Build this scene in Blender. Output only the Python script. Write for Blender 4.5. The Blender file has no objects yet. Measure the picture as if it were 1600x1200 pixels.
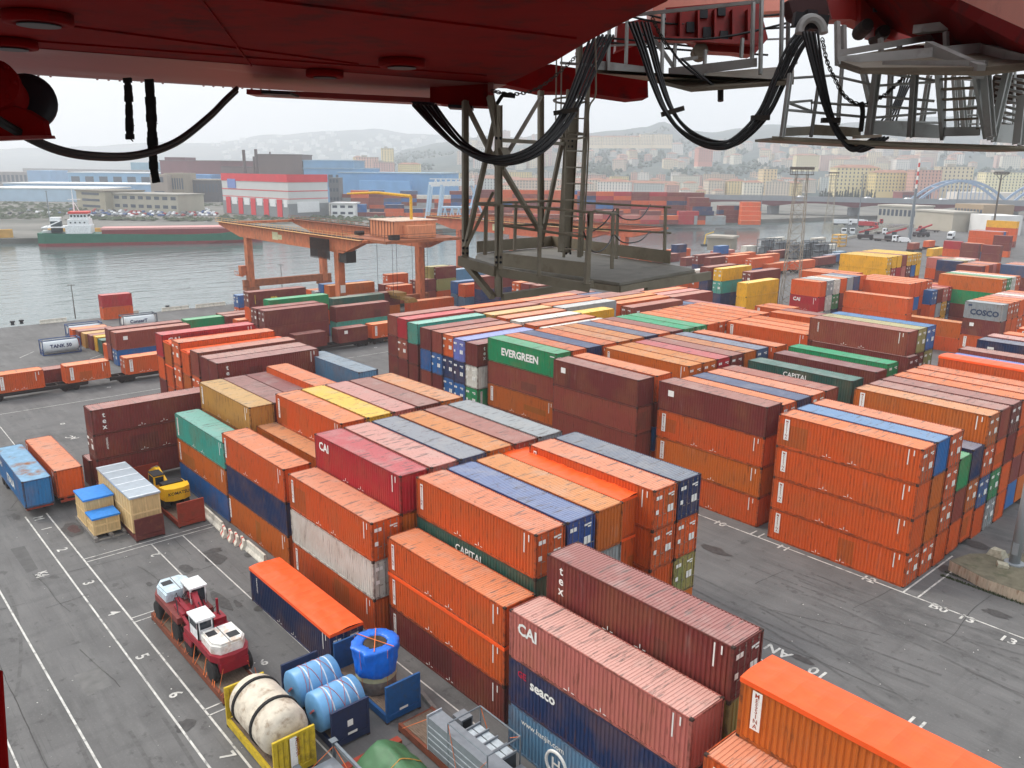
import bpy, bmesh, math, random
from mathutils import Vector, Matrix, noise as mnoise
random.seed(11)
R = math.radians
SC = bpy.context.scene
COL = SC.collection
# ---------------------------------------------------------------- camera
CAM_POS = Vector((23.40, -62.48, 32.04)); PITCH, ROLL, YAW, FPX = R(14.87), R(0.54), R(-48.55), 1273.9
_F = Vector((math.cos(PITCH)*math.sin(YAW), math.cos(PITCH)*math.cos(YAW), -math.sin(PITCH)))
_Rt = Vector((math.cos(YAW), -math.sin(YAW), 0)); _U = _Rt.cross(_F)
CR = math.cos(ROLL)*_Rt + math.sin(ROLL)*_U
CU = -math.sin(ROLL)*_Rt + math.cos(ROLL)*_U
CF = _F
cd = bpy.data.cameras.new("camera"); cam = bpy.data.objects.new("camera", cd); COL.objects.link(cam)
cd.sensor_fit = 'HORIZONTAL'; cd.sensor_width = 36.0; cd.lens = 36.0*FPX/1600.0
cd.clip_start = 0.1; cd.clip_end = 30000
_m = Matrix.Identity(4)
for i in range(3):
    _m[i][0] = CR[i]; _m[i][1] = CU[i]; _m[i][2] = -CF[i]; _m[i][3] = CAM_POS[i]
cam.matrix_world = _m
SC.camera = cam
# ---------------------------------------------------------------- world, sun, exposure
SUN_EL, SUN_AZ = R(48), R(-150)      # azimuth: direction the light comes from, atan2(y, x)
w = bpy.data.worlds.new("World"); SC.world = w; w.use_nodes = True
nt = w.node_tree; nt.nodes.clear()
N = nt.nodes.new; Lk = nt.links.new
out = N('ShaderNodeOutputWorld'); bg = N('ShaderNodeBackground'); bg.inputs[1].default_value = 1.0
sky = N('ShaderNodeTexSky'); sky.sky_type = 'NISHITA'; sky.sun_disc = False
sky.sun_elevation = SUN_EL; sky.sun_rotation = math.pi/2 - SUN_AZ; sky.dust_density = 6; sky.air_density = 1.5
sc_ = N('ShaderNodeVectorMath'); sc_.operation = 'SCALE'; sc_.inputs['Scale'].default_value = 0.05
tc = N('ShaderNodeTexCoord'); sep = N('ShaderNodeSeparateXYZ'); ramp = N('ShaderNodeValToRGB')
ramp.color_ramp.elements[0].position = 0.0; ramp.color_ramp.elements[0].color = (0.80, 0.84, 0.88, 1)
ramp.color_ramp.elements[1].position = 0.75; ramp.color_ramp.elements[1].color = (1.15, 1.19, 1.24, 1)
e = ramp.color_ramp.elements.new(0.12); e.color = (0.86, 0.88, 0.90, 1)
nz = N('ShaderNodeTexNoise'); nz.inputs['Scale'].default_value = 2.2; nz.inputs['Detail'].default_value = 5
mp = N('ShaderNodeMapping'); mp.inputs['Scale'].default_value = (1, 1, 4)
mr = N('ShaderNodeMapRange'); mr.inputs['To Min'].default_value = 0.82; mr.inputs['To Max'].default_value = 1.06
mul = N('ShaderNodeVectorMath'); mul.operation = 'SCALE'
add = N('ShaderNodeVectorMath'); add.operation = 'ADD'
Lk(tc.outputs['Generated'], sep.inputs[0]); Lk(sep.outputs['Z'], ramp.inputs[0])
Lk(tc.outputs['Generated'], mp.inputs[0]); Lk(mp.outputs[0], nz.inputs['Vector']); Lk(nz.outputs[0], mr.inputs[0])
Lk(ramp.outputs[0], mul.inputs[0]); Lk(mr.outputs[0], mul.inputs['Scale'])
Lk(sky.outputs[0], sc_.inputs[0]); Lk(sc_.outputs[0], add.inputs[0]); Lk(mul.outputs[0], add.inputs[1])
Lk(add.outputs[0], bg.inputs[0]); Lk(bg.outputs[0], out.inputs[0])
sl = bpy.data.lights.new("sun", 'SUN'); sl.energy = 1.5; sl.angle = R(14); sl.color = (1.0, 0.96, 0.9)
so = bpy.data.objects.new("sun", sl); COL.objects.link(so)
_d = Vector((math.cos(SUN_EL)*math.cos(SUN_AZ), math.cos(SUN_EL)*math.sin(SUN_AZ), math.sin(SUN_EL)))
so.rotation_euler = _d.to_track_quat('Z', 'Y').to_euler(); so.location = (0, 0, 150)
SC.view_settings.view_transform = 'Standard'; SC.view_settings.look = 'None'
SC.view_settings.exposure = 0.25; SC.view_settings.gamma = 1.0; SC.view_settings.use_curve_mapping = False

def ray(u, v):
    return CF + CR*((u-800)/FPX) - CU*((v-600)/FPX)
def at(u, v, z=0.0):            # where the sight line of a photo point meets the level z
    d = ray(u, v); return CAM_POS + d*((z-CAM_POS.z)/d.z)
def cp(u, v, depth):            # a point at a given distance along the view axis
    return CAM_POS + ray(u, v)*depth
def srgb(r, g, b):
    f = lambda c: (c/255/12.92) if c/255 <= 0.04045 else ((c/255+0.055)/1.055)**2.4
    return (f(r), f(g), f(b), 1.0)
# ---------------------------------------------------------------- materials
MATS = {}
def mat(name, col, rough=0.6, metal=0.0, nscale=3.0, namt=0.18, dirt=None, damt=0.0, dscale=0.8, bump=0.0, stretch=(1, 1, 1), spec=0.35, coord='Object', emit=None, alpha=None):
    if name in MATS: return MATS[name]
    m = bpy.data.materials.new(name); m.use_nodes = True; t = m.node_tree; n = t.nodes; l = t.links
    b = n['Principled BSDF']; b.inputs['Roughness'].default_value = rough; b.inputs['Metallic'].default_value = metal
    b.inputs['Specular IOR Level'].default_value = spec
    tc = n.new('ShaderNodeTexCoord'); mp = n.new('ShaderNodeMapping'); mp.inputs['Scale'].default_value = stretch
    l.new(tc.outputs[coord], mp.inputs[0])
    nz = n.new('ShaderNodeTexNoise'); nz.inputs['Scale'].default_value = nscale; nz.inputs['Detail'].default_value = 6
    l.new(mp.outputs[0], nz.inputs['Vector'])
    mr = n.new('ShaderNodeMapRange'); mr.inputs['From Min'].default_value = 0.3; mr.inputs['From Max'].default_value = 0.7
    mr.inputs['To Min'].default_value = 1-namt; mr.inputs['To Max'].default_value = 1+namt
    l.new(nz.outputs[0], mr.inputs[0])
    vm = n.new('ShaderNodeVectorMath'); vm.operation = 'SCALE'
    rgb = n.new('ShaderNodeRGB'); rgb.outputs[0].default_value = col if len(col) == 4 else (*col, 1)
    l.new(rgb.outputs[0], vm.inputs[0]); l.new(mr.outputs[0], vm.inputs['Scale'])
    last = vm.outputs[0]
    if dirt:
        n2 = n.new('ShaderNodeTexNoise'); n2.inputs['Scale'].default_value = dscale; n2.inputs['Detail'].default_value = 8; n2.inputs['Roughness'].default_value = 0.65
        l.new(mp.outputs[0], n2.inputs['Vector'])
        m2 = n.new('ShaderNodeMapRange'); m2.inputs['From Min'].default_value = 0.52; m2.inputs['From Max'].default_value = 0.68; m2.inputs['To Max'].default_value = damt
        l.new(n2.outputs[0], m2.inputs[0])
        mx = n.new('ShaderNodeMix'); mx.data_type = 'RGBA'; l.new(m2.outputs[0], mx.inputs['Factor'])
        l.new(last, mx.inputs['A']); mx.inputs['B'].default_value = dirt if len(dirt) == 4 else (*dirt, 1); last = mx.outputs['Result']
    l.new(last, b.inputs['Base Color'])
    if bump:
        bp = n.new('ShaderNodeBump'); bp.inputs['Strength'].default_value = bump; bp.inputs['Distance'].default_value = 0.02
        l.new(nz.outputs[0], bp.inputs['Height']); l.new(bp.outputs[0], b.inputs['Normal'])
    if emit:
        b.inputs['Emission Color'].default_value = (*emit[:3], 1); b.inputs['Emission Strength'].default_value = emit[3]
    MATS[name] = m; return m
def S(r, g, b): return srgb(r, g, b)
# ---------------------------------------------------------------- mesh builder
class MB:
    def __init__(self): self.v = []; self.f = []; self.m = []
    def add(self, vs, fs, mi=0, M=None):
        o = len(self.v)
        for p in vs:
            p = Vector(p); self.v.append(tuple(M @ p) if M else tuple(p))
        for f in fs: self.f.append(tuple(i+o for i in f)); self.m.append(mi)
        return self
    def box(self, x0, y0, z0, x1, y1, z1, mi=0, M=None):
        vs = [(x0,y0,z0),(x1,y0,z0),(x1,y1,z0),(x0,y1,z0),(x0,y0,z1),(x1,y0,z1),(x1,y1,z1),(x0,y1,z1)]
        return self.add(vs, [(0,3,2,1),(4,5,6,7),(0,1,5,4),(1,2,6,5),(2,3,7,6),(3,0,4,7)], mi, M)
    def bar(self, a, b, w, h=None, mi=0, up=None):
        a = Vector(a); b = Vector(b); h = h or w; d = b-a
        if d.length < 1e-6: return self
        d.normalize(); up = Vector(up) if up else (Vector((0,0,1)) if abs(d.z) < 0.92 else Vector((0.31,0.95,0)))
        s = d.cross(up).normalized(); u = s.cross(d)
        vs = []
        for p in (a, b):
            for i, j in ((-1,-1),(1,-1),(1,1),(-1,1)): vs.append(p + s*(i*w/2) + u*(j*h/2))
        return self.add(vs, [(3,2,1,0),(4,5,6,7),(0,1,5,4),(1,2,6,5),(2,3,7,6),(3,0,4,7)], mi)
    def ibeam(self, a, b, w, h, mi=0, t=0.012, up=None):
        a = Vector(a); b = Vector(b); d = (b-a).normalized(); up = Vector(up) if up else (Vector((0,0,1)) if abs(d.z) < 0.92 else Vector((0.31,0.95,0)))
        s = d.cross(up).normalized(); u = s.cross(d)
        self.bar(a+u*(h/2-t/2), b+u*(h/2-t/2), w, t, mi, up); self.bar(a-u*(h/2-t/2), b-u*(h/2-t/2), w, t, mi, up)
        return self.bar(a, b, t, h-2*t-0.002, mi, up)
    def tube(self, pts, r, n=6, mi=0, cap=True):
        pts = [Vector(p) for p in pts]; rr = r if isinstance(r, (list, tuple)) else [r]*len(pts)
        vs = []; fs = []; pu = None
        for i, p in enumerate(pts):
            d = (pts[min(i+1, len(pts)-1)] - pts[max(i-1, 0)]).normalized()
            if pu is None: pu = Vector((0,0,1)) if abs(d.z) < 0.9 else Vector((1,0,0))
            s = d.cross(pu).normalized(); u = s.cross(d).normalized(); pu = u
            for k in range(n):
                t = 2*math.pi*k/n; vs.append(p + s*(math.cos(t)*rr[i]) + u*(math.sin(t)*rr[i]))
        for i in range(len(pts)-1):
            for k in range(n):
                fs.append((i*n+k, i*n+(k+1) % n, (i+1)*n+(k+1) % n, (i+1)*n+k))
        if cap: fs.append(tuple(range(n-1, -1, -1))); fs.append(tuple((len(pts)-1)*n+k for k in range(n)))
        return self.add(vs, fs, mi)
    def prism(self, poly, d, mi=0):
        n = len(poly); d = Vector(d); vs = [Vector(p) for p in poly] + [Vector(p)+d for p in poly]
        fs = [tuple(range(n-1, -1, -1)), tuple(range(n, 2*n))] + [(i, (i+1) % n, n+(i+1) % n, n+i) for i in range(n)]
        return self.add(vs, fs, mi)
    def lathe(self, prof, n=16, c=(0, 0, 0), mi=0, M=None):
        vs = []; fs = []; c = Vector(c)
        for r, z in prof:
            for k in range(n):
                t = 2*math.pi*k/n; vs.append(c+Vector((r*math.cos(t), r*math.sin(t), z)))
        for i in range(len(prof)-1):
            for k in range(n): fs.append((i*n+k, i*n+(k+1) % n, (i+1)*n+(k+1) % n, (i+1)*n+k))
        fs.append(tuple(range(n-1, -1, -1))); fs.append(tuple((len(prof)-1)*n+k for k in range(n)))
        return self.add(vs, fs, mi, M)
    def mesh(self, name, mats):
        me = bpy.data.meshes.new(name); me.from_pydata(self.v, [], self.f)
        for m in mats: me.materials.append(m)
        if len(mats) > 1: me.polygons.foreach_set('material_index', self.m)
        me.update(); return me
    def build(self, name, mats, parent=None, smooth=False):
        if not isinstance(mats, (list, tuple)): mats = [mats]
        me = self.mesh(name, mats)
        if smooth: me.polygons.foreach_set('use_smooth', [True]*len(me.polygons))
        o = bpy.data.objects.new(name, me); COL.objects.link(o)
        if parent: o.parent = parent
        return o
_O1 = ['', 'first', 'second', 'third', 'fourth', 'fifth', 'sixth', 'seventh', 'eighth', 'ninth', 'tenth', 'eleventh', 'twelfth', 'thirteenth', 'fourteenth', 'fifteenth', 'sixteenth', 'seventeenth', 'eighteenth', 'nineteenth']
_O2 = {2: 'twent', 3: 'thirt', 4: 'fort', 5: 'fift', 6: 'sixt', 7: 'sevent'}
def nth(i): return _O1[i] if i < 20 else (_O2[i//10]+'ieth' if i % 10 == 0 else _O2[i//10]+'y-'+_O1[i % 10])
def tag(o, label=None, cat=None, group=None, kind=None):
    if label: o['label'] = label
    if cat: o['category'] = cat
    if group: o['group'] = group
    if kind: o['kind'] = kind
    return o
def empty(name, loc, rz=0.0, label=None, cat=None, group=None):
    o = bpy.data.objects.new(name, None); COL.objects.link(o); o.location = loc; o.rotation_euler = (0, 0, rz)
    o.empty_display_size = 0.3
    return tag(o, label, cat, group)
def inst(name, me, parent=None, loc=(0, 0, 0), rot=(0, 0, 0), color=None):
    o = bpy.data.objects.new(name, me); COL.objects.link(o); o.location = loc; o.rotation_euler = rot
    if parent: o.parent = parent
    if color: o.color = color
    return o
_tx = {}
def text_geom(s, size=1.0, bold=0.0, align='LEFT'):      # lettering as flat faces in the XY plane
    k = (s, bold, align)
    if k not in _tx:
        cu = bpy.data.curves.new("lettering", 'FONT'); cu.body = s; cu.size = 1.0; cu.fill_mode = 'FRONT'; cu.resolution_u = 2
        cu.offset = bold; cu.align_x = align
        ob = bpy.data.objects.new("lettering", cu); COL.objects.link(ob)
        bpy.context.view_layer.update()
        me = bpy.data.meshes.new_from_object(ob.evaluated_get(bpy.context.evaluated_depsgraph_get()))
        _tx[k] = ([tuple(v.co) for v in me.vertices], [tuple(p.vertices) for p in me.polygons])
        bpy.data.objects.remove(ob); bpy.data.curves.remove(cu); bpy.data.meshes.remove(me)
    v, f = _tx[k]
    return [(x*size, y*size, z*size) for x, y, z in v], f
def asphalt():
    m = mat('asphalt', S(99,98,97), 0.85, nscale=0.25, namt=0.14, dirt=(0.045,0.045,0.045), damt=0.6, dscale=0.09, coord='Object')
    n = m.node_tree.nodes; l = m.node_tree.links; b = n['Principled BSDF']; src = b.inputs['Base Color'].links[0].from_socket
    def layer(src, scale, sx, sy, a, c, hi, col):
        mp = n.new('ShaderNodeMapping'); mp.inputs['Scale'].default_value = (sx, sy, 1); l.new(n['Texture Coordinate'].outputs['Object'], mp.inputs[0])
        z = n.new('ShaderNodeTexNoise'); z.inputs['Scale'].default_value = scale; z.inputs['Detail'].default_value = 8; z.inputs['Roughness'].default_value = 0.62; l.new(mp.outputs[0], z.inputs[0])
        r = n.new('ShaderNodeMapRange'); r.inputs['From Min'].default_value = a; r.inputs['From Max'].default_value = c; r.inputs['To Max'].default_value = hi; l.new(z.outputs[0], r.inputs[0])
        x = n.new('ShaderNodeMix'); x.data_type = 'RGBA'; l.new(r.outputs[0], x.inputs['Factor']); l.new(src, x.inputs['A']); x.inputs['B'].default_value = (*col, 1); return x.outputs['Result']
    src = layer(src, 0.6, 0.25, 1.6, 0.48, 0.75, 0.5, (0.20,0.197,0.19))
    src = layer(src, 0.5, 1.5, 0.15, 0.55, 0.75, 0.4, (0.06,0.06,0.06))
    src = layer(src, 7.0, 1, 1, 0.55, 0.8, 0.35, (0.28,0.275,0.265))
    src = layer(src, 0.9, 1, 1, 0.60, 0.66, 0.55, (0.055,0.053,0.052))
    src = layer(src, 2.6, 0.06, 2.2, 0.58, 0.70, 0.4, (0.05,0.05,0.05))
    src = layer(src, 30.0, 1, 1, 0.66, 0.72, 0.7, (0.33,0.32,0.30))
    l.new(src, b.inputs['Base Color']); return m
MASP = asphalt()
MCONC = mat('quay_concrete', S(176,170,158), 0.9, nscale=1.5, namt=0.2, dirt=(0.12,0.11,0.09), damt=0.6, dscale=0.3)
def poly(name, pts, z, m, kind='structure', thick=0.0):
    b = MB()
    if thick: b.prism([(x, y, z-thick) for x, y in pts], (0, 0, thick))
    else: b.add([(x, y, z) for x, y in pts], [tuple(range(len(pts)))])
    o = b.build(name, m); o['kind'] = kind; return o
# water
def water():
    m = bpy.data.materials.new('harbour_water'); m.use_nodes = True; n = m.node_tree.nodes; l = m.node_tree.links; b = n['Principled BSDF']
    b.inputs['Base Color'].default_value = (0.10, 0.135, 0.135, 1); b.inputs['Roughness'].default_value = 0.06; b.inputs['IOR'].default_value = 1.33
    tc = n.new('ShaderNodeTexCoord'); mp = n.new('ShaderNodeMapping'); mp.inputs['Scale'].default_value = (0.22, 0.06, 1); mp.inputs['Rotation'].default_value = (0, 0, 0.15); l.new(tc.outputs['Object'], mp.inputs[0])
    z = n.new('ShaderNodeTexNoise'); z.inputs['Scale'].default_value = 1.0; z.inputs['Detail'].default_value = 4; z.inputs['Distortion'].default_value = 0.4; l.new(mp.outputs[0], z.inputs[0])
    z2 = n.new('ShaderNodeTexNoise'); z2.inputs['Scale'].default_value = 0.9; z2.inputs['Detail'].default_value = 3; l.new(tc.outputs['Object'], z2.inputs[0])
    ad = n.new('ShaderNodeMath'); ad.operation = 'MULTIPLY_ADD'; ad.inputs[1].default_value = 0.25; l.new(z2.outputs[0], ad.inputs[0]); l.new(z.outputs[0], ad.inputs[2])
    bp = n.new('ShaderNodeBump'); bp.inputs['Strength'].default_value = 0.28; bp.inputs['Distance'].default_value = 1.2; l.new(ad.outputs[0], bp.inputs['Height']); l.new(bp.outputs[0], b.inputs['Normal'])
    return m
poly('water', [(-6000,-6000),(3000,-6000),(3000,6000),(-6000,6000)], -2.5, water())
poly('ground', [(-165,-400),(300,-400),(300,3000),(-160,3000),(-170,1500),(-205,700),(-205,560),(-190,440),(-165,300)], 0.0, MASP, 'structure', 3.5)
# ---------------------------------------------------------------- shipping containers
PAINT = {'o': (207,88,34), 'O': (192,98,32), 'k': (186,134,66), 'm': (116,48,45), 'b': (36,98,158), 'n': (32,52,92), 'g': (28,140,88),
         'G': (44,88,78), 'r': (170,34,46), 'p': (188,108,98), 'y': (228,172,40), 'w': (208,206,196), 'x': (150,156,158), 's': (66,88,122),
         't': (62,158,142), 'l': (92,134,164), 'v': (150,142,84), 'M': (140,66,54), 'A': (34,72,136), 'a': (90,112,188)}
CNAME = {'o': 'orange', 'O': 'rusty orange', 'k': 'ochre', 'm': 'maroon', 'b': 'blue', 'n': 'navy blue', 'g': 'green', 'G': 'dark green', 'r': 'red',
         'p': 'faded pink', 'y': 'yellow', 'w': 'off-white', 'x': 'grey', 's': 'slate blue', 't': 'teal', 'l': 'pale blue', 'v': 'olive', 'M': 'brown', 'A': 'deep blue', 'a': 'violet blue'}
def paint_mat(name, roof=False, attr=False):
    m = bpy.data.materials.new(name); m.use_nodes = True; t = m.node_tree; n = t.nodes; l = t.links
    b = n['Principled BSDF']; b.inputs['Roughness'].default_value = 0.5 if not roof else 0.55; b.inputs['Specular IOR Level'].default_value = 0.35
    oi = n.new('ShaderNodeObjectInfo'); tc = n.new('ShaderNodeTexCoord')
    off = n.new('ShaderNodeVectorMath'); off.operation = 'SCALE'; off.inputs[0].default_value = (37, 53, 71); l.new(oi.outputs['Random'], off.inputs['Scale'])
    ad = n.new('ShaderNodeVectorMath'); ad.operation = 'ADD'; l.new(tc.outputs['Object'], ad.inputs[0]); l.new(off.outputs[0], ad.inputs[1])
    def noise(scale, vec, detail=7, rough=0.6):
        mp = n.new('ShaderNodeMapping'); mp.inputs['Scale'].default_value = vec; l.new(ad.outputs[0], mp.inputs[0])
        z = n.new('ShaderNodeTexNoise'); z.inputs['Scale'].default_value = scale; z.inputs['Detail'].default_value = detail; z.inputs['Roughness'].default_value = rough
        l.new(mp.outputs[0], z.inputs['Vector']); return z.outputs[0]
    def ramp(x, a, b_, lo, hi):
        r = n.new('ShaderNodeMapRange'); r.inputs['From Min'].default_value = a; r.inputs['From Max'].default_value = b_
        r.inputs['To Min'].default_value = lo; r.inputs['To Max'].default_value = hi; l.new(x, r.inputs[0]); return r.outputs[0]
    def mix(a, bcol, fac, blend='MIX'):
        x = n.new('ShaderNodeMix'); x.data_type = 'RGBA'; x.blend_type = blend; l.new(fac, x.inputs['Factor']) if not isinstance(fac, float) else setattr(x.inputs['Factor'], 'default_value', fac)
        l.new(a, x.inputs['A'])
        if isinstance(bcol, tuple): x.inputs['B'].default_value = bcol
        else: l.new(bcol, x.inputs['B'])
        return x.outputs['Result']
    hs = n.new('ShaderNodeHueSaturation')
    if attr: va = n.new('ShaderNodeAttribute'); va.attribute_name = 'paint'; l.new(va.outputs['Color'], hs.inputs['Color'])
    else: l.new(oi.outputs['Color'], hs.inputs['Color'])
    l.new(ramp(oi.outputs['Random'], 0, 1, 0.90, 1.08), hs.inputs['Value'])
    c = hs.outputs[0]
    def mth(op, a, b_=None):
        x = n.new('ShaderNodeMath'); x.operation = op
        for i, q in enumerate((a, b_)):
            if q is None: continue
            if isinstance(q, (int, float)): x.inputs[i].default_value = q
            else: l.new(q, x.inputs[i])
        return x.outputs[0]
    rnd = oi.outputs['Random']
    if roof == 'frame':
        c = mix(c, (0.07, 0.028, 0.016, 1), ramp(noise(2.5, (1, 1, 1), 8, 0.7), 0.42, 0.62, 0.2, 0.8))
    elif roof:   # chalky, sun-bleached roofs, paled further for sky light, with scrapes across them
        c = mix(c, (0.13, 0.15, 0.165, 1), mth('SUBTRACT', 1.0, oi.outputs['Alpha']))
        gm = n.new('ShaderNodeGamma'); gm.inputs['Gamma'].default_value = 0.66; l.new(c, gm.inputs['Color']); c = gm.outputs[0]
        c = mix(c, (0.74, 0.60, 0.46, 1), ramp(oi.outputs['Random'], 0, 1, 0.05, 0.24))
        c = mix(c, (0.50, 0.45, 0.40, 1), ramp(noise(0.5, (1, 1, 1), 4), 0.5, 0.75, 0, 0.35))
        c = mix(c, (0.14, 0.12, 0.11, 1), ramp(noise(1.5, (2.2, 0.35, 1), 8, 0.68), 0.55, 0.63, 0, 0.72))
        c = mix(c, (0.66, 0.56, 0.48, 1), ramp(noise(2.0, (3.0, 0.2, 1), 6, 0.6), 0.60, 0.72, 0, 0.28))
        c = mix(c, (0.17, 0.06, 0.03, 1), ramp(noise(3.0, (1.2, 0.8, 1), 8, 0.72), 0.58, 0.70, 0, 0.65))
    else:
        sx = n.new('ShaderNodeSeparateXYZ'); l.new(tc.outputs['Object'], sx.inputs[0])
        fr = lambda k: mth('FRACT', mth('MULTIPLY', rnd, k))
        inx = mth('LESS_THAN', mth('ABSOLUTE', mth('SUBTRACT', sx.outputs[0], mth('MULTIPLY', fr(17.3), 11.0))), mth('ADD', mth('MULTIPLY', fr(31.7), 1.6), 0.4))
        inz = mth('LESS_THAN', mth('ABSOLUTE', mth('SUBTRACT', sx.outputs[2], mth('ADD', mth('MULTIPLY', fr(11.9), 1.2), 0.5))), mth('ADD', mth('MULTIPLY', fr(23.1), 0.8), 0.3))
        pt = mth('MULTIPLY', mth('MULTIPLY', inx, inz), mth('GREATER_THAN', fr(7.7), 0.5))
        gp = n.new('ShaderNodeMix'); gp.data_type = 'RGBA'; gp.blend_type = 'MULTIPLY'; gp.inputs['Factor'].default_value = 1; l.new(c, gp.inputs['A']); gp.inputs['B'].default_value = (0.68, 0.95, 0.95, 1)
        c = mix(c, gp.outputs['Result'], mth('MULTIPLY', pt, 0.85))
        bp = n.new('ShaderNodeBump'); bp.inputs['Strength'].default_value = 0.5; bp.inputs['Distance'].default_value = 0.08; l.new(noise(1.1, (1, 1, 1), 3), bp.inputs['Height']); l.new(bp.outputs[0], b.inputs['Normal'])
        c = mix(c, (0.30, 0.14, 0.05, 1), ramp(noise(0.35, (1, 1, 1), 3), 0.45, 0.75, 0, 0.34))
        c = mix(c, (0.10, 0.035, 0.015, 1), ramp(noise(2.2, (2.6, 2.6, 0.3), 8, 0.7), 0.54, 0.70, 0, 0.7))
        c = mix(c, (0.05, 0.03, 0.025, 1), ramp(noise(7, (1, 1, 0.8), 6, 0.7), 0.66, 0.74, 0, 0.7))
        c = mix(c, (0.55, 0.50, 0.45, 1), ramp(noise(1.2, (1.5, 1.5, 0.3), 5), 0.62, 0.8, 0, 0.16))
    l.new(c, b.inputs['Base Color'])
    MATS[name] = m; return m
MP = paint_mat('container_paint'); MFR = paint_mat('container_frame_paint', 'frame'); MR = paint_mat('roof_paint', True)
MWHITE = mat('white_marking', S(232,230,224), 0.6, nscale=8, namt=0.08)
MDARKF = mat('container_understructure', S(58,44,38), 0.8)
MROD = mat('lock_rod_steel', S(150,140,130), 0.45, 0.5)
MTARP = mat('orange_tarpaulin', S(244,92,34), 0.42, nscale=1.4, namt=0.07, bump=0.6, stretch=(1, 3, 1), spec=0.4)
MTARPB = mat('blue_tarpaulin', S(30,60,150), 0.45, nscale=1.4, namt=0.1)
MRUSTL = mat('letter_rust', S(150,60,36), 0.7); MBLACK = mat('letter_black', S(30,30,34), 0.7)
W = 2.438
_cm = {}
def corr(mb, L, z0, z1, pitch=0.278, dep=0.05, M=None, mi=0):     # trapezoid corrugation along x, facing -y
    n = max(1, round(L/pitch)); p = L/n; xs = []
    for i in range(n):
        xs += [(i*p, 0), (i*p+p*.30, 0), (i*p+p*.46, dep), (i*p+p*.84, dep)]
    xs.append((L, 0)); vs = [(x, y, z0) for x, y in xs] + [(x, y, z1) for x, y in xs]; k = len(xs)
    mb.add(vs, [(i, i+1, k+i+1, k+i) for i in range(k-1)], mi, M)
def g_side(mb, L, H): corr(mb, L-0.32, 0.15, H-0.09, M=Matrix.Translation((0.16, 0.015, 0)))
def g_end(mb, L, H):     # closed end, local face toward -y, width W
    corr(mb, W-0.32, 0.15, H-0.1, 0.30, 0.05, Matrix.Translation((0.16, 0.02, 0)))
def g_roof(mb, L, H):
    n = round((L-0.2)/0.21); p = (L-0.2)/n; vs = []; xs = []
    for i in range(n): xs += [(0.1+i*p, H-0.012), (0.1+i*p+p*.35, H-0.012), (0.1+i*p+p*.48, H-0.045), (0.1+i*p+p*.87, H-0.045)]
    xs.append((L-0.1, H-0.012)); k = len(xs)
    vs = [(x, 0.06, z) for x, z in xs] + [(x, W-0.06, z) for x, z in xs]
    mb.add(vs, [(i, i+1, k+i+1, k+i) for i in range(k-1)])
def g_frame(mb, L, H, mi=0):
    for x in (0, L-0.16):
        for y in (0, W-0.12):
            mb.box(x, y, 0.12, x+0.16, y+0.12, H-0.12, mi)
    for y in (0, W-0.06): mb.box(0.16, y, H-0.09, L-0.16, y+0.06, H-0.005, mi); mb.box(0.16, y, 0.02, L-0.16, y+0.06, 0.16, mi)
    for x in (0.0, L-0.06): mb.box(x, 0.12, H-0.11, x+0.06, W-0.12, H-0.006, mi); mb.box(x, 0.12, 0.02, x+0.06, W-0.12, 0.16, mi)
    for x in (-0.004, L-0.176):
        for y in (-0.004, W-0.164):
            for z in (0, H-0.118): mb.box(x, y, z, x+0.18, y+0.168, z+0.118, 1)
    mb.box(0.1, 0.1, 0.09, L-0.1, W-0.1, 0.13, 1)
def g_door(mb, L, H):    # one leaf facing -y, x from 0 to 1.06
    w = 1.05; mb.box(0, 0.03, 0.16, w, 0.07, H-0.12)
    zs = [0.2, 0.75, 1.3, 1.85, H-0.55]
    for z in zs: mb.box(0.06, 0.005, z, w-0.06, 0.032, z+0.22)
    for x in (0.28, 0.76): pass
    return mb
def g_rod(mb, H):
    mb.tube([(0, 0, 0.1), (0, 0, H-0.1)], 0.017, 6)
    for z in (0.25, 1.1, H-0.3): mb.box(-0.05, -0.012, z, 0.05, 0.03, z+0.06)
    mb.box(-0.02, -0.03, 1.0, 0.3, -0.012, 1.04)
def g_placard(mb, H):
    for x, z, a, b in ((0.10, H-0.72, 0.26, 0.26), (0.42, H-0.72, 0.24, 0.26), (1.34, H-0.62, 0.3, 0.12), (1.66, H-0.58, 0.3, 0.1), (1.66, H-0.76, 0.28, 0.1), (1.34, 1.05, 0.26, 0.5), (1.66, 1.05, 0.26, 0.5), (0.10, 1.15, 0.28, 0.3)):
        mb.box(x, 0, z, x+a, 0.012, z+b)
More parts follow.
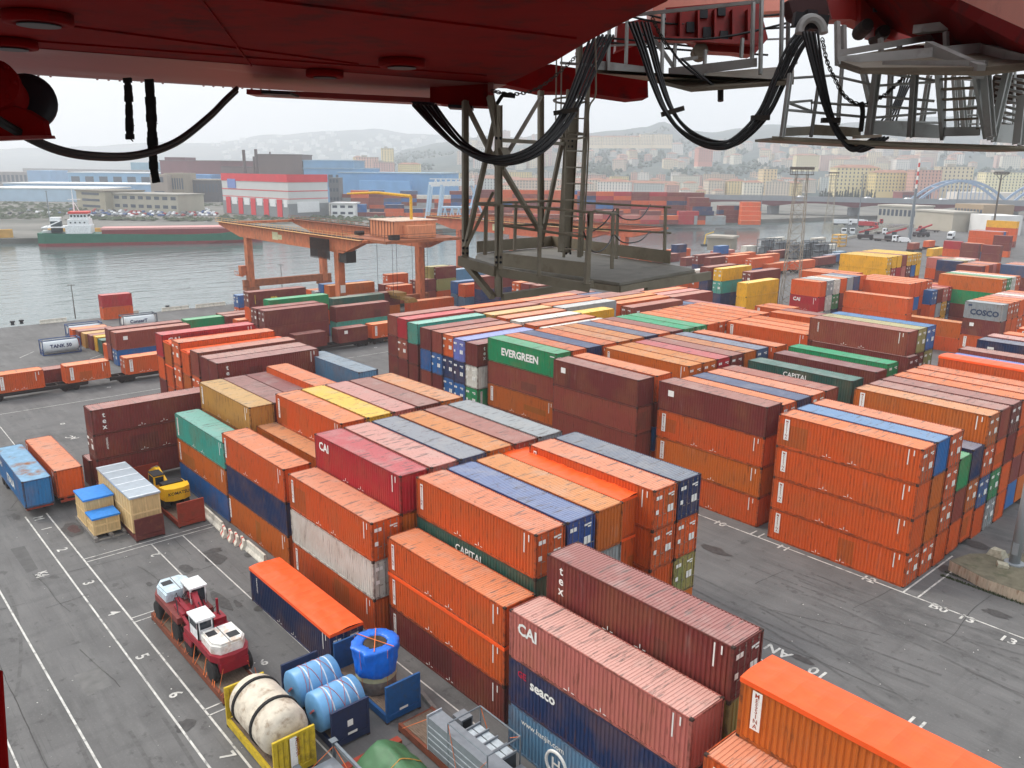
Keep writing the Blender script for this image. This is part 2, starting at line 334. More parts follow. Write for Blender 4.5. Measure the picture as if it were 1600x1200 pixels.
def cmesh(kind, L, H):
    k = (kind, L, H)
    if k in _cm: return _cm[k]
    mb = MB(); mats = [MP]
    if kind == 'side': g_side(mb, L, H)
    elif kind == 'end': g_end(mb, L, H)
    elif kind == 'roof': g_roof(mb, L, H); mats = [MR]
    elif kind == 'frame': g_frame(mb, L, H); mats = [MFR, MDARKF]
    elif kind == 'door': g_door(mb, L, H)
    elif kind == 'rod': g_rod(mb, H); mats = [MROD]
    elif kind == 'plac': g_placard(mb, H); mats = [MWHITE]
    elif kind == 'tarp':
        nx = 90; ny = 14; vs = []; fs = []
        for i in range(nx+1):
            for j in range(ny+1):
                x = -0.02+(L+0.04)*i/nx; y = -0.03+(W+0.06)*j/ny
                hoop = 0.05*abs(math.sin(i*math.pi/7.5))
                z = H+0.03+0.10*math.sin(math.pi*j/ny)-hoop*math.sin(math.pi*j/ny)*1.2+0.09*mnoise.noise(Vector((x*.55+y*.5, y*.9-x*.25, H)))*math.sin(math.pi*j/ny)+.02*mnoise.noise(Vector((x*2.2, y*2, 3)))
                vs.append((x, y, z))
        for i in range(nx):
            for j in range(ny): a = i*(ny+1)+j; fs.append((a, a+ny+1, a+ny+2, a+1))
        mb.add(vs, fs); mb.box(-0.02, -0.035, H-0.2, L+0.02, -0.012, H+0.03); mb.box(-0.02, W+0.012, H-0.2, L+0.02, W+0.035, H+0.03)
        mb.box(-0.03, -0.03, H-0.16, -0.01, W+0.03, H+0.03); mb.box(L+0.01, -0.03, H-0.16, L+0.03, W+0.03, H+0.03); mats = [MTARP]
    elif kind in ('far', 'fard'):     # a distant box as one mesh
        g_frame(mb, L, H, 0); mb.m = [2 if q == 1 else 0 for q in mb.m]; g_side(mb, L, H)
        Mx = Matrix.Translation((L, W, 0)) @ Matrix.Rotation(math.pi, 4, 'Z')
        n0 = len(mb.v); corr(mb, L-0.32, 0.15, H-0.09, M=Mx @ Matrix.Translation((0.16, 0.015, 0)))
        for Mt in (Matrix.Translation((L, 0, 0)) @ Matrix.Rotation(math.pi/2, 4, 'Z'), Matrix.Translation((0, W, 0)) @ Matrix.Rotation(-math.pi/2, 4, 'Z')):
            if kind == 'far': corr(mb, W-0.32, 0.15, H-0.1, 0.30, 0.05, Mt @ Matrix.Translation((0.16, 0.02, 0)))
            else:
                for dx in (0.14, 1.25):
                    s = MB(); g_door(s, L, H); mb.add(s.v, s.f, 0, Mt @ Matrix.Translation((dx, 0, 0)))
                    s = MB()
                    for q in (0.26, 0.78): s.box(q, -0.03, 0.12, q+0.04, 0.0, H-0.1)
                    mb.add(s.v, s.f, 4, Mt @ Matrix.Translation((dx, 0, 0)))
                s = MB(); g_placard(s, H); mb.add(s.v, s.f, 3, Mt @ Matrix.Translation((0.1, -0.02, 0)))
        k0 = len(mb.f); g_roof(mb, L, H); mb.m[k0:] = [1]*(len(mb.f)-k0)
        mats = [MP, MR, MDARKF, MWHITE, MROD]
    me = mb.mesh('container_'+kind, mats); _cm[k] = me; return me
def face_text(mb, s, size, x, z, mi=0, y=-0.006, bold=0.0, stack=False, rot=0.0):
    if stack:
        for i, ch in enumerate(s):
            v, f = text_geom(ch, size, bold, 'CENTER')
            mb.add(v, f, mi, Matrix.Translation((x, y, z-i*size*0.82)) @ Matrix.Rotation(math.pi/2, 4, 'X'))
    else:
        v, f = text_geom(s, size, bold)
        mb.add(v, f, mi, Matrix.Translation((x, y, z)) @ Matrix.Rotation(math.pi/2, 4, 'X') @ Matrix.Rotation(rot, 4, 'Z'))
def g_marks(key, L, H):
    mb = MB(); mats = [MWHITE]
    def tail():
        mb.box(L-1.06, -0.008, H-1.45, L-0.98, 0.0, H-0.2); mb.box(L-0.66, -0.008, H-0.65, L-0.58, 0.0, H-0.2)
        for q in (0.38, 0.56): mb.box(L*q, -0.008, 0.28, L*q+0.05, 0, 0.5); mb.box(L*q+0.2, -0.008, 0.25, L*q+0.4, 0, 0.29); mb.box(L*q-0.35, -0.008, 0.22, L*q-0.1, 0, 0.26)
    if key == 'M':
        mb.box(0.62, -0.012, H-2.15, 1.08, 0.0, H-0.3); face_text(mb, 'MESSINA', 0.30, 0.85, H-0.58, 1, -0.02, 0.01, True); tail(); mats = [MWHITE, MRUSTL]
    elif key == 'N': mb.box(0.5, -0.012, H-2.2, 0.8, 0.0, H-0.35); face_text(mb, 'MESSINA', 0.26, 0.65, H-0.6, 1, -0.02, 0.01, True); tail(); mats = [MWHITE, MRUSTL]
    elif key == 'T': face_text(mb, 'tex', 0.75, 1.15, H-0.85, 0, -0.01, 0.02, True); tail()
    elif key == 't': face_text(mb, 'textainer', 0.34, 1.1, H-0.4, 0, -0.01, 0.01, False, -math.pi/2); tail()
    elif key == 'C': face_text(mb, 'CAI', 0.95, 0.7, H-1.1, 0, -0.01, 0.03); tail()
    elif key == 'E': face_text(mb, 'EVERGREEN', 1.25, 2.6, H-1.75, 0, -0.01, 0.035); mb.box(L-1.0, -0.008, H-0.5, L-0.3, 0, H-0.4)
    elif key == 'P': face_text(mb, 'CAPITAL', 0.75, 4.4, H-0.95, 0, -0.01, 0.015)
    elif key == 'S': face_text(mb, 'seaco', 0.85, 1.75, H-1.15, 0, -0.01, 0.03); face_text(mb, 'GE', 0.55, 0.75, H-0.85, 1, -0.01, 0.03); mats = [MWHITE, mat('letter_red', S(170,30,60), 0.6)]
    elif key == 'H':
        face_text(mb, 'www.hanjin.com', 0.5, 1.1, H-0.8, 0, -0.01, 0.008); face_text(mb, 'HANJIN', 1.3, 5.4, H-2.2, 0, -0.01, 0.02)
        ring = [(3.9+0.75*math.cos(a), -0.01, H-1.75+0.75*math.sin(a)) for a in [i*math.pi/14 for i in range(29)]]
        mb.tube(ring, 0.09, 5); face_text(mb, 'H', 1.0, 3.52, H-2.1, 0, -0.012, 0.02)
    elif key == 'Q': face_text(mb, 'COSCO', 1.3, 1.0, 0.75, 0, -0.01, 0.04); mb.box(0.6, -0.008, H-0.75, 1.2, 0, H-0.45); mats = [mat('letter_grey_blue', S(52,66,92), 0.6)]
    elif key == 'K': mb.box(2.4, -0.01, 1.1, 3.5, 0, 1.9); face_text(mb, '+', 0.7, 2.75, 1.25, 1, -0.016, 0.03); mats = [MWHITE, mat('letter_navy', S(30,40,90), 0.6)]; mb.tube([(0.7, -0.02, 0.7), (0.7, -0.02, 2.2)], 0.05)
    elif key == 'F': mb.box(1.2, -0.01, 1.6, 1.9, 0, 2.2)
    elif key == 'Y': face_text(mb, 'GREEN', 1.5, 1.2, 0.7, 0, -0.01, 0.04)
    elif key == 'L': face_text(mb, 'm', 1.9, 4.5, 0.7, 0, -0.01, 0.06); mats = [mat('letter_yellow', S(212,180,70), 0.6)]; mb.box(1.2, -0.008, 0.5, 1.3, 0, 2.3)
    elif key == 'B': face_text(mb, 'ITALIA', 1.15, 4.9, 0.75, 0, -0.01, 0.03); face_text(mb, 'GRU', 0.8, 1.4, 1.5, 0, -0.01, 0.02)
    elif key == 'c': face_text(mb, 'CHINA SHIPPING', 0.55, 0.8, 1.35, 0, -0.01, 0.02)
    else: mb.box(0.7, -0.008, H-0.75, 0.95, 0, H-0.45); tail()
    return mb, mats
def marks_mesh(key, L, H):
    k = ('marks', key, L, H)
    if k not in _cm: mb, mats = g_marks(key, L, H); _cm[k] = mb.mesh('side_lettering', mats)
    return _cm[k]
ORD = ['front', 'second', 'third', 'fourth', 'fifth', 'sixth', 'seventh', 'eighth', 'ninth', 'tenth', 'eleventh', 'twelfth', 'thirteenth', 'fourteenth', 'fifteenth', 'sixteenth', 'seventeenth', 'eighteenth', 'nineteenth']
TIER = ['top', 'second down', 'third down', 'fourth down']
NCONT = 0
PENDING = []
def container(pos, d, L, H, code, flags, label, group): PENDING.append((tuple(pos), d, L, H, code, flags, label, group))
def real_container(pos, d, L, H, code, flags, label, group):
    """pos: the (xmin, ymin, z) corner; d 'X' or 'Y': which way it lies; L length; code: paint"""
    global NCONT; NCONT += 1
    rz = 0.0
    p = Vector(pos)
    if d == 'Y': rz = math.pi/2; p.x += W
    c = S(*PAINT[code]); dist = (p+Vector((3, 3, 2))-CAM_POS).length
    door = 'd' in flags; tarp = 'u' in flags
    mk = [f for f in flags if f in 'MNTtCEPSHQKFYLBc']; mk = mk[0] if mk else ('g' if 'z' not in flags else None)
    if dist > 118 and not tarp:
        o = inst('shipping_container', cmesh('fard' if door else 'far', L, H), None, p, (0, 0, rz), c); tag(o, label, 'shipping container', group)
        if mk and mk != 'g': inst('side_lettering', marks_mesh(mk, L, H), o)
        return o
    root = empty('shipping_container', p, rz, label, 'shipping container', group)
    inst('frame', cmesh('frame', L, H), root, color=c)
    inst('side_panel', cmesh('side', L, H), root, color=c)
    inst('side_panel', cmesh('side', L, H), root, (L, W, 0), (0, 0, math.pi), c)
    if tarp: inst('tarpaulin', cmesh('tarp', L, H), root, color=c)
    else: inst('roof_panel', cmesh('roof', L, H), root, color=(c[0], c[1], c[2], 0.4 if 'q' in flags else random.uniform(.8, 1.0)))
    if 'R' in flags:
        rp = root.children[-1] if False else [q for q in bpy.data.objects if q.parent == root and q.name.startswith('roof_panel')][0]
        rp.material_slots[0].link = 'OBJECT'; rp.material_slots[0].material = mat('rusty_blue_roof', S(140,176,200), .6, nscale=1.5, namt=.15, dirt=(.34,.14,.05), damt=1.0, dscale=.5)
    # visible end: +x for 'X', -x for 'Y'
    ve = (L, 0, 0) if d == 'X' else (0, W, 0); vr = math.pi/2 if d == 'X' else -math.pi/2
    oe = (0, W, 0) if d == 'X' else (L, 0, 0); orr = -vr
    inst('end_panel', cmesh('end', L, H), root, oe, (0, 0, orr), c)
    if door:
        s = 1 if d == 'X' else -1
        for i, off in enumerate((0.16, 1.228)):
            dl = (ve[0], ve[1]+s*off, 0)
            dr = inst('door', cmesh('door', L, H), root, dl, (0, 0, vr), c)
            if dist < 95:
                for q in (0.28, 0.80): inst('lock_rod', cmesh('rod', L, H), dr, (q, -0.02, 0))
        inst('placard', cmesh('plac', L, H), root, (ve[0]+s*0.04, ve[1]+s*0.1, 0), (0, 0, vr))
    else: inst('end_panel', cmesh('end', L, H), root, ve, (0, 0, vr), c)
    if mk and (mk != 'g' or dist < 60): inst('side_lettering', marks_mesh(mk, L, H), root)
    return root
FARV, FARF, FARM, FARC = [], [], [], []
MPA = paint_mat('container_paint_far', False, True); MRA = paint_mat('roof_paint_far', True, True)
def far_box(M, sx, sy, sz, c, roof=True):
    b = MB(); b.box(0, 0, 0, sx, sy, sz); o = len(FARV); FARV.extend(tuple(M @ Vector(p)) for p in b.v)
    for i, f in enumerate(b.f): FARF.append(tuple(q+o for q in f)); FARM.append(1 if i == 1 and roof else 0); FARC.append(c)
def flush_containers(limit=296):
    def key(c): p = Vector(c[0]); return (p-CAM_POS).length - (8 if 'y' in c[4] or any(f in c[5] for f in 'QYKC') else 0)
    PENDING.sort(key=key)
    for c in PENDING[:limit]: real_container(*c)
    for pos, d, L, H, code, flags, label, group in PENDING[limit:]:
        p = Vector(pos); rz = 0
        if d == 'Y': rz = math.pi/2; p.x += W
        M = Matrix.Translation(p) @ Matrix.Rotation(rz, 4, 'Z'); c = S(*PAINT[code])
        k = 'fard' if 'd' in flags else 'far'; me = cmesh(k, L, H); o = len(FARV)
        FARV.extend(tuple(M @ v.co) for v in me.vertices)
        for q in me.polygons: FARF.append(tuple(i+o for i in q.vertices)); FARM.append(q.material_index); FARC.append(c)
    me = bpy.data.meshes.new('distant_container_rows'); me.from_pydata(FARV, [], FARF)
    for m in (MPA, MRA, MDARKF, MWHITE, MROD): me.materials.append(m)
    me.polygons.foreach_set('material_index', FARM)
    a = me.attributes.new('paint', 'FLOAT_COLOR', 'FACE'); a.data.foreach_set('color', [x for c in FARC for x in c])
    o = bpy.data.objects.new('distant_container_rows', me); COL.objects.link(o)
    tag(o, 'distant rows of stacked shipping containers beyond the near yard and across the harbour', 'shipping containers', None, 'stuff')
def stack(p, d, L, toks, place, group, bno=None):
    z = p[2]; n = len(toks)
    for i, t in enumerate(toks):
        if t == '-': z -= 2.9; continue
        code = t[0]; fl = t[1:]; H = 2.591 if 's' in fl else 2.896
        nm = CNAME[code]+(' container' if 'u' not in fl else ' tarped container')
        lab = nm + ((', '+TIER[i]) if n > 1 else '') + ((', '+(ORD[bno]+' stack')) if bno is not None else ',') + ' ' + place
        container((p[0], p[1], z-H), d, L, H, code, fl, lab.replace(', ,', ','), group)
        z -= H+0.01
    while z > 1.6:      # the lower tiers nobody sees, so that light does not leak under the stack
        hh = min(2.6, z-.05); far_box(Matrix.Translation((p[0]+.03, p[1]+.03, z-hh)), L-.06 if d == 'X' else W-.06, W-.06 if d == 'X' else L-.06, hh-.02, S(*PAINT[random.choice('omMOnbm')])); z -= 2.62
def block(u, v, z, d, L, cols, place, group, pitch=2.62):
    """cols: one list of tokens (top to bottom) per stack, going away from the camera; '' skips, a leading number shifts the height"""
    p = at(u, v, z); k = 0
    for i, c in enumerate(cols):
        if not c: continue
        dz = 0.0
        if isinstance(c[0], (int, float)): dz = c[0]; c = c[1:]
        q = (p.x+(pitch*i if d == 'Y' else 0), p.y+(pitch*i if d == 'X' else 0), z+dz)
        stack(q, d, L, c, place, group, k if len(cols) > 1 else None); k += 1
F40, F20, F45 = 12.19, 6.06, 13.7
G1 = 'containers stacked in the near yard blocks'; G2 = 'containers in the blocks across the aisle'; G3 = 'containers in the far yard blocks'
G4 = 'containers by the waterfront tracks'; G5 = 'containers riding on rail wagons'
# --- near strip, from the left
block(272.5,645,7.8,'X',F40,[['tsN','OsN','bs']],'in the pile right of the yellow excavator',G1)
block(311,597,10.2,'X',F40,[['kN','O'],['m'],['m']],'behind the teal container',G1,2.5)
block(416,572,10.9,'X',F40,[['o','o']],'sticking up right of the flat maroon roofs',G1)
block(477,552,10.4,'X',F40,[['lq','l']],'with a grey roof beside the open asphalt',G1)
block(346,676,8.7,'X',F40,[['oN','n','ON']],'beside the concrete barriers, orange over navy over orange',G1)
block(400,665,8.3,'X',F40,[['O','o']],'sunk behind the pile by the barriers',G1)
block(430,615,11.2,'X',F40,[['oN','o'],['y'],['p'],['m'],['Od']],'of the yellow-roofed row',G1,2.63)
block(450,740,8.7,'X',F40,[['odN','wd','oN']],'left of the orange-topped open container',G1)
block(491,677.5,11.4,'X',F40,[['rC','O'],['pd'],['sdq'],['Od'],['Md'],['xq']],'in the row fronted by a red box',G1,2.65)
block(605,838.7,7.77,'X',F40,[['osN','osuN','msN']],'behind the blue-wrapped cylinder',G1)
block(650,745,11.3,'X',F40,[['odN','GP','o'],['Ad','n','n'],['O','x','n'],['-','z'],[0.3,'odN','od','o'],[0.3,'nd','od','kd']][:3],'in the row behind the tall maroon box',G1,2.62)
block(650,745,10.9,'X',F40,['','','',['ou','ou','o']],'with a bright orange tarp roof beside the aisle',G1,2.62)
block(650,745,11.6,'X',F40,['','','','',['odN','od','o'],['ndq','od','vd']],'at the aisle corner of the near block',G1,2.62)
block(855,865,11.2,'X',F40,[['mTd','v','v']],'alone above the pale pink roof',G1)
block(796,952,8.7,'X',F40,[['pC','nS','lH']],'in the pile beside the grey machinery',G1)
block(1158,1058,11.1,'X',F40,[['OuM']],'with a long orange tarp roof at the bottom right',G1)
block(1100,1177,8.2,'X',F40,[['oN']],'low in the bottom right corner below the tarp-roofed one',G1)
# --- across the aisle
block(1217.5,646.9,11.6,'X',F40,[['odM','oM','oM','odM'],['b','O','O','od'],['od','od','od','o'],[-2.7,'g','M','o'],[-2.5,'n','Od','o'],
      ['OdM','od','bd','o'],['M','o','gd','xd'],['md','m','o','o'],['o','o'],['o','o'],['o','o']],'in the tall orange block by the lamp mast',G2,2.72)
block(1375,590,11.6,'X',F40,['','','','',['o'],['ou'],[0.9,'ou'],[0.2,'a'],[0.9,'M'],'',[1.0,'n'],[1.0,'p'],'',[0.6,'o'],'','',[0.4,'o']][:1],'x',G2) if 0 else None
block(1467,556.5,12.4,'X',F40,[['ou','o'],[-0.3,'a'],[0.1,'M','n'],'',[0.5,'nF','n'],[0.6,'p'],'',[0.2,'oM','o'],'',[0.2,'oM']],'beyond the glossy orange tarp roof at right',G2,2.7)
block(1030,595,11.6,'X',F40,[['mF','oM','OM','oM'],[-0.3,'od'],[-0.3,'n'],[-0.3,'od'],[-0.3,'M'],[-3,'nd'],[-0.2,'GP'],'',[-0.1,'m']],'left of the tall orange block',G2,2.62)
block(1232,541,11.5,'X',F40,[['gd'],'',['md','vd']],'below the big maroon box with vertical lettering',G2,2.62)
block(1266,496,14.3,'X',F40,[['Mt','m'],['vd','md'],['bd','vd']],'in the high trio behind the green roof',G2,2.5)
block(865,561,11.6,'X',F40,[['mF','M','M','m'],['oM']],'right of the green container with white capitals',G2,2.9)
block(945,543,11.6,'X',F40,[['Odc'.replace('c','N')],['Od'],['rd'],['md'],['O'],['sd']],'in the flat row behind the brown piles',G2,2.62)
block(1082,518,11.6,'X',F40,[['oN']],'alone behind the slate roof, middle distance',G2)
block(1136,502,11.6,'X',F40,[['oM'],['o'],['o'],'',[0.2,'o'],[0.2,'m']],'left of the high maroon box, middle distance',G2,2.7)
block(762,527,11.6,'X',F40,[['gEd','M','OM','M'],['o'],['n'],['od'],['O'],['O'],['n'],['o'],['m'],['gd'],['gd'],['o'],['od'],['o'],['o'],['o'],['od']],'in the long green-led row',G2,2.62)
# --- boxes lying across, with their ends to the aisle
for (u, v, z, t) in ((605,491,11.6,['M','m','m']),(620,496,11.5,['r','Md','m']),(636,503,11.2,['t','m','m']),(656,511,11.1,['m','b','M']),(673,516,11.0,['M','bd','m']),
                     (691,521,10.9,['od','nd','bd']),(708,528,10.7,['ad','nd','bd']),(727,534,10.6,['mT','wd','gNd'])):
    i = [605,620,636,656,673,691,708,727].index(u)
    stack(tuple(at(u,v,z)), 'Y', F40, t, 'of the crosswise block left of the green one', G2, i)
p0 = at(605,491,11.6)
for i, t in enumerate(['o','M','k','o','w','o','w','w']):
    stack((p0.x+2.95*i, 12.9+0.1*i, 11.4-0.1*i), 'Y', F40, [t+'z'], 'of the crosswise block, second row behind', G2, i)
for i, t in enumerate(['o','M','o','x']):
    stack((p0.x+2.95*i-1, 25.6, 11.2), 'Y', F40, [t+'z'], 'of the crosswise block, third row behind', G2, i)
block(592,507,2.9,'Y',F40,[['wdz']],'low beside the stack of maroon and blue ends',G2)
block(592,560,2.9,'Y',F40,[['wdz']],'x',G2) if 0 else None
block(143.7-13.7,633.7,8.6,'Y',F40,[['mTs','mtds','ms']],'behind the wooden crates, its long side to the camera',G1)
block(128,711,2.9,'Y',F20,[['mz']],'with a sooty roof beside the tall maroon pile',G1)
# left crosswise block
for i, (u, v, z, t) in enumerate(((243.5,519,11.6,['rC','o','m']),(256,536,11.0,['Ou','ou','o']),(267.5,534,11.6,['od','od','o']),(279,542,10.9,['ou','O','o']),(290,542,11.4,['M','od','m']),(305,545,11.2,['m','o']),(316,561.5,11.3,['mT','b']))):
    q = at(u, v, z); stack((-81.8+2.93*i, -29.6-0.2*(i == 6), z), 'Y', F40, t, 'of the crosswise block near the rail wagons', G4, i)
# waterfront boxes
block(152.7,460,5.2,'Y',F20,[['rCs','osN']],'standing alone by the quay edge',G4)
for i, (u, v, c) in enumerate(((107.5,512.5,'o'),(117,515,'m'),(126,519,'k'),(136,522,'m'),(144,524,'y'),(152,529,'G'),(160,536,'o'))):
    stack(tuple(at(u, v, 2.6)), 'Y', F20, [c+'sz'], 'in the row right of the white tank container', G4, i)
block(163,512,5.6,'Y',F40,[['ms']],'behind the maroon box stacked on blue',G4)
block(172,517,5.6,'Y',F40,[['MF','bsd']],'by the parked rail wagons',G4)
block(283,498,2.6,'Y',F40,[['gsz']],'lying behind the maroon-on-blue pair',G4)
block(337,489,2.7,'Y',F40,[['ms'],['ms'],'',['os']],'on the apron beside the blue box end',G4,2.8)
block(364.5,460,5.6,'Y',F20,[['bsd','osd']],'near the far left leg of the orange gantry',G4)
block(380,455,8.1,'Y',F40,[['mLd','o','m']],'with a yellow letter, left of the orange gantry leg',G4)
block(391.5,480,7.9,'Y',F40,[['md','m'],['md','m']],'tucked left of the green box pile',G4,3.0)
block(411,467,8.1,'Y',F40,[['gc','oM','b']],'green over orange over blue by the gantry leg',G4)
block(511.5,465,5.8,'Y',F40,[['G'],],'just behind the near gantry leg',G4)
block(540,461,5.4,'Y',F40,[['mz']],'beyond the dark green box by the gantry leg',G4)
block(497,443,5.2,'Y',F40,[['b'],['ON']],'by the water between the gantry legs',G4,2.8)
block(478,452,3.4,'Y',F40,[['oz'],['xz']],'low row between the gantry legs',G4,2.8)
block(514.5,478,5.8,'Y',F40,[['m','t']],'right of the near gantry leg',G4)
block(598,428,5.8,'Y',F20,[['osdN','osdN']],'under the gantry trolley by the water',G4)
block(591,443.5,5.0,'Y',F20,[['m'],['od','G']],'beneath the gantry spreader',G4,3.2)
block(632,470,2.7,'Y',F40,[['o']],'on the ground right of the gantry spreader',G4)
block(662,416,8.4,'Y',F20,[['v','od']],'olive end, behind the far right gantry leg',G4)
block(672.5,416.5,8.3,'Y',F20,[['md','v','o']],'beside the olive end by the water',G4)
block(640,437,5.6,'Y',F20,[['md','M']],'right of the far gantry leg base',G4)
block(693.5,421,6.6,'Y',F40,[['ld','l']],'long pale box under the crane platform',G4)
block(704,439,5.8,'Y',F40,[['b','l']],'blue, in front of the long pale box',G4)
block(716,443.5,5.8,'Y',F20,[['oN','l']],'short, in front of the blue box under the platform',G4)
block(741,431,8.5,'Y',F40,[['mF']],'the upper of two below the platform corner',G4)
block(741,446,5.8,'Y',F40,[['od','n']],'lower ones below the platform corner',G4)
block(752,477,8.5,'Y',F40,[['md','m']],'behind the crosswise block under the hanging strut',G4)
block(800,440,8.6,'Y',F20,[['od'],['m'],['m']],'below the middle of the crane platform',G4,2.9)
block(820,425,8.6,'Y',F40,[['m'],['m'],['G']],'in the shade line below the crane platform',G4,2.9)
# block behind the crosswise one
for i, (u, v, z, t) in enumerate(((816,475.5,6.5,['o']),(831,460,8.9,['md','md']),(847,462,8.9,['md','m']),(862,465,9.0,['nd','w']),(878,466,9.2,['nd','n']),(896.5,463.5,9.7,['md']),(913,465,9.8,['m']),(932,468,9.8,['O']),(952,472,9.7,['o']),(971,478,9.6,['MFd','m']))):
    stack(tuple(at(u, v, z)), 'Y', F45 if i > 4 else F40, t, 'of the block behind the long yellow box', G3, i)
block(855,492,10.9,'Y',F40,[['yd','w']],'long yellow, lying on top behind the green lettered one',G3)
block(846,484,9.0,'Y',F20,[['wz']],'x',G3) if 0 else None
pN = at(952,472,9.7)
for i, t in enumerate(('p','m','o','p','M')): stack((pN.x-11+2.9*i, pN.y+13.8, 9.6), 'Y', F40, [t+'z'], 'of the roofs behind the long yellow box', G3, i)
block(1020,476,8.7,'X',F40,[['k'],['nd'],['sd'],['pd']],'of the low slate roofs, middle distance',G3,2.7)
# middle distance
block(1237,436,11.4,'X',F20,[['oM','rC','wF'],['xd','wd','x'],['wd','gd','n'],['o','m','m'],['x','m'],['s'],['o']],'of the short block behind the mast',G3,2.7)
block(1248.5,422,8.4,'X',F40,[['oM'],['o'],['o']],'behind the short block by the steel mast',G3,2.8)
block(1179.5,477.5,8.0,'X',F20,[['oM'],['o']],'by the foot of the steel mast',G3,2.7)
block(1094,416.5,9.6,'Y',F40,[['m','n','n'],['yd','td','n'],'',['md','m','m']],'of the rows left of the steel mast',G3,3.9)
block(1122,437,6.5,'Y',F40,[['y','g']],'yellow, low left of the steel mast',G3)
block(1152,441,9.3,'Y',F40,[['yK','yK','m']],'with white panels left of the steel mast',G3)
block(1062,423,5.4,'Y',F40,[['wF']],'beyond the platform tip',G3)
block(1313,396,11.6,'X',F40,[['yKd','yKd','y'],['y','rd'],['y','r'],['M','p'],['yd','md'],['yd','b'],['yd','y']],'in the big yellow block',G3,2.85)
block(1329,434,10.6,'X',F40,[['oM','o'],['o'],['o'],['od']],'in front of the big yellow block',G3,2.7)
block(1319,455,9.6,'X',F40,[['oM','oN','o']],'between the steel mast and the blue box',G3)
block(1410,449,8.9,'X',F20,[['bd','oM','o'],['m','x','o'],['pd','yd','yd'],['rd','nd','ld'],['o','o','o']],'by the blue short box with open asphalt beyond',G3,2.8)
block(1397,491,5.5,'X',F40,[['Od','o']],'front of the blue short box',G3)
block(1448.5,402,8.8,'X',F20,[['p','o'],['o']],'right behind the big yellow block',G3,2.7)
block(1464,406,8.8,'X',F20,[['n','m'],['v'],['w'],['w'],['p']],'navy-led rows beyond the rusty long box',G3,2.7)
block(1468,427.5,11.3,'X',F40,[['OMd','gY','m'],['gd'],['wd'],['od']],'rusty long row behind the grey lettered box',G3,2.6)
block(1495,413,8.8,'X',F20,[['mF','m'],['o'],['M'],['p'],['o']],'maroon-led row at the right edge',G3,2.7)
block(1564,413,8.8,'X',F40,[['s','m'],['o'],['p'],['M']],'slate box cut by the right edge',G3,2.7)
block(1508.5,470,10.4,'X',F20,[['xQ','mF','oM'],['od','o','o'],['od','o','o'],['o','od'],['p','o'],['wd','o'],['p','o'],['o','o']],'in the block led by the grey lettered box',G3,2.7)
block(1475,376,7.0,'X',F20,[['rC','o']],'red, beyond the wagons at the right',G3)
block(1502,379.5,7.0,'X',F20,[['m','m'],['o']],'maroon pair right of the small red box',G3,3)
block(1535,382.5,7.0,'X',F20,[['mF','m']],'farthest right of the small maroon boxes',G3)
block(1514.5,360,8.7,'X',F40,[['oM','oM'],['b'],['o']],'far right pile under the pale yellow one',G3,2.7)
block(1542,344,11.6,'X',F40,[['yF','o']],'pale yellow, farthest pile at the right edge',G3)
block(1553,367.5,8.2,'X',F20,[['m','m']],'near the dark lamp mast at the right edge',G3)
block(1448.5,388.5,3.0,'Y',F40,[['y']],'low yellow beside the wagon track',G3)
# far rows left of the mast, seen past the platform
for i, (u, v, z, d, L, c) in enumerate(((1049,382,5.4,'Y',F20,'nF'),(1115,384,5.4,'Y',F20,'bF'),(1063,402,2.9,'Y',F40,'m'),(1082,398,5.6,'Y',F40,'md'),(1100,402,5.6,'Y',F40,'m'),(1128,400,5.6,'Y',F40,'od'),(1140,396,4.5,'Y',F40,'o'),(1165,404,5.6,'Y',F40,'od'),
        (980,393,2.9,'Y',F20,'o'),(990,402,5.4,'Y',F20,'od'),(1020,398,2.9,'Y',F40,'m'),(1158,384,3.0,'Y',F20,'w'),(1040,390,2.9,'Y',F40,'o'),(1110,392,2.9,'Y',F40,'p'),(1180,398,3,'Y',F40,'o'),(1198,392,3,'Y',F40,'m'))):
    stack(tuple(at(u, v, z)), d, L, [c], 'in the loose rows beyond the platform tip', G3, i)
# containers on rail wagons (and the wagons)
MWAG = mat('wagon_steel', S(52,44,42), 0.8, nscale=5, namt=0.3); MWHL = mat('wagon_wheel', S(40,36,36), 0.6, 0.4)
def wagon(x, y, L, label):
    r = empty('rail_wagon', (x, y, 0), 0, label, 'rail wagon', 'flat rail wagons')
    b = MB(); b.box(0.1, 0, 0.85, 0.35, L, 1.15); b.box(2.1, 0, 0.85, 2.35, L, 1.15)
    for k in range(int(L//1.5)+1): b.box(0.1, min(k*1.5, L-0.15), 0.9, 2.35, min(k*1.5, L-0.15)+0.15, 1.1)
    b.box(0.35, 0, 0.6, 0.45, L, 0.85); b.box(2.0, 0, 0.6, 2.1, L, 0.85); b.build('deck', MWAG, r)
    for yy in (1.6, L-3.2):
        bg = MB(); bg.box(0.35, yy, 0.35, 2.1, yy+1.7, 0.6); bg.build('bogie', MWAG, r)
        w_ = MB()
        for q in (0.1, 1.6):
            for xx in (0.45, 1.9): w_.lathe([(0.42, 0), (0.46, 0.04), (0.46, 0.12), (0.1, 0.14)], 14, (0, 0, 0), 0, Matrix.Translation((xx, yy+q, 0.47)) @ Matrix.Rotation(math.pi/2, 4, 'Y'))
        w_.build('wheel_set', MWHL, r)
    return r
WX = -107.0
WAGP = 'riding on a wagon beside the wide asphalt'
wl = ['leftmost', 'second', 'third', 'fourth', 'fifth', 'sixth', 'seventh', 'eighth', 'ninth', 'tenth', 'eleventh', 'twelfth', 'thirteenth', 'fourteenth']
wd_ = [(-44.2, 'oM'), (-35.4, 'oM'), (-27.2, 'odM'), (-18.5, 'o'), (0.6, 'm'), (9.0, 'mF'), (16.0, 'oM')]
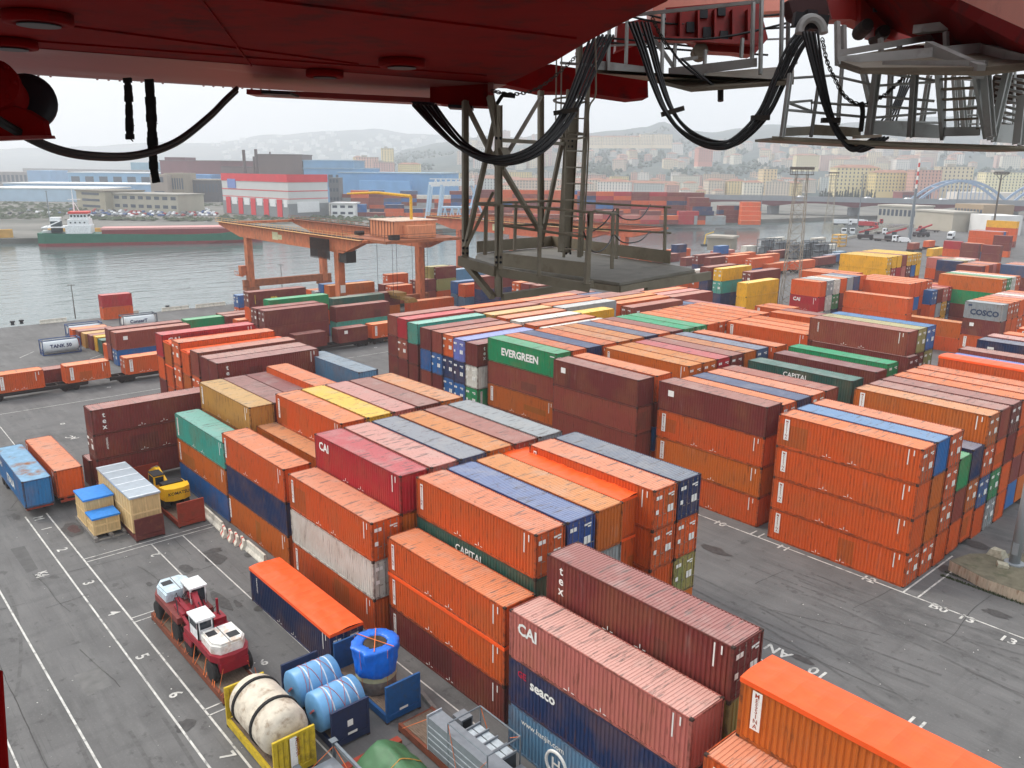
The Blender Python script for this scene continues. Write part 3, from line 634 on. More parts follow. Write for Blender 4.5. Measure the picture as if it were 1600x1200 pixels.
for i, (y, c) in enumerate(wd_):
    container((WX, y, 1.17), 'Y', F20, 2.591, c[0], c[1:], CNAME[c[0]]+' short container, '+wl[i]+' from the left on the wagon train', G5)
container((WX-4.4, -38.5, 0.05), 'Y', F20, 2.591, 'm', 'z', 'maroon short container standing behind the two left wagon loads', G5)
container((-113.5, 1.2, 1.17), 'Y', F20, 2.591, 'M', 'F', 'brown short container on the rear track left of the gantry leg', G5)
for i, y in enumerate((-47, -29.5, -12, 2, 15)): wagon(WX, y, 14.5 if i != 1 else 15.5, 'flat rail wagon, '+wl[i]+' from the left beside the asphalt')
for i, (u, v, c) in enumerate(((1042,437,'od'),(1075,434,'od'),(1190,412,'o'),(1233,408,'oM'),(1268,402,'m'),(1284,398,'s'))):
    q = at(u, v, 3.8); container((q.x, q.y, 1.17), 'Y', F20 if i < 2 else F40, 2.591, c[0], c[1:], CNAME[c[0]]+' container, '+wl[i]+' of the far wagon train past the platform tip', G5)
    wagon(q.x, q.y-1, 13.5, 'flat rail wagon, '+wl[i]+' in the train past the platform tip')
q = at(997.5,445,2.6); container((q.x, q.y, 0.02), 'Y', F20, 2.591, 'g', 'dc', 'green container on the ground below the platform tip', G3)
q = at(1300,393,3.6); container((q.x, q.y, 1.0), 'Y', F20, 2.591, 'l', 'd', 'pale blue container just left of the big yellow block', G3)
for i, (u, v, c) in enumerate(((1418,379.5,'M'),(1443,376,'o'))):
    q = at(u, v, 3.8); container((q.x, q.y, 1.17), 'Y', F20, 2.591, c, 'F', CNAME[c]+' container on a wagon right behind the big yellow block', G5)
    wagon(q.x, q.y-1, 12.5, ('near' if i == 0 else 'far')+' flat wagon behind the big yellow block')
# ---------------------------------------------------------------- far side of the harbour
VYAW = -YAW
def vh(u): return 261.8+(u-803)*0.0095
def gpt(u, w_, z=0.0):      # ground point straight below the horizon at photo column u, w_ metres ahead
    r_ = ray(u, vh(u)); return Vector((CAM_POS.x+r_.x*w_, CAM_POS.y+r_.y*w_, z))
def zat(u, v, w_): return CAM_POS.z+(vh(u)-v)/FPX*w_
poly('far_shore', [(-397,-900),(-397,7),(-352,118),(-330,250),(-292,400),(-262,560),(-250,760),(-230,1500),(-200,3000),(-200,6000),(-6000,6000),(-6000,-900)], -0.2, mat('shore_ground', S(112,110,104), 0.9, nscale=0.03, namt=0.3, dirt=(0.045,0.055,0.04), damt=0.75, dscale=0.012), 'structure', 3.2)
MWIN = mat('far_window', S(70,80,92), 0.3, nscale=1, namt=0.1)
def bbox(name, u0, u1, vt, vb, w0, w1, deep, col, label, cat, roof=None, bands=0, cols=0, group=None, gable=0.0):
    a = gpt(u0, w0); b = gpt(u1, w1); uc = (u0+u1)/2; wc = (w0+w1)/2
    zt = zat(uc, vt, wc); zb = min(zat(uc, vb, wc), 4.0) if vb else 0; zb = max(zb, -0.2) if zb > -8 else -0.2
    n_ = Vector((-(b-a).y, (b-a).x, 0)).normalized()
    if n_.dot(a-CAM_POS) < 0: n_ = -n_
    d_ = n_*deep; L = (b-a).length; e1 = (b-a).normalized()
    r = empty(name, (a.x, a.y, 0), 0, label, cat, group)
    def loc(p): return Vector(p)-Vector((a.x, a.y, 0))
    m = MB(); m.prism([loc((p.x, p.y, -0.3)) for p in (a, b, b+d_, a+d_)], (0, 0, zt+0.3)); m.build('wall', mat('wall_'+'_'.join(str(int(c)) for c in col), S(*col), 0.8, nscale=0.12, namt=0.08), r)
    if roof:
        m = MB(); q = [a-e1*.6-n_*.6, b+e1*.6-n_*.6, b+e1*.6+d_+n_*.6, a-e1*.6+d_+n_*.6]; q = [loc((p.x, p.y, zt+0.02)) for p in q]
        if gable:
            m1 = (q[0]+q[3])/2+Vector((0, 0, gable)); m2 = (q[1]+q[2])/2+Vector((0, 0, gable)); c0 = m1+e1*deep*.35; c1 = m2-e1*deep*.35
            m.add(q+[c0, c1], [(0,1,5,4),(2,3,4,5),(1,2,5),(3,0,4),(0,3,2,1)])
        else: m.prism(q, (0, 0, 0.9))
        m.build('roof', mat('roofing_'+'_'.join(map(str, roof)), S(*roof), 0.8, nscale=0.2, namt=0.12), r)
    if bands:
        m = MB(); H_ = zt
        for i in range(bands):
            z0 = H_*(i+0.45)/bands; hh = H_/bands*0.38
            for k in range(max(1, cols)):
                s0 = L*(k+0.2)/max(1, cols); s1 = L*(k+0.8)/max(1, cols)
                m.prism([loc((a+e1*s0-n_*.12)+Vector((0,0,z0))), loc((a+e1*s1-n_*.12)+Vector((0,0,z0))), loc((a+e1*s1+n_*.05)+Vector((0,0,z0))), loc((a+e1*s0+n_*.05)+Vector((0,0,z0)))], (0, 0, hh))
        m.build('window', MWIN, r)
    return r, a, b, n_, zt
# red and white warehouse
A0, A1, A2 = Vector((-540,168,0)), Vector((-462,178,0)), Vector((-468,209,0)); A3 = A2+(A0-A1)
wr = empty('warehouse', A1, 0, 'white and red warehouse with five red doors across the harbour', 'warehouse')
def wpan(p, q, z0, z1, out_, name, m, par=wr, inn=0.05):
    e = (q-p).normalized(); n_ = Vector((e.y, -e.x, 0)); 
    if n_.dot(CAM_POS-p) < 0: n_ = -n_
    b = MB(); b.prism([p+n_*out_-A1+Vector((0,0,z0)), q+n_*out_-A1+Vector((0,0,z0)), q-n_*inn-A1+Vector((0,0,z0)), p-n_*inn-A1+Vector((0,0,z0))], (0, 0, z1-z0)); return b.build(name, m, par)
HW = 26.0
b = MB(); b.prism([p-A1 for p in (A0, A1, A2, A3)], (0, 0, HW)); b.build('wall', mat('cladding', S(196,198,196), 0.7, nscale=0.1, namt=0.04), wr)
MRED = mat('warehouse_red', S(206,52,62), 0.6, nscale=0.2, namt=0.06); MGRY = mat('warehouse_grey', S(128,132,134), 0.7)
for p, q in ((A0, A1), (A1, A2)):
    wpan(p, q, HW-4.2, HW+0.6, 0.3, 'parapet', MRED); wpan(p, q, HW*.62, HW*.62+0.5, 0.15, 'trim', MRED); wpan(p, q, HW*.44, HW*.44+0.4, 0.15, 'trim', MRED); wpan(p, q, 0, 8.6, 0.2, 'base_cladding', MGRY)
for k in range(5):
    s = 0.06+k*0.195; p = A0.lerp(A1, s); q = A0.lerp(A1, s+0.07); wpan(p, q, 0.2, 11, 0.5, 'door', MRED)
    p = A0.lerp(A1, s+0.095); q = A0.lerp(A1, min(s+0.175, .985)); wpan(p, q, 6.5, 11, 0.4, 'window', mat('cladding_light', S(224,226,226), 0.5))
wpan(A0.lerp(A1, 0.1), A0.lerp(A1, 0.23), 17.0, 23.0, 0.4, 'signboard', mat('sign_blue', S(112,132,188), 0.6)); wpan(A1.lerp(A2, 0.2), A1.lerp(A2, 0.75), 3, 9.6, 0.5, 'shutter', mat('cladding_light', S(224,226,226), 0.5))
# other buildings: name, u0,u1,vt,vb,w0,w1,deep,col,label,cat,roof,bands,cols
BL = (142,176,206); BP = (166,190,208); MB_ = (118,92,92); GB = (150,146,128)
for a in (
 ('office_block',514,551,318,338,520,520,18,(226,228,226),'white office block beside the red and white warehouse','office',(200,200,198),2,3),
 ('harbour_office',113,158,298,332,585,565,30,(160,154,134),'taller olive-grey head of the long harbour office building','office',(120,112,98),3,1),
 ('harbour_office',158,272,303,326,572,548,25,(170,166,150),'long grey harbour office with window bands behind the car park','office',(150,146,136),2,9),
 ('warehouse',-40,150,294,318,700,700,60,BP,'pale blue shed with a scalloped white roof at the far left','warehouse',(226,228,226),0,0),
 ('warehouse',0,232,287,306,780,780,60,BL,'long light blue warehouse behind the scalloped shed','warehouse',(220,224,226),0,0),
 ('warehouse',104,236,270,292,900,900,60,(130,174,206),'blue warehouse with green panels under the hanging cable','warehouse',(214,220,222),1,6),
 ('flyover',34,240,264,274,1150,1000,12,(150,148,150),'grey elevated road strip behind the blue sheds','flyover',None,0,0),
 ('warehouse',-20,40,268,286,1000,1000,40,(150,144,142),'ribbed grey silo shed at the far left edge','warehouse',None,1,9),
 ('warehouse',40,76,266,286,950,950,40,(138,172,204),'small blue shed right of the ribbed grey one','warehouse',None,0,0),
 ('warehouse',204,252,254,268,1100,1100,40,(132,172,190),'teal shed behind the torn hanging strip','warehouse',None,0,0),
 ('steelworks_hall',250,345,252,300,860,830,60,(112,70,74),'dark red steelworks hall with pale window band','factory',(104,84,84),0,0),
 ('steelworks_hall',258,290,246,256,870,870,30,(104,66,70),'raised dark red bay on the steelworks roof','factory',None,0,0),
 ('steelworks_hall',345,480,262,300,800,780,50,(112,94,90),'brown steelworks hall directly behind the warehouse','factory',(96,84,84),1,22),
 ('silo_block',254,284,270,306,700,700,30,(150,138,120),'ochre concrete silo with ribs left of the dark shed','silo',None,1,8),
 ('silo_block',232,258,272,302,690,690,30,(158,144,132),'squarish tan silo behind the torn strip tip','silo',None,2,1),
 ('warehouse',284,328,272,282,760,760,30,(110,156,204),'bright blue roof slab among the steelworks sheds','warehouse',None,0,0),
 ('warehouse',286,338,281,306,720,720,30,(86,84,88),'dark slatted shed left of the red and white warehouse','warehouse',(160,152,140),1,10),
 ('gasometer',403,472,243,264,760,760,40,(104,88,84),'brown ribbed tank block behind the warehouse','tank',(96,84,82),0,0),
 ('factory_hall',474,552,252,300,760,760,60,(122,158,186),'tall blue factory hall beside the brown tanks','factory',(140,166,186),0,0),
 ('factory_hall',474,582,264,300,740,730,20,(116,156,190),'long mid-height blue factory wing with dark windows','factory',(132,158,178),1,9),
 ('factory_hall',528,690,271,302,700,690,80,(112,158,200),'bright blue long factory hall behind the far containers','factory',(140,164,180),0,0),
 ('factory_hall',560,640,282,302,684,680,6,(120,168,214),'paler blue lean-to on the long factory hall','factory',None,0,0),
 ('scaffold_building',513,528,277,312,560,560,14,(110,112,114),'narrow scaffolded block right of the warehouse','building',None,4,3),
 ('market_hall',1380,1440,322,334,520,500,20,(170,166,156),'low shed with white pillars behind the parked trucks','shed',(178,172,160),1,9),
 ('market_hall',1440,1500,330,348,470,440,16,(168,162,148),'long grey quay shed below the viaduct','shed',(176,172,162),0,0),
 ('market_hall',1500,1545,318,350,460,440,20,(150,132,110),'brown shed under the viaduct by the dark mast','shed',None,1,9),
 ('metal_shed',1560,1610,336,346,420,420,20,(214,214,212),'white-roofed shed at the right edge under the viaduct','shed',None,0,0),
 ('metal_shed',1415,1460,300,312,760,760,20,(130,72,72),'red brick shed above the viaduct left of the arch','shed',(150,120,110),1,12),
 ('metal_shed',1500,1600,300,308,800,800,20,(214,206,196),'pale shed row behind the blue arch','shed',None,0,0),
): bbox(*a[:10], a[10], *( (a[11], a[12], a[13]) if len(a) > 13 else ()))
for u, vt, w_, rr in ((382,235,760,1.6),(397,245,770,1.0),(401,234,760,1.6),(423,238,770,.8)):
    p = gpt(u, w_); b = MB(); b.tube([(p.x, p.y, 0), (p.x, p.y, zat(u, vt, w_))], [rr*1.15, rr*.9], 10)
    tag(b.build('chimney', mat('chimney_soot', S(88,72,70), 0.8)), 'thin dark chimney at photo position %s over the brown steelworks' % {382:'far left', 397:'between the two tall ones', 401:'right of the short one', 423:'on the tank block'}[u], 'chimney')
# quay furniture across the water
def quay_run(name, y0, y1, x, zh, dpt, m, label, cat, ang=0.405):
    b = MB(); p = Vector((x, y0, -0.2)); q = Vector((x+(y1-y0)*ang, y1, -0.2)); 
    b.prism([p, q, q-Vector((dpt, 0, 0)), p-Vector((dpt, 0, 0))], (0, 0, zh)); return tag(b.build(name, m), label, cat)
MOCH = mat('ochre_barrier', S(206,160,84), 0.8, nscale=0.2, namt=0.2)
quay_run('flood_barrier', -160, 14, -404, 3.6, 2.5, MOCH, 'ochre barrier run on the quay left of the ship', 'barrier', 0.02)
quay_run('flood_barrier', 28, 62, -398, 3.4, 2.5, MOCH, 'ochre barrier run on the quay right of the ship bridge', 'barrier')
quay_run('quay_parapet', -160, 8, -397.5, 1.2, 1.0, MCONC, 'pale concrete parapet along the far quay edge', 'parapet', 0.0)
# ---------------------------------------------------------------- cargo ship
sh = empty('cargo_ship', (-379, 20, -2.5), math.atan2(84, 34), 'green coaster with white bridge moored at the far quay', 'ship')
MSG = mat('ship_green', S(38,104,82), 0.5, nscale=0.5, namt=0.1); MSR = mat('ship_red', S(132,56,58), 0.6, nscale=0.5, namt=0.12); MSW = mat('ship_white', S(228,230,230), 0.5); MSP = mat('hatch_pink', S(206,150,146), 0.7); MSD = mat('ship_dark', S(40,56,60), 0.6)
LS = 92.0; st = [(0,0.7),(3,0.95),(10,1),(60,1),(74,0.95),(83,0.65),(89,0.28),(92,0.02)]; shz = [5.6,5.5,5.3,4.2,4.5,5.6,6.6,7.0]
def hull(z0f, z1f, name, m, gap=0.0):
    b = MB(); vs = []; 
    for (x, k), z in zip(st, shz):
        for s_ in (-1, 1):
            for zz in (z0f(z), z1f(z)): vs.append((x-(0.0), s_*6.6*k*(0.86 if zz < 0.5 and x > 70 else 1), zz))
    n_ = len(st); fs = []
    for i in range(n_-1): a = i*4; fs += [(a, a+4, a+5, a+1), (a+2, a+3, a+7, a+6), (a+1, a+5, a+7, a+3)]
    fs += [(0, 1, 3, 2)]; b.add(vs, fs); return b.build(name, m, sh)
hull(lambda z: -1.0, lambda z: 1.3, 'hull_bottom', MSR); hull(lambda z: 1.3, lambda z: z, 'hull', MSG)
b = MB(); b.box(25, -5.4, 4.2, 78, 5.4, 6.6); b.build('hatch_coaming', MSR, sh); b = MB(); b.box(24.6, -5.6, 6.6, 78.4, 5.6, 7.4); b.build('hatch_cover', MSP, sh)
b = MB(); b.box(11, -5.5, 5.2, 21, 5.5, 8.6); b.box(12, -5, 8.6, 20.5, 5, 11.2); b.box(13, -4.4, 11.2, 20, 4.4, 13.6); b.box(2, -5.8, 7.8, 11, 5.8, 8.1); b.build('superstructure', MSW, sh)
b = MB(); b.box(12.6, -4.8, 13.6, 20.4, 4.8, 14.4); b.build('bridge_roof', mat('ship_roof_red', S(206,60,52), 0.5), sh)
b = MB()
for k in range(5): b.box(13.4+k*1.3, -4.46, 12.2, 14.2+k*1.3, -4.38, 13.1)
b.box(20.0, -3.8, 12.2, 20.06, 3.8, 13.1)
for k in range(4): b.box(13+k*1.8, -5.06, 9.6, 13.6+k*1.8, -4.98, 10.2)
b.build('window', MSD, sh)
b = MB(); b.tube([(14.5, 0, 14.4), (14.5, 0, 24)], [0.35, 0.15]); b.bar((12.5, 0, 19.5), (17.5, 0, 19.5), 0.3); b.bar((14.5, -2.5, 17.6), (14.5, 2.5, 17.6), 0.2); b.bar((16.5, 0, 14.4), (15, 0, 18), 0.2); b.build('mast', MSW, sh)
b = MB(); b.box(5, -2, 5.6, 9, 2, 11.5); b.build('funnel', MSD, sh); b = MB(); b.box(5, -2.06, 10.4, 9, 2.06, 12); b.build('funnel_band', MSW, sh)
b = MB(); b.box(1.5, -3, 5.6, 5, 3, 6.4); b.tube([(2, -4, 7.5), (9, -4, 10.5)], .25); b.build('lifeboat_davit', MSW, sh)
# ---------------------------------------------------------------- parked cars on the far quay lot
CCN = ['white','silver','grey','black','red','blue','bright white','dark grey']; cc = {}
CARC = [(226,228,230),(200,204,208),(150,154,160),(60,62,68),(150,40,44),(50,80,130),(232,232,232),(120,124,128)]
_b = MB(); _b.box(-2.1, -0.85, 0.3, 2.1, 0.85, 0.95); _b.prism([(-1.7,-0.75,0.95),(1.0,-0.75,0.95),(0.4,-0.7,1.45),(-1.2,-0.7,1.45)], (0, 1.5, 0)); 
for x in (-1.35, 1.35):
    for y in (-0.86, 0.7): _b.lathe([(0.32, 0), (0.32, 0.16)], 10, (0,0,0), 1, Matrix.Translation((x, y+0.16, 0.32)) @ Matrix.Rotation(math.pi/2, 4, 'X'))
MCAR = bpy.data.materials.new('car_paint'); MCAR.use_nodes = True; _n = MCAR.node_tree.nodes; _oi = _n.new('ShaderNodeObjectInfo'); MCAR.node_tree.links.new(_oi.outputs['Color'], _n['Principled BSDF'].inputs['Base Color']); _n['Principled BSDF'].inputs['Roughness'].default_value = 0.35
CARM = _b.mesh('parked_car', [MCAR, MDARKF]); rs = random.Random(5)
for row in range(9):
    wv = 500+row*14
    for k in range(34):
        u = 128+k*6.3+row*2.5+rs.uniform(-.6, .6)
        if u > 342-row*5 or rs.random() < 0.22 or u > 250 and row > 5: continue
        cc[row] = cc.get(row, 0)+1; ci = rs.randrange(8); p = gpt(u, wv+ (u-128)*0.12, -0.2); o = inst('parked_car', CARM, None, p, (0, 0, R(150)+rs.uniform(-.1, .1)), S(*CARC[ci]))
        tag(o, '%s car, %s from left in row %s of the far quay car park' % (CCN[ci], nth(cc[row]), ['one','two','three','four','five','six','seven','eight','nine'][row]), 'car', 'cars parked in the lot across the harbour')
for k in range(16):
    p = gpt(6+k*7+rs.uniform(-2, 2), 520+rs.random()*60, -0.2); o = inst('parked_car', CARM, None, p, (0, 0, R(150)), (*S(*rs.choice(CARC))[:3], 1)); tag(o, 'parked car, %s from the far left behind the ship stern' % nth(k+1), 'car', 'cars parked in the lot across the harbour')
# low bushes and embankments on the far quay
rb_ = random.Random(12); b = MB()
for _ in range(900):
    u = rb_.choice((rb_.uniform(-20,120), rb_.uniform(120,345), rb_.uniform(345,760))); w_ = rb_.uniform(470,660) if u < 345 else rb_.uniform(455,520)
    if u < 345 and 128 < u and 495 < w_ < 640: w_ = rb_.choice((rb_.uniform(470,490), rb_.uniform(645,690)))
    p = gpt(u, w_, -.3); s_ = rb_.uniform(1, 3.2); pts = [(s_*math.cos(a)*rb_.uniform(.6,1.3), s_*math.sin(a)*rb_.uniform(.6,1.3), s_*rb_.uniform(.1,.4)) for a in (0,1.25,2.5,3.75,5)]
    vs = pts+[(0,0,s_*rb_.uniform(.5,.9))]; b.add(vs, [(5,i,(i+1)%5) for i in range(5)]+[(4,3,2,1,0)], 0, Matrix.Translation(p))
tag(b.build('scrub', mat('quay_scrub', S(70,78,60), .95, nscale=.3, namt=.4)), 'low scrub and weeds on the far quay ground', 'scrub', None, 'stuff')
# ---------------------------------------------------------------- hills
def prof(pts, u):
    if u <= pts[0][0]: return pts[0][1]
    for (a, b), (c, d) in zip(pts, pts[1:]):
        if u <= c:
            t = (u-a)/(c-a); t = t*t*(3-2*t); return b+(d-b)*t
    return pts[-1][1]
HP = [(500,265),(560,258),(600,246),(640,233),(690,224),(720,219),(770,213),(810,217),(860,207),(905,211),(960,206),(1005,201),(1032,193),(1062,205),(1110,209),(1150,203),(1200,197),(1260,201),(1330,194),(1450,186),(1600,178),(1800,172)]
HW0, HW1 = 1250, 3300
def hillz(u, w_):
    z1 = max(0, zat(u, prof(HP, u), HW1)); t = max(0, min(1.25, (w_-HW0)/(HW1-HW0)))
    s = t**1.25 if t <= 1 else 1-(t-1)*1.2
    n_ = mnoise.fractal(Vector((u*0.012, w_*0.0022, 3.1)), 0.9, 2.1, 5)
    return 4+max(0, z1-4)*s*(1+0.16*n_*(1-abs(2*min(t, 1)-1)))
def hill_mesh(name, u0, u1, nu, w0, w1, nw, fz, m):
    b = MB(); vs = []; fs = []
    for i in range(nu+1):
        for j in range(nw+1):
            u = u0+(u1-u0)*i/nu; w_ = w0+(w1-w0)*j/nw; p = gpt(u, w_); vs.append((p.x, p.y, fz(u, w_)))
    for i in range(nu):
        for j in range(nw): a = i*(nw+1)+j; fs.append((a, a+nw+1, a+nw+2, a+1))
    b.add(vs, fs); o = b.build(name, m, None, True); o['kind'] = 'structure'; return o
MHIL = mat('hill_scrub', S(60,74,72), 0.95, nscale=0.012, namt=0.25, dirt=(0.16,0.15,0.11), damt=0.55, dscale=0.006)
hill_mesh('hills', 480, 1800, 150, HW0-250, 3900, 44, lambda u, w_: hillz(u, w_) if w_ > HW0 else 4*max(0, (w_-1000)/250)-0.1, MHIL)
FP = [(-400,238),(-200,236),(0,233),(150,229),(300,224),(450,214),(560,204),(640,208),(700,214),(800,226),(900,238),(1000,250)]
def farz(u, w_): t = max(0, min(1.2, (w_-3600)/(5600-3600))); z1 = zat(u, prof(FP, u), 5600); return 2+z1*(t**1.1 if t < 1 else 1-(t-1))*(1+0.15*mnoise.fractal(Vector((u*0.01, w_*0.001, 9)), 0.9, 2.1, 5))
hill_mesh('distant_hills', -500, 1050, 90, 3400, 6000, 24, farz, MHIL)
# woodland on the slopes
def woods():
    rw = random.Random(8); b = MB(); 
    for _ in range(8000):
        u = rw.uniform(560, 1640); w_ = HW0+(3000-HW0)*rw.random()**1.4; 
        if mnoise.noise(Vector((u*0.02, w_*0.004, 1.7))) < 0.0: continue
        z = hillz(u, w_); p = gpt(u, w_, z-1); s = rw.uniform(5, 10); h = s*rw.uniform(.8, 1.3)
        pts = [(s*.6*math.cos(a)*rw.uniform(.7, 1.2), s*.6*math.sin(a)*rw.uniform(.7, 1.2), h*rw.uniform(.3, .6)) for a in (0, 1.25, 2.5, 3.75, 5)]
        vs = [(0, 0, -1)]+pts+[(0, 0, h)]; fs = []
        for i in range(5): fs += [(0, 1+(i+1) % 5, 1+i), (6, 1+i, 1+(i+1) % 5)]
        b.add(vs, fs, 0, Matrix.Translation(p))
    return b.build('woodland', mat('woodland_green', S(50,66,54), 0.95, nscale=0.05, namt=0.35))
tag(woods(), 'bushy woodland covering the slopes above the town', 'woodland', None, 'stuff')
# ---------------------------------------------------------------- town
TWALL = bpy.data.materials.new('house_wall'); TWALL.use_nodes = True; _n = TWALL.node_tree.nodes; _oi = _n.new('ShaderNodeObjectInfo'); TWALL.node_tree.links.new(_oi.outputs['Color'], _n['Principled BSDF'].inputs['Base Color']); _n['Principled BSDF'].inputs['Roughness'].default_value = 0.85
MROOFS = [mat('tile_roof', S(150,110,92), 0.85, nscale=0.2, namt=0.15), mat('flat_roof', S(170,164,154), 0.85, nscale=0.2, namt=0.15)]
def town_mesh(w_, d, h, fl, win=1.1):
    b = MB(); b.box(-w_/2, -d/2, -6, w_/2, d/2, h)
    for side in range(4):
        L = w_ if side % 2 == 0 else d; o = d/2 if side % 2 == 0 else w_/2; M = Matrix.Rotation(side*math.pi/2, 4, 'Z'); n_ = max(2, int(L/3.4))
        for i in range(fl):
            for k in range(n_):
                x = -L/2+L*(k+.5)/n_; z = h*(i+.35)/fl; hh = min(1.7, h/fl*.55)
                b.add([(x-win/2, -o-.08, z), (x+win/2, -o-.08, z), (x+win/2, -o-.08, z+hh), (x-win/2, -o-.08, z+hh)], [(0, 1, 2, 3)], 1, M)
        b.box(-L/2-.15, -o-.3, h-.5, L/2+.15, -o-.05, h-.1, 0, M)
    return b.mesh('apartment_building', [TWALL, MWIN])
def town_roof(w_, d, h, hip):
    b = MB()
    if hip:
        a, c = w_/2+.5, d/2+.5; r_ = max(0, a-c*.9)
        b.add([(-a,-c,h),(a,-c,h),(a,c,h),(-a,c,h),(-r_,0,h+2.6),(r_,0,h+2.6)], [(0,1,5,4),(2,3,4,5),(1,2,5),(3,0,4),(0,3,2,1)])
    else: b.box(-w_/2-.2, -d/2-.2, h, w_/2+.2, d/2+.2, h+.5); b.box(-w_/4, -d/5, h+.5, 0, d/5, h+2.8)
    return b.mesh('roof', [MROOFS[0 if hip else 1]])
TV = []
for (a, d, h, fl, hip) in ((22,14,20,6,1),(30,14,23,7,0),(16,14,26,8,0),(38,15,19,6,1),(14,12,12,4,1),(24,13,32,10,0),(18,12,16,5,1),(44,16,24,8,0)): TV.append((town_mesh(a, d, h, fl), town_roof(a, d, h, hip)))
TC = [(222,206,176),(210,198,180),(228,222,212),(204,184,164),(206,172,158),(220,214,196),(196,192,184),(220,200,150),(196,158,146),(192,196,190)]
TN = ['cream','beige','white','tan','pinkish','ivory','grey','yellow','rose','pale green']
def house(p, k, col, rz, label, group, sc=1.0, name='apartment_building'):
    o = inst(name, TV[k][0], None, p, (0, 0, rz), S(*col)); o.scale = (sc, sc, sc); tag(o, label, 'building', group); inst('roof', TV[k][1], o); return o
def on_slope(u, v):
    w_ = HW0+20
    while w_ < HW1-50:
        z = hillz(u, w_)
        if z >= zat(u, v, w_): break
        w_ += 15
    return gpt(u, w_, hillz(u, w_)), w_
rt = random.Random(21)
# dense town at the foot: rows seen over the container terminal
cnt = 0; rowc = {}
for row, (w_, v0) in enumerate(((900,0),(960,0),(1040,0),(1130,0),(1220,0))):
    u = 690+row*9
    while u < 1620:
        k = rt.choice((0,1,3,4,6,0,3) if row < 3 else (0,1,2,3,6,7)); wd2 = (22,30,16,38,14,24,18,44)[k]
        if not (1255 < u < 1375 and row < 3) and rt.random() < 0.9:
            ci = rt.randrange(10); rc = rowc.get(row, 0)+1; rowc[row] = rc
            house(gpt(u, w_+rt.uniform(-12, 12), 0 if row < 3 else 3), k, TC[ci], VYAW+rt.uniform(-.35, .35), '%s house, %s from left in the %s row of the dense town' % (TN[ci], nth(rc), ['nearest','second','third','fourth','farthest'][row]), 'houses of the dense town', rt.uniform(.72, .98)); cnt += 1
        u += (wd2*1.02+rt.uniform(2, 9))*FPX/w_*0.9
# slope houses
for (ua, ub, va, vb, n_, ks, lab, grp) in ((720,905,222,266,60,(2,5,2,5,1),'%s tower block, %s from left on the slope behind the steel lattice','tower blocks on the left slope'),
     (1110,1300,226,266,40,(0,4,6,4),'%s villa, %s from left on the wooded middle slope','houses on the middle slope'),
     (1300,1450,232,272,56,(1,3,0,5,7),'%s block, %s from left on the right-hand slope','blocks on the right slope'),
     (1440,1620,225,266,34,(1,4,6),'%s house, %s from left high on the far right slope','houses high on the right slope'),
     (900,1110,238,268,30,(4,6,0),'%s low house, %s from left below the ridge-top blocks','houses below the ridge')):
    for i_, u in enumerate(sorted(rt.uniform(ua, ub) for _ in range(n_))):
        v = rt.uniform(va, vb); ci = rt.randrange(7); p, w_ = on_slope(u, v); house(p, rt.choice(ks), TC[ci], VYAW+rt.uniform(-.5, .5), lab % (TN[ci], nth(i_+1)), grp, rt.uniform(.8, 1.35))
for i, u in enumerate((928,952,972,992,1012,1032)):
    p, w_ = on_slope(u, 228); p = gpt(u, 1900, hillz(u, 1900)+0); p.z = zat(u, 229, 1900)
    house(p, 7 if i > 3 else 3, (232,216,188), VYAW+.1, 'long cream apartment block, %s from left in the ridge-top row' % ['first','second','third','fourth','fifth','sixth'][i], 'ridge-top apartment blocks', 1.02)
for (u, v, w_, k, col, rz, sc, lab) in ((1258,262,1330,3,(222,208,168),.05,1.0,'long cream palace with grey roof on the middle slope'),(1200,301,1000,2,(218,196,156),.1,1.1,'tall cream block left of the steel mast'),(1336,296,900,3,(218,204,160),0,1.25,'wide cream villa-school with tiled roof behind cypresses'),
       (1392,300,880,3,(216,196,140),.1,1.1,'yellow corner building right of the cypress row'),(1445,300,860,1,(200,156,140),.05,1.0,'salmon pink building behind the red and white pole'),(1490,300,870,1,(212,200,172),-.1,1.15,'cream building behind the top of the blue arch'),
       (1566,304,850,7,(230,222,184),0,.95,'pale building with dark windows right of the arch'),(1098,254,1420,0,(206,150,136),.2,1.2,'pink villa with pale roof on the middle slope'),(606,262,1500,2,(236,214,160),0,1.3,'cream tower house on the hill shoulder above the blue hall'),
       (574,272,1150,1,(222,186,170),0,1.0,'pinkish block above the blue hall'),(600,278,1100,1,(214,176,166),0,.9,'rose block just above the blue hall roof'),(640,274,1120,3,(236,218,164),0,.8,'low yellow building above the blue hall'),(560,258,1700,4,(230,200,130),0,1.3,'small yellow houses on the low ridge')):
    p = gpt(u, w_); p.z = max(0, zat(u, v, w_)); house(p, k, col, VYAW+rz, lab, None, sc)
mist = MB()
for i in range(150):
    u = 330+460*(i+rt.random())/150; v = rt.uniform(212, 250)
    w_ = 3700
    while w_ < 5500 and farz(u, w_) < zat(u, v, w_): w_ += 40
    if w_ >= 5500: continue
    p = gpt(u, w_, farz(u, w_)); q_ = rt.choice((18,26,34)); mist.box(-q_/2, -10, -8, q_/2, 10, rt.uniform(10, 24), 0, Matrix.Translation(p) @ Matrix.Rotation(VYAW+rt.uniform(-.4, .4), 4, 'Z'))
tag(mist.build('misty_houses', mat('misty_wall', S(206,206,200), .8)), 'pale houses scattered over the farthest misty hill', 'houses', None, 'stuff')
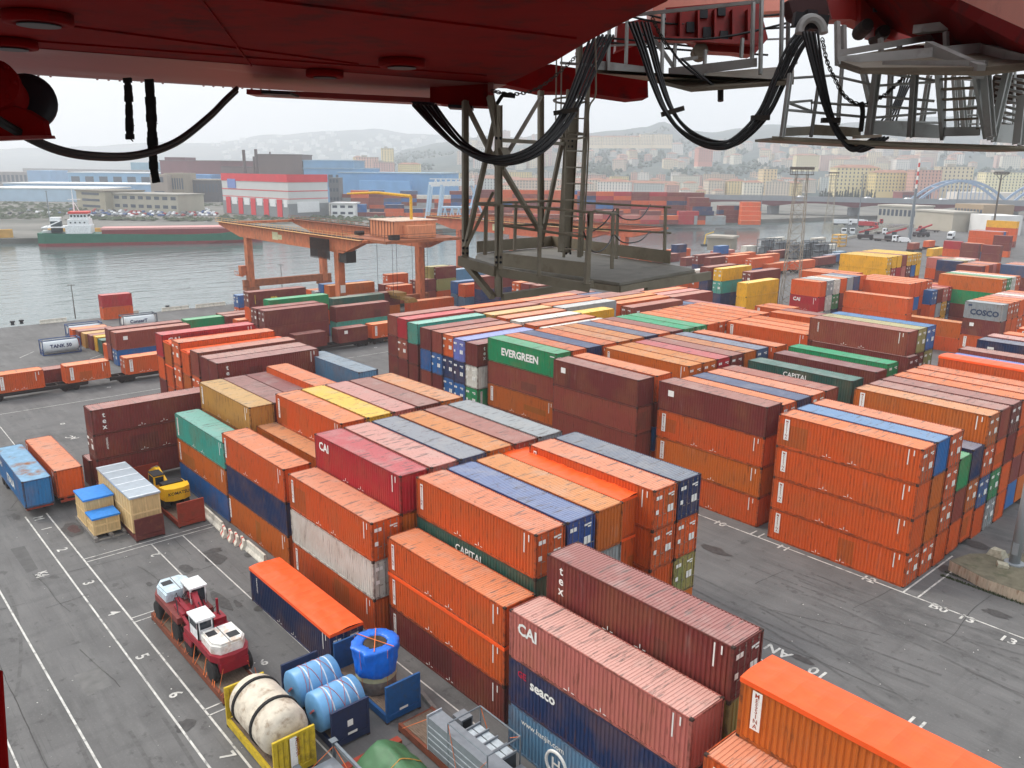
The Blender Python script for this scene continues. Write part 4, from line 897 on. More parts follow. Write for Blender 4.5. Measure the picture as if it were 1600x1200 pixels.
# cypress row
for i in range(22):
    u = 1284+i*4.1+rt.uniform(-1.5, 1.5); w_ = 840+rt.uniform(-14, 14); h = rt.uniform(9, 15); p = gpt(u, w_); r_ = empty('cypress_tree', p, 0, 'dark cypress, %s from left in the row behind the viaduct' % nth(i+1), 'tree', 'cypresses behind the viaduct')
    b = MB()
    for _ in range(70):
        t = rt.random(); rr = (1-t**1.6)*1.9*rt.uniform(.5, 1)+.1; a = rt.uniform(0, 6.28); q = Vector((rr*math.cos(a), rr*math.sin(a), 1+t*h)); s = rt.uniform(.5, 1.1)
        b.add([q+Vector((s*rt.uniform(-1,1), s*rt.uniform(-1,1), s*rt.uniform(-1.5,1.5))) for _ in range(3)], [(0,1,2)])
    b.lathe([(1.2, 1), (1.5, h*.3), (1.1, h*.65), (0.1, h)], 7); b.build('crown', mat('cypress_green', S(38,50,38), 0.95, nscale=.6, namt=.4), r_); b = MB(); b.tube([(0,0,0),(0,0,1.5)], .3); b.build('trunk', mat('bark', S(70,58,46), 0.9), r_)
# ---------------------------------------------------------------- viaduct and arch bridge
vd = empty('viaduct', gpt(1400, 600), 0, 'long road viaduct with dark red haunched beam crossing the right background', 'viaduct')
o0 = gpt(1400, 600)
def vpath(t): return gpt(960+t*760, 640-90*t, 0)
MVR = mat('viaduct_red', S(100,56,62), 0.7, nscale=.2, namt=.1); MVG = mat('viaduct_grey', S(142,146,150), 0.8, nscale=.2, namt=.08)
NS = 72; b1 = MB(); b2 = MB(); b3 = MB(); spans = 6
zd = [zat(960+760*i/NS, 311+ (960+760*i/NS-1200)*0.021, 640-90*i/NS) for i in range(NS+1)]
for i in range(NS):
    p = vpath(i/NS)-o0; q = vpath((i+1)/NS)-o0; n_ = Vector((-(q-p).y, (q-p).x, 0)).normalized()*9
    def dep(i): f = (i*spans/NS) % 1; return 1.6+2.6*(abs(2*f-1)**2)
    for (bb, za, zb, zc, zd_) in ((b1, zd[i]-dep(i), zd[i+1]-dep(i+1), zd[i], zd[i+1]),):
        v = [p-n_+Vector((0,0,za)), q-n_+Vector((0,0,zb)), q+n_+Vector((0,0,zb)), p+n_+Vector((0,0,za)), p-n_+Vector((0,0,zc)), q-n_+Vector((0,0,zd_)), q+n_+Vector((0,0,zd_)), p+n_+Vector((0,0,zc))]
        bb.add(v, [(0,3,2,1),(4,5,6,7),(0,1,5,4),(2,3,7,6)])
    for s_ in (-1, 1):
        n2 = n_*(s_*1.02); n3 = n_*(s_*.98)
        v = [p+n2+Vector((0,0,zd[i]-.3)), q+n2+Vector((0,0,zd[i+1]-.3)), q+n3+Vector((0,0,zd[i+1]-.3)), p+n3+Vector((0,0,zd[i]-.3))]
        b2.add(v+[x+Vector((0,0,3.2)) for x in v], [(0,1,5,4),(2,3,7,6),(4,5,6,7),(0,3,2,1)])
b1.build('girder', MVR, vd); b2.build('parapet', MVG, vd)
for k in range(spans+1):
    p = vpath(min(k/spans, 1))-o0; b = MB(); b.box(p.x-1.5, p.y-6, 0, p.x+1.5, p.y+6, zd[min(NS, k*NS//spans)]-4.1); b.build('pier', MVG, vd)
for i, u in enumerate((1256, 1362, 1480, 1425)):
    t = (u-960)/760; p = vpath(t); o = inst('moving_car', CARM, None, (p.x, p.y, zd[int(t*NS)]+1.4 if i != 0 else zd[int(t*NS)]+1.4), (0, 0, R(60)), (*S(232,232,232)[:3], 1)); o.scale = (1.6, 1.6, 1.5); tag(o, 'white vehicle on the viaduct, %s from the left' % ['first','second','fourth','third'][i], 'car')
def arch(u0, u1, vtop, w_, label):
    a = gpt(u0, w_); b_ = gpt(u1, w_); r_ = empty('arch_bridge', a, 0, label, 'bridge'); z0 = zat(u0, 314, w_); zt = zat((u0+u1)/2, vtop, w_); d_ = b_-a; n_ = Vector((-d_.y, d_.x, 0)).normalized()
    MA = mat('arch_blue', S(144,164,188), 0.6, nscale=.3, namt=.06)
    for s_ in (-7, 7):
        m = MB(); pts = [d_*t+n_*s_+Vector((0, 0, z0+(zt-z0)*(1-(2*t-1)**2))) for t in [i/22 for i in range(23)]]
        for p, q in zip(pts, pts[1:]): m.bar(p, q, 1.3, 2.0)
        m.build('arch_rib', MA, r_)
        m = MB(); 
        for i in range(3, 20): m.bar(pts[i], Vector((pts[i].x, pts[i].y, z0)), .3)
        m.build('hanger', MA, r_)
    m = MB()
    for i in (5, 8, 11, 14, 17): t = i/22; m.bar(d_*t-n_*7+Vector((0,0,z0+(zt-z0)*(1-(2*t-1)**2))), d_*t+n_*7+Vector((0,0,z0+(zt-z0)*(1-(2*t-1)**2))), .8)
    m.build('cross_brace', MA, r_); m = MB(); m.prism([-n_*9+Vector((0,0,z0-2)), d_-n_*9+Vector((0,0,z0-2)), d_+n_*9+Vector((0,0,z0-2)), n_*9+Vector((0,0,z0-2))], (0,0,1.6)); m.build('deck', MVG, r_)
arch(1432, 1574, 282, 700, 'pale blue steel arch bridge behind the viaduct'); arch(1584, 1700, 285, 720, 'second blue arch just entering at the right edge')
# ---------------------------------------------------------------- container terminal across the water (joins the distant rows)
rq = random.Random(4)
def far_stack(u, w_, n_, cols, Lx=12.2, along=True):
    p = gpt(u, w_); 
    for i in range(n_):
        c = S(*PAINT[rq.choice(cols)]); M = Matrix.Translation((p.x, p.y, i*2.6)) @ Matrix.Rotation(VYAW+.06, 4, 'Z'); far_box(M, Lx, 2.4, 2.55, c); far_box(M @ Matrix.Translation((0, 2.6, 0)), Lx, 2.4, 2.55, c)
MIX = 'mmMorobnmOmmo'
for u in range(905, 1098, 28):
    far_stack(u, 500, 7, MIX if u < 1030 else 'mmnMm'); 
for u in range(745, 905, 28): far_stack(u, 520, 7, 'mobOoomM')
for u in range(735, 1100, 30): far_stack(u, 480, rq.choice((2,3,2,1)), 'mmropM')
for k in range(6): far_stack(1080+k*3, 485, 6-k, 'mnM')
for k in range(5): far_stack(1128+k*8, 500, 4, 'mmn'); 
for k in range(5): far_stack(1164, 494-k*3, 5-k, 'o')
for u in (1090, 1108): far_stack(u, 480, 2, 'x')
for u in range(520, 735, 26): far_stack(u, 560+rq.uniform(0, 20), rq.choice((4,5,5,6)), 'bnsmooxxwmM')
for u in range(540, 735, 30): far_stack(u, 530, rq.choice((1,2,3)), 'mnbo')
# blue-white ship-to-shore crane far away
gc = gpt(675, 470); gr = empty('quay_crane', gc, VYAW, 'pale blue and white gantry crane standing among the far containers', 'crane'); MGC = mat('crane_pale_blue', S(176,200,220), 0.6); MGW = mat('crane_white', S(224,224,222), 0.6)
for x in (-3, 4):
    for y in (0, 14): b = MB(); b.bar((x-1.5, y, 0), (x, y, 9), 1.3); b.bar((x, y, 9), (x+1.5, y, 22), 1.3); b.build('leg', MGC, gr)
b = MB(); b.bar((-2.5, 7, 22), (24, 7, 23), 3.5, 2.6); 
for k in range(8): b.bar((k*3, 5.2, 21), (k*3+1.5, 5.2, 25), .4); b.bar((k*3+3, 5.2, 21), (k*3+1.5, 5.2, 25), .4)
b.bar((-2, 5.2, 25.2), (24, 5.2, 25.2), .5); b.build('boom', MGW, gr); b = MB(); b.bar((22, 7, 22), (30, 7, 2), 1.0); b.bar((25, 7, 22), (20, 7, 2), .8); b.build('rear_brace', MGC, gr)
b = MB(); b.box(5, 3, 8.5, 24, 11, 9.5); 
for k in range(5): b.bar((5+k*4, 3, 0), (7+k*4, 3, 8.5), .7); b.bar((9+k*4, 3, 0), (7+k*4, 3, 8.5), .7)
b.build('sill_beam', MGC, gr)
# ---------------------------------------------------------------- painted ground markings
MPNT = mat('road_paint', S(196,194,188), 0.8, nscale=2.5, namt=0.2, dirt=(0.12,0.12,0.12), damt=0.95, dscale=1.1)
MKB = MB(); MKZ = 0.026
def line(p, q, w_=0.13, z=MKZ):
    p = Vector((p[0], p[1], z)); q = Vector((q[0], q[1], z)); d = (q-p).normalized(); n_ = Vector((-d.y, d.x, 0))*w_/2
    MKB.add([p-n_, q-n_, q+n_, p+n_], [(0,1,2,3)])
def pline(*uv, w=0.13):
    pts = [at(u, v, 0) for u, v in uv]
    for a, b in zip(pts, pts[1:]): line(a, b, w)
def gtext(s, u, v, size, rot):
    vv, ff = text_geom(s, size, 0.02, 'CENTER'); p = at(u, v, 0); MKB.add(vv, ff, 0, Matrix.Translation((p.x, p.y, MKZ)) @ Matrix.Rotation(rot, 4, 'Z') @ Matrix.Translation((0, -size*.35, 0)))
line((-95,-55.0),(-14,-54.2)); line((-59.5,-49.9),(-8,-49.7)); line((-59.2,-48.2),(-8,-48.0)); line((-59.5,-58),(-20,-57.6), .1)
for i, (s, u, v) in enumerate((('M',61,810),('1',73,826),('2',98,859),('3',139,911),('4',178,958),('5',223,1026),('6',275,1085),('7',356,1181))): gtext(s, u, v, 1.15, R(0) if s != '4' else R(0))
for x in (-46.8,-46.1,-34.6,-33.9,-20.9,-20.2): line((x,-48.1),(x,-36.6 if x < -40 else -44.5), .11)
line((-46,-42.9),(-34,-42.9), .1); line((-46,-40.2),(-20,-40.3), .1); line((-34,-44.3),(-8,-44.2), .1); line((-24,-36.4),(-8,-36.4),.1)
gtext('2', 243, 867, 1.1, R(180)); gtext('3', 60, 900, 1.0, R(90)); gtext('6', 412, 1035, 1.0, R(90)); gtext('K4', 68, 897, .9, R(0))
line((-75,-59.2),(-40,-59.0),.09); pline((330,575),(340,690)); line((-70,-36.5),(-63.5,-36.6), .14); gtext('AC', 112, 684, 1.2, R(200))
for (u, v) in ((100,662),(172,605),(588,543),(640,545)): gtext('o', u, v, 1.2, 0)
line((-46,-1.05),(40,-1.0), .14)
for x in (-39.8,-39.2,-26.6,-26.0,-13.3,-12.5,0.5,1.6): line((x,-1.0),(x,0.1 if x < 0 else 8.6), .14)
for s, u, v in (('10',1125,818),('11',1224,856),('12',1357,905),('B0  13',1488,958),('09',1010,775)): gtext(s, u, v, 1.25, 0)
line((4,-28.3),(40,-28.0), .14); line((-8,-17.6),(5,-17.5), .12); gtext('AN', 1215, 1018, 1.3, R(180)); gtext('10', 1278, 1052, 1.3, R(180)); gtext('11', 1432, 1130, 1.3, R(180))
for x in (6, 19.5, 20.1): line((x,-28.2),(x,-29.6), .13)
for i, (s, u, v) in enumerate((('13',1560,985),)): gtext(s, 1575, 1000, 1.2, 0)
line((-104,-46),(-62,-46.5),.1); line((-98,-60),(-98,20), .12); line((-125,-27),(-140,-10), .12); line((-122.6,-28),(-122.6,20),.14); line((-137,-33),(-133,-36),.12)
o = MKB.build('road_marking', MPNT); o['kind'] = 'structure'
# oil stains, manhole, puddles as thin patches
MSTN = mat('oil_stain', S(68,66,65), 0.6, nscale=3, namt=0.3); MSTR = mat('reddish_stain', S(74,52,50), 0.7, nscale=3, namt=0.3)
def stain(u, v, rx, ry, m, seed, z=0.006):
    r_ = random.Random(seed); p = at(u, v, 0); n_ = 26; b = MB(); ph = r_.uniform(0, 6)
    vs = [(p.x+rx*math.cos(a)*(1+.45*mnoise.noise(Vector((math.cos(a)*1.6+seed, math.sin(a)*1.6, ph)))+.12*mnoise.noise(Vector((math.cos(a)*7+seed, math.sin(a)*7, ph)))), p.y+ry*math.sin(a)*(1+.45*mnoise.noise(Vector((math.cos(a)*1.6, math.sin(a)*1.6+seed, ph+3)))), z) for a in [i*2*math.pi/n_ for i in range(n_)]]
    b.add(vs, [tuple(range(n_))]); o = b.build('ground_stain', m); o['kind'] = 'structure'
for i, (u, v, rx, ry, m) in enumerate(((113,828,1.7,.8,MSTN),(116,827,1.0,.45,MSTR),(338,873,1.2,.8,MSTN),(330,862,.5,.9,MSTN),(290,889,.9,.4,MSTN),(253,910,.6,.3,MSTN),(233,913,.4,.2,MSTN),(345,938,1.6,.45,MSTN),(372,944,.6,.25,MSTN),(290,1134,.55,.6,MSTN),(390,867,.6,.4,MSTN),(1118,860,1.3,.55,MSTN),(25,808,.9,.3,MSTN),(1510,900,2.2,1.0,MSTN),(1560,960,1.0,.5,MSTN),(1253,1030,.8,.3,MSTN),(1590,780,2.5,1.6,MSTN),(1520,850,1.3,.8,MSTN))): stain(u, v, rx, ry, m, i*3.7+1, 0.020+i*.0003)
rz_ = random.Random(17)
MTAR = mat('tar_seam', S(62,60,59), .7, nscale=4, namt=.3); MPAT = mat('asphalt_patch', S(88,87,86), .9, nscale=1.2, namt=.18); MPA2 = mat('asphalt_patch_pale', S(106,105,103), .9, nscale=1.2, namt=.18); MTYR = mat('tyre_mark', S(90,89,88), .8, nscale=3, namt=.2)
sm = MB()
def ragged(p, q, w_, z, mb):
    p = Vector((p[0], p[1], 0)); q = Vector((q[0], q[1], 0)); L = (q-p).length; n_ = max(2, int(L/.5)); d = (q-p)/L; s_ = Vector((-d.y, d.x, 0)); ph = rz_.uniform(0, 99); vs = []
    for i in range(n_+1):
        o_ = .35*mnoise.noise(Vector((i*.11+ph, 0, 0)))+.05*mnoise.noise(Vector((i*.7+ph, 3, 0))); c = p+d*(L*i/n_)+s_*o_; ww = w_*(.5+.7*rz_.random()); vs += [c+s_*ww+Vector((0,0,z)), c-s_*ww+Vector((0,0,z))]
    mb.add(vs, [(2*i, 2*i+1, 2*i+3, 2*i+2) for i in range(n_)])
for a_ in range(34):
    x = rz_.uniform(-70, -10); y = rz_.uniform(-64, -41) if a_ < 20 else rz_.uniform(-17, -2); t = rz_.choice((0, .1, 1.6, 1.5, .4, 2.6)); L = rz_.uniform(3, 11)
    if a_ >= 20: x = rz_.uniform(-8, 34)
    ragged((x, y), (x+L*math.cos(t), y+L*math.sin(t)), .022, .018, sm)
for y in (-56.8, -59.5): ragged((-80, y), (-15, y+.4), .03, .018, sm)
o = sm.build('tar_seam', MTAR); o['kind'] = 'structure'
pa = MB(); pb_ = MB()
for i in range(9):
    x = rz_.uniform(-72, -12) if i < 5 else rz_.uniform(-6, 34); y = rz_.uniform(-62, -51) if i < 5 else rz_.uniform(-16, -4); a_, c_ = rz_.uniform(1.5, 6), rz_.uniform(.8, 2.6)
    (pa if i % 2 else pb_).add([(x, y, .003+i*.0005), (x+a_, y+.1, .003+i*.0005), (x+a_-.2, y+c_, .003+i*.0005), (x+.1, y+c_+.1, .003+i*.0005)], [(0,1,2,3)])
for b_, m_ in ((pa, MPAT), (pb_, MPA2)): o = b_.build('asphalt_patch', m_); o['kind'] = 'structure'
ty = MB()
for i in range(16):
    x = rz_.uniform(-95, -20) if i < 8 else rz_.uniform(-14, 34); y = rz_.uniform(-60, -52) if i < 8 else rz_.uniform(-15, -3); L = rz_.uniform(8, 26); cv = rz_.uniform(-.02, .02)
    for off in (0, 1.9):
        vs = []; n_ = 30
        for k in range(n_+1): s_ = L*k/n_; yy = y+off+cv*s_*s_*.5; vs += [(x+s_, yy-.11, .010+i*.0003), (x+s_, yy+.11, .010+i*.0003)]
        ty.add(vs, [(2*k, 2*k+2, 2*k+3, 2*k+1) for k in range(n_) if rz_.random() < .92])
o = ty.build('tyre_mark', MTYR); o['kind'] = 'structure'
lt = MB()
for i in range(170):
    x, y = (rz_.uniform(-60, -8), rz_.uniform(-62, -36.5)) if i < 110 else (rz_.uniform(-8, 34), rz_.uniform(-17, 0)); s_ = rz_.uniform(.02, .07); lt.box(x, y, .012, x+s_, y+s_*rz_.uniform(.5, 2), .02+s_*.3)
tag(lt.build('litter', mat('litter_pale', S(200,198,190), .8, nscale=3, namt=.4)), 'tiny pale scraps of litter scattered on the asphalt', 'litter', None, 'stuff')
p = at(405,951,0); b = MB(); b.lathe([(.4,.02),(.4,.03)],16,p); tag(b.build('manhole_cover', mat('cast_iron', S(70,68,66), .6)), 'round manhole cover in the asphalt left of the orange-topped container', 'manhole cover')
# ---------------------------------------------------------------- near cargo on the left
MWOOD = mat('crate_wood', S(206,176,126), 0.8, nscale=2, namt=0.14, stretch=(6, 6, 0.6)); MWD2 = mat('crate_batten', S(222,192,140), 0.8, nscale=4, namt=0.1)
MTIN = mat('tin_roof', S(176,186,194), 0.35, 0.3, nscale=2, namt=0.08); MTINW = mat('tin_seam', S(226,230,234), 0.4); MBLU = mat('blue_plastic', S(44,128,206), 0.45, nscale=3, namt=0.12, bump=.3)
MRUS = mat('flat_rack_maroon', S(98,46,42), 0.65, nscale=3, namt=0.15, dirt=(0.2,0.07,0.03), damt=.6, dscale=1.5); MRUR = mat('flat_rack_red', S(150,56,36), 0.65, nscale=3, namt=0.15, dirt=(0.12,0.04,0.02), damt=.6, dscale=1.5)
MSTRAP = mat('orange_strap', S(226,120,62), 0.7); MPINK = mat('strap_pink', S(176,96,96), 0.7)
def crate(p, lx, ly, h, label, roof, battens, rows=2, ov=0.04):
    r_ = empty('wooden_crate', p, 0, label, 'crate'); b = MB(); b.box(0, 0, 0, lx, ly, h); b.build('planking', MWOOD, r_)
    b = MB(); n_ = battens
    for i in range(n_+1):
        x = (lx-.12)*i/n_; b.box(x, -.035, 0, x+.12, -.002, h); b.box(x, ly+.002, 0, x+.12, ly+.035, h)
    for z in [h*k/rows for k in range(rows)]+[h-.14]:
        b.box(0, -.06, z, lx, -.037, z+.14); b.box(lx+.002, 0, z, lx+.04, ly, z+.14); b.box(-.04, 0, z, -.002, ly, z+.14)
    for y in (0, ly/2-.06, ly-.12): b.box(lx+.042, y, 0, lx+.07, y+.12, h)
    b.build('batten', MWD2, r_)
    b = MB(); b.box(-ov-.05, -ov-.07, h+.002, lx+ov+.08, ly+ov+.05, h+.06); b.box(-ov-.055, -ov-.075, h-.1, lx+ov+.085, -ov-.06, h+.055); b.box(lx+ov+.075, -ov-.07, h-.1, lx+ov+.09, ly+ov+.05, h+.055)
    b.build('crate_cover', roof, r_); return r_
def flat_rack(p, L, wallh, m, mfl, label, wall0=True, wall1=True, corr_=False, group=None):
    r_ = empty('flat_rack', p, 0, label, 'flat rack', group); b = MB()
    for y in (0, W-.18): b.box(0, y, .1, L, y+.18, .55)
    for x in (0, L-.2, L*.33, L*.66): b.box(x, .18, .15, x+.2, W-.18, .5)
    b.build('base_frame', m, r_); b = MB(); nb = 16
    for k in range(nb): b.box(.2, .2+(W-.4)*k/nb, .5, L-.2, .2+(W-.4)*(k+.92)/nb, .56)
    b.build('deck', mfl, r_)
    for s_, x in ((wall0, 0), (wall1, L-.14)):
        if not s_: continue
        b = MB(); b.box(x, 0, .56, x+.14, .16, wallh); b.box(x, W-.16, .56, x+.14, W, wallh); b.box(x, .16, wallh-.14, x+.14, W-.16, wallh)
        if corr_:
            corr(b, W-.32, .56, wallh-.14, .3, .06, Matrix.Translation((x+.13, .16, 0)) @ Matrix.Rotation(math.pi/2, 4, 'Z')); corr(b, W-.32, .56, wallh-.14, .3, .06, Matrix.Translation((x+.01, W-.16, 0)) @ Matrix.Rotation(-math.pi/2, 4, 'Z'))
        else: b.box(x+.03, .16, .56, x+.11, W-.16, wallh-.14)
        b.build('end_wall', m, r_)
    b = MB()
    for x in (0, L-.18):
        for y in (-.01, W-.17): b.box(x-.005, y, 0, x+.185, y+.18, .12)
    b.build('corner_casting', MDARKF, r_); return r_
MDECK = mat('deck_planks', S(112,96,82), 0.85, nscale=3, namt=0.25, stretch=(1, 5, 1))
crate((-57.6,-43.7,.62), 9.7, 2.45, 3.3, 'very long pale wooden crate with shiny tin roof', MTIN, 12)
b = MB()
for k in range(6): x = -57.6+.1+k*1.9; b.box(x, -43.78, 3.985, x+.13, -41.22, 4.0)
tag(b.build('roof_tape', MTINW), 'white seam strips across the shiny tin crate roof', 'tape strip')
flat_rack((-58.6,-43.75,0), 11.4, 2.1, MRUS, MDECK, 'maroon flat rack under the very long wooden crate')
crate((-55.6,-46.3,.35), 3.0, 2.4, 2.55, 'taller wooden crate with blue plastic lid', MBLU, 3)
crate((-52.2,-46.3,.35), 1.95, 2.15, 1.55, 'smaller wooden crate with blue lid, in front of the taller one', MBLU, 2)
b = MB(); b.box(-56,-46.5,.12,-49.6,-46.2,.33); b.box(-56,-45.2,.12,-49.6,-44.9,.33); b.box(-56,-44.1,.12,-49.6,-43.85,.33)
for x in (-56,-53,-49.8): b.box(x,-46.5,0,x+.3,-43.85,.118)
tag(b.build('skid_pallet', mat('weathered_timber', S(120,116,112), .85, nscale=4, namt=.2)), 'grey timber skid under the two blue-lidded crates', 'pallet')
flat_rack((-59.9,-39.9,0), 12.2, 2.4, MRUR, MDECK, 'rust-red flat rack under the yellow excavator')
b = MB(); b.lathe([(.55,0),(.6,.2),(.5,1.1),(.15,1.2)], 12, (0,0,0), 0, Matrix.Translation((-48.6,-39.0,.58))); tag(b.build('wrapped_bundle', mat('white_plastic_wrap', S(206,216,216), .5, bump=.5, nscale=4)), 'white plastic-wrapped bundle beside the rust-red end wall', 'bundle')
# --- excavator
ex = empty('excavator', (-53.2,-38.7,.57), R(0), 'yellow crawler excavator with black cab roof on a flat rack', 'excavator')
MYEL = mat('machine_yellow', S(236,182,20), 0.4, nscale=2, namt=.06); MBLK = mat('machine_black', S(34,34,38), .5); MGLS = mat('dark_glass', S(40,48,56), .1, spec=.6); MRUB = mat('rubber', S(38,36,36), .85)
for y in (-1.15, .6):
    b = MB(); prof_ = [(-1.9,.05),(1.7,.05),(2.15,.45),(1.75,.85),(-1.95,.85),(-2.35,.45)]; b.prism([(x, y, z) for x, z in prof_], (0,.55,0)); b.build('track', MBLK, ex)
b = MB(); b.box(-1.2,-.6,.3,1.2,.6,.95); b.build('undercarriage', MBLK, ex)
b = MB(); body = [(-1.9,-1.3),(1.2,-1.35),(2.3,-1.15),(2.65,-.5),(2.65,.5),(2.3,1.15),(1.2,1.35),(-1.9,1.3)]
b.prism([(x, y, 1.0) for x, y in body], (0,0,.35)); b.prism([(x, y, 1.35) for x, y in [(1.25,-1.33),(2.33,-1.13),(2.68,-.5),(2.68,.5),(2.33,1.13),(1.25,1.33)]], (0,0,.85)); b.box(-.2,.1,1.35,1.25,1.3,2.0); b.build('body', MYEL, ex)
b = MB(); b.box(.2,-1.1,2.205,1.15,1.15,2.32) if 0 else b.box(.25,-.95,1.9,1.2,1.0,2.3); b.box(-1.2,.4,1.36,-.3,1.25,1.7); b.build('engine_hood', MBLK, ex)
b = MB(); b.box(-1.75,-1.25,1.36,-.15,-.3,2.75); b.build('cab', MYEL, ex); b = MB(); b.box(-1.8,-1.28,2.76,-.12,-.27,2.84); b.build('cab_roof', MBLK, ex)
b = MB(); b.box(-.145,-1.15,1.9,-.13,-.4,2.65); b.box(-1.6,-1.27,1.8,-.4,-1.255,2.65); b.box(-1.77,-1.15,1.7,-1.755,-.4,2.65); b.build('window', MGLS, ex)
b = MB(); b.bar((-1.2,.05,1.5),(-3.2,.0,2.35),.42,.6); b.bar((-3.2,0,2.35),(-5.0,0,1.5),.4,.55); b.build('boom', MYEL, ex); b = MB(); b.bar((-5.0,0,1.5),(-4.2,0,.5),.32,.45); b.build('stick', MYEL, ex)
b = MB(); b.tube([(-1.3,.35,1.4),(-2.8,.33,2.1)],.09,8); b.tube([(-1.3,-.25,1.4),(-2.8,-.25,2.1)],.09,8); b.tube([(-3.0,0,2.75),(-4.8,0,2.0)],.08,8); b.build('hydraulic_cylinder', MROD, ex)
b = MB(); b.prism([(-4.5,-.6,.1),(-3.6,-.6,.15),(-3.4,-.6,.9),(-4.3,-.6,1.0)], (0,1.2,0)); b.build('bucket', MBLK, ex)
v_, f_ = text_geom('KOMATSU', .42, .02, 'CENTER'); b = MB(); b.add(v_, f_, 0, Matrix.Translation((2.69,0,1.6)) @ Matrix.Rotation(math.pi/2, 4, 'Z') @ Matrix.Rotation(math.pi/2, 4, 'X')); b.build('lettering', MBLK, ex)
# --- barriers
def barrier(p, L, rz, label, mats, group='concrete barriers by the container piles'):
    b = MB(); pr = [(-.3,0),(.3,0),(.3,.12),(.12,.4),(.09,.85),(-.09,.85),(-.12,.4),(-.3,.12)]
    n_ = max(1, int(L/.3)) if len(mats) > 1 else 1
    for i in range(n_): b.prism([(L*i/n_, y, z) for y, z in pr], (L/n_, 0, 0), i % len(mats))
    o = b.build('concrete_barrier', mats); o.location = p; o.rotation_euler = (0, 0, rz); return tag(o, label, 'barrier', group)
MBAR = mat('barrier_concrete', S(206,200,186), .85, nscale=3, namt=.15, dirt=(.2,.17,.13), damt=.5, dscale=2); MBRD = mat('barrier_red', S(190,90,80), .7)
barrier((-50.9,-36.85,0), 6.2, R(-2), 'long pale barrier under the blue bottom container', [MBAR])
for i, (x, y) in enumerate(((-44.3,-37.2),(-43.1,-37.1),(-42.1,-37.0),(-41.0,-36.9))): barrier((x, y, 0), 1.25, R(-12), 'small red and white barrier piece, %s of four from the left' % ['first','second','third','last'][i], [MBAR, MBRD, MBAR, MBAR])
barrier((-39.8,-36.9,0), 3.6, R(-1), 'short pale barrier right of the red and white ones', [MBAR])
for i, (u, v, L, l) in enumerate(((160,490,6,'left of the red box by the water'),(60,505,5,'far left on the near quay edge'),(230,478,6,'just right of the red box by the water'),(290,476,7,'middle of the near quay edge'),(350,470,7,'left of the blue box on the near quay edge'))):
    p = at(u, v, 0); barrier((-164.6, p.y, 0), L, R(90), 'pale quay block '+l, [MBAR], 'pale blocks along the near quay edge')
for i, (u, v) in enumerate(((20,508),(34,506),(262,483))):
    p = at(u, v, 0); b = MB(); b.lathe([(.35,0),(.3,.5),(.5,.6),(.45,.85)], 12, (p.x, p.y, 0)); tag(b.build('mooring_bollard', MBLK), 'black mooring bollard, %s' % ['far left one on the quay','just right of the far left one','near the middle of the quay'][i], 'bollard')
# --- left trailers with the two low boxes
PAINT['e'] = (44,112,164); CNAME['e'] = 'rust-streaked blue'
container((-70.9,-49.9,1.05), 'X', F40, 2.65, 'e', 'BkR', 'blue container with rusty roof at the left edge on a trailer', 'low containers at the left on trailers')
container((-71.7,-47.0,1.0), 'X', F40, 2.8, 'o', 'N', 'orange container parked behind the rusty-roofed blue one', 'low containers at the left on trailers')
for y, l in ((-49.9,'red semi-trailer under the rusty-roofed blue container'),(-47.0,'trailer under the orange container at left')):
    r_ = empty('semi_trailer', (-71.2, y, 0), 0, l, 'trailer'); b = MB(); b.box(0,.5,.8,12.3,.75,1.0); b.box(0,1.7,.8,12.3,1.95,1.0); 
    for x in (0,4,8,12.1): b.box(x,.1,.82,x+.25,2.35,.98)
    b.build('chassis', MRUR, r_)
    for x in (1.2, 2.6): 
        for yy in (.1, 1.95): b = MB(); b.lathe([(.48,0),(.5,.1),(.5,.3),(.2,.34)],14,(0,0,0),0,Matrix.Translation((x,yy+.34,.5)) @ Matrix.Rotation(math.pi/2,4,'X')); b.build('wheel', MRUB, r_)
    b = MB(); b.box(10.2,.5,0,10.4,.7,.8); b.box(10.2,1.75,0,10.4,1.95,.8); b.build('landing_leg', MDARKF, r_)
# --- navy open-top with orange sheet: doors ajar
container((-31.4,-40.3,0), 'X', F40, 2.75, 'n', 'tkdu', 'navy container with a wrinkled orange tarpaulin roof beside the empty bays', 'containers stacked in the near yard blocks')
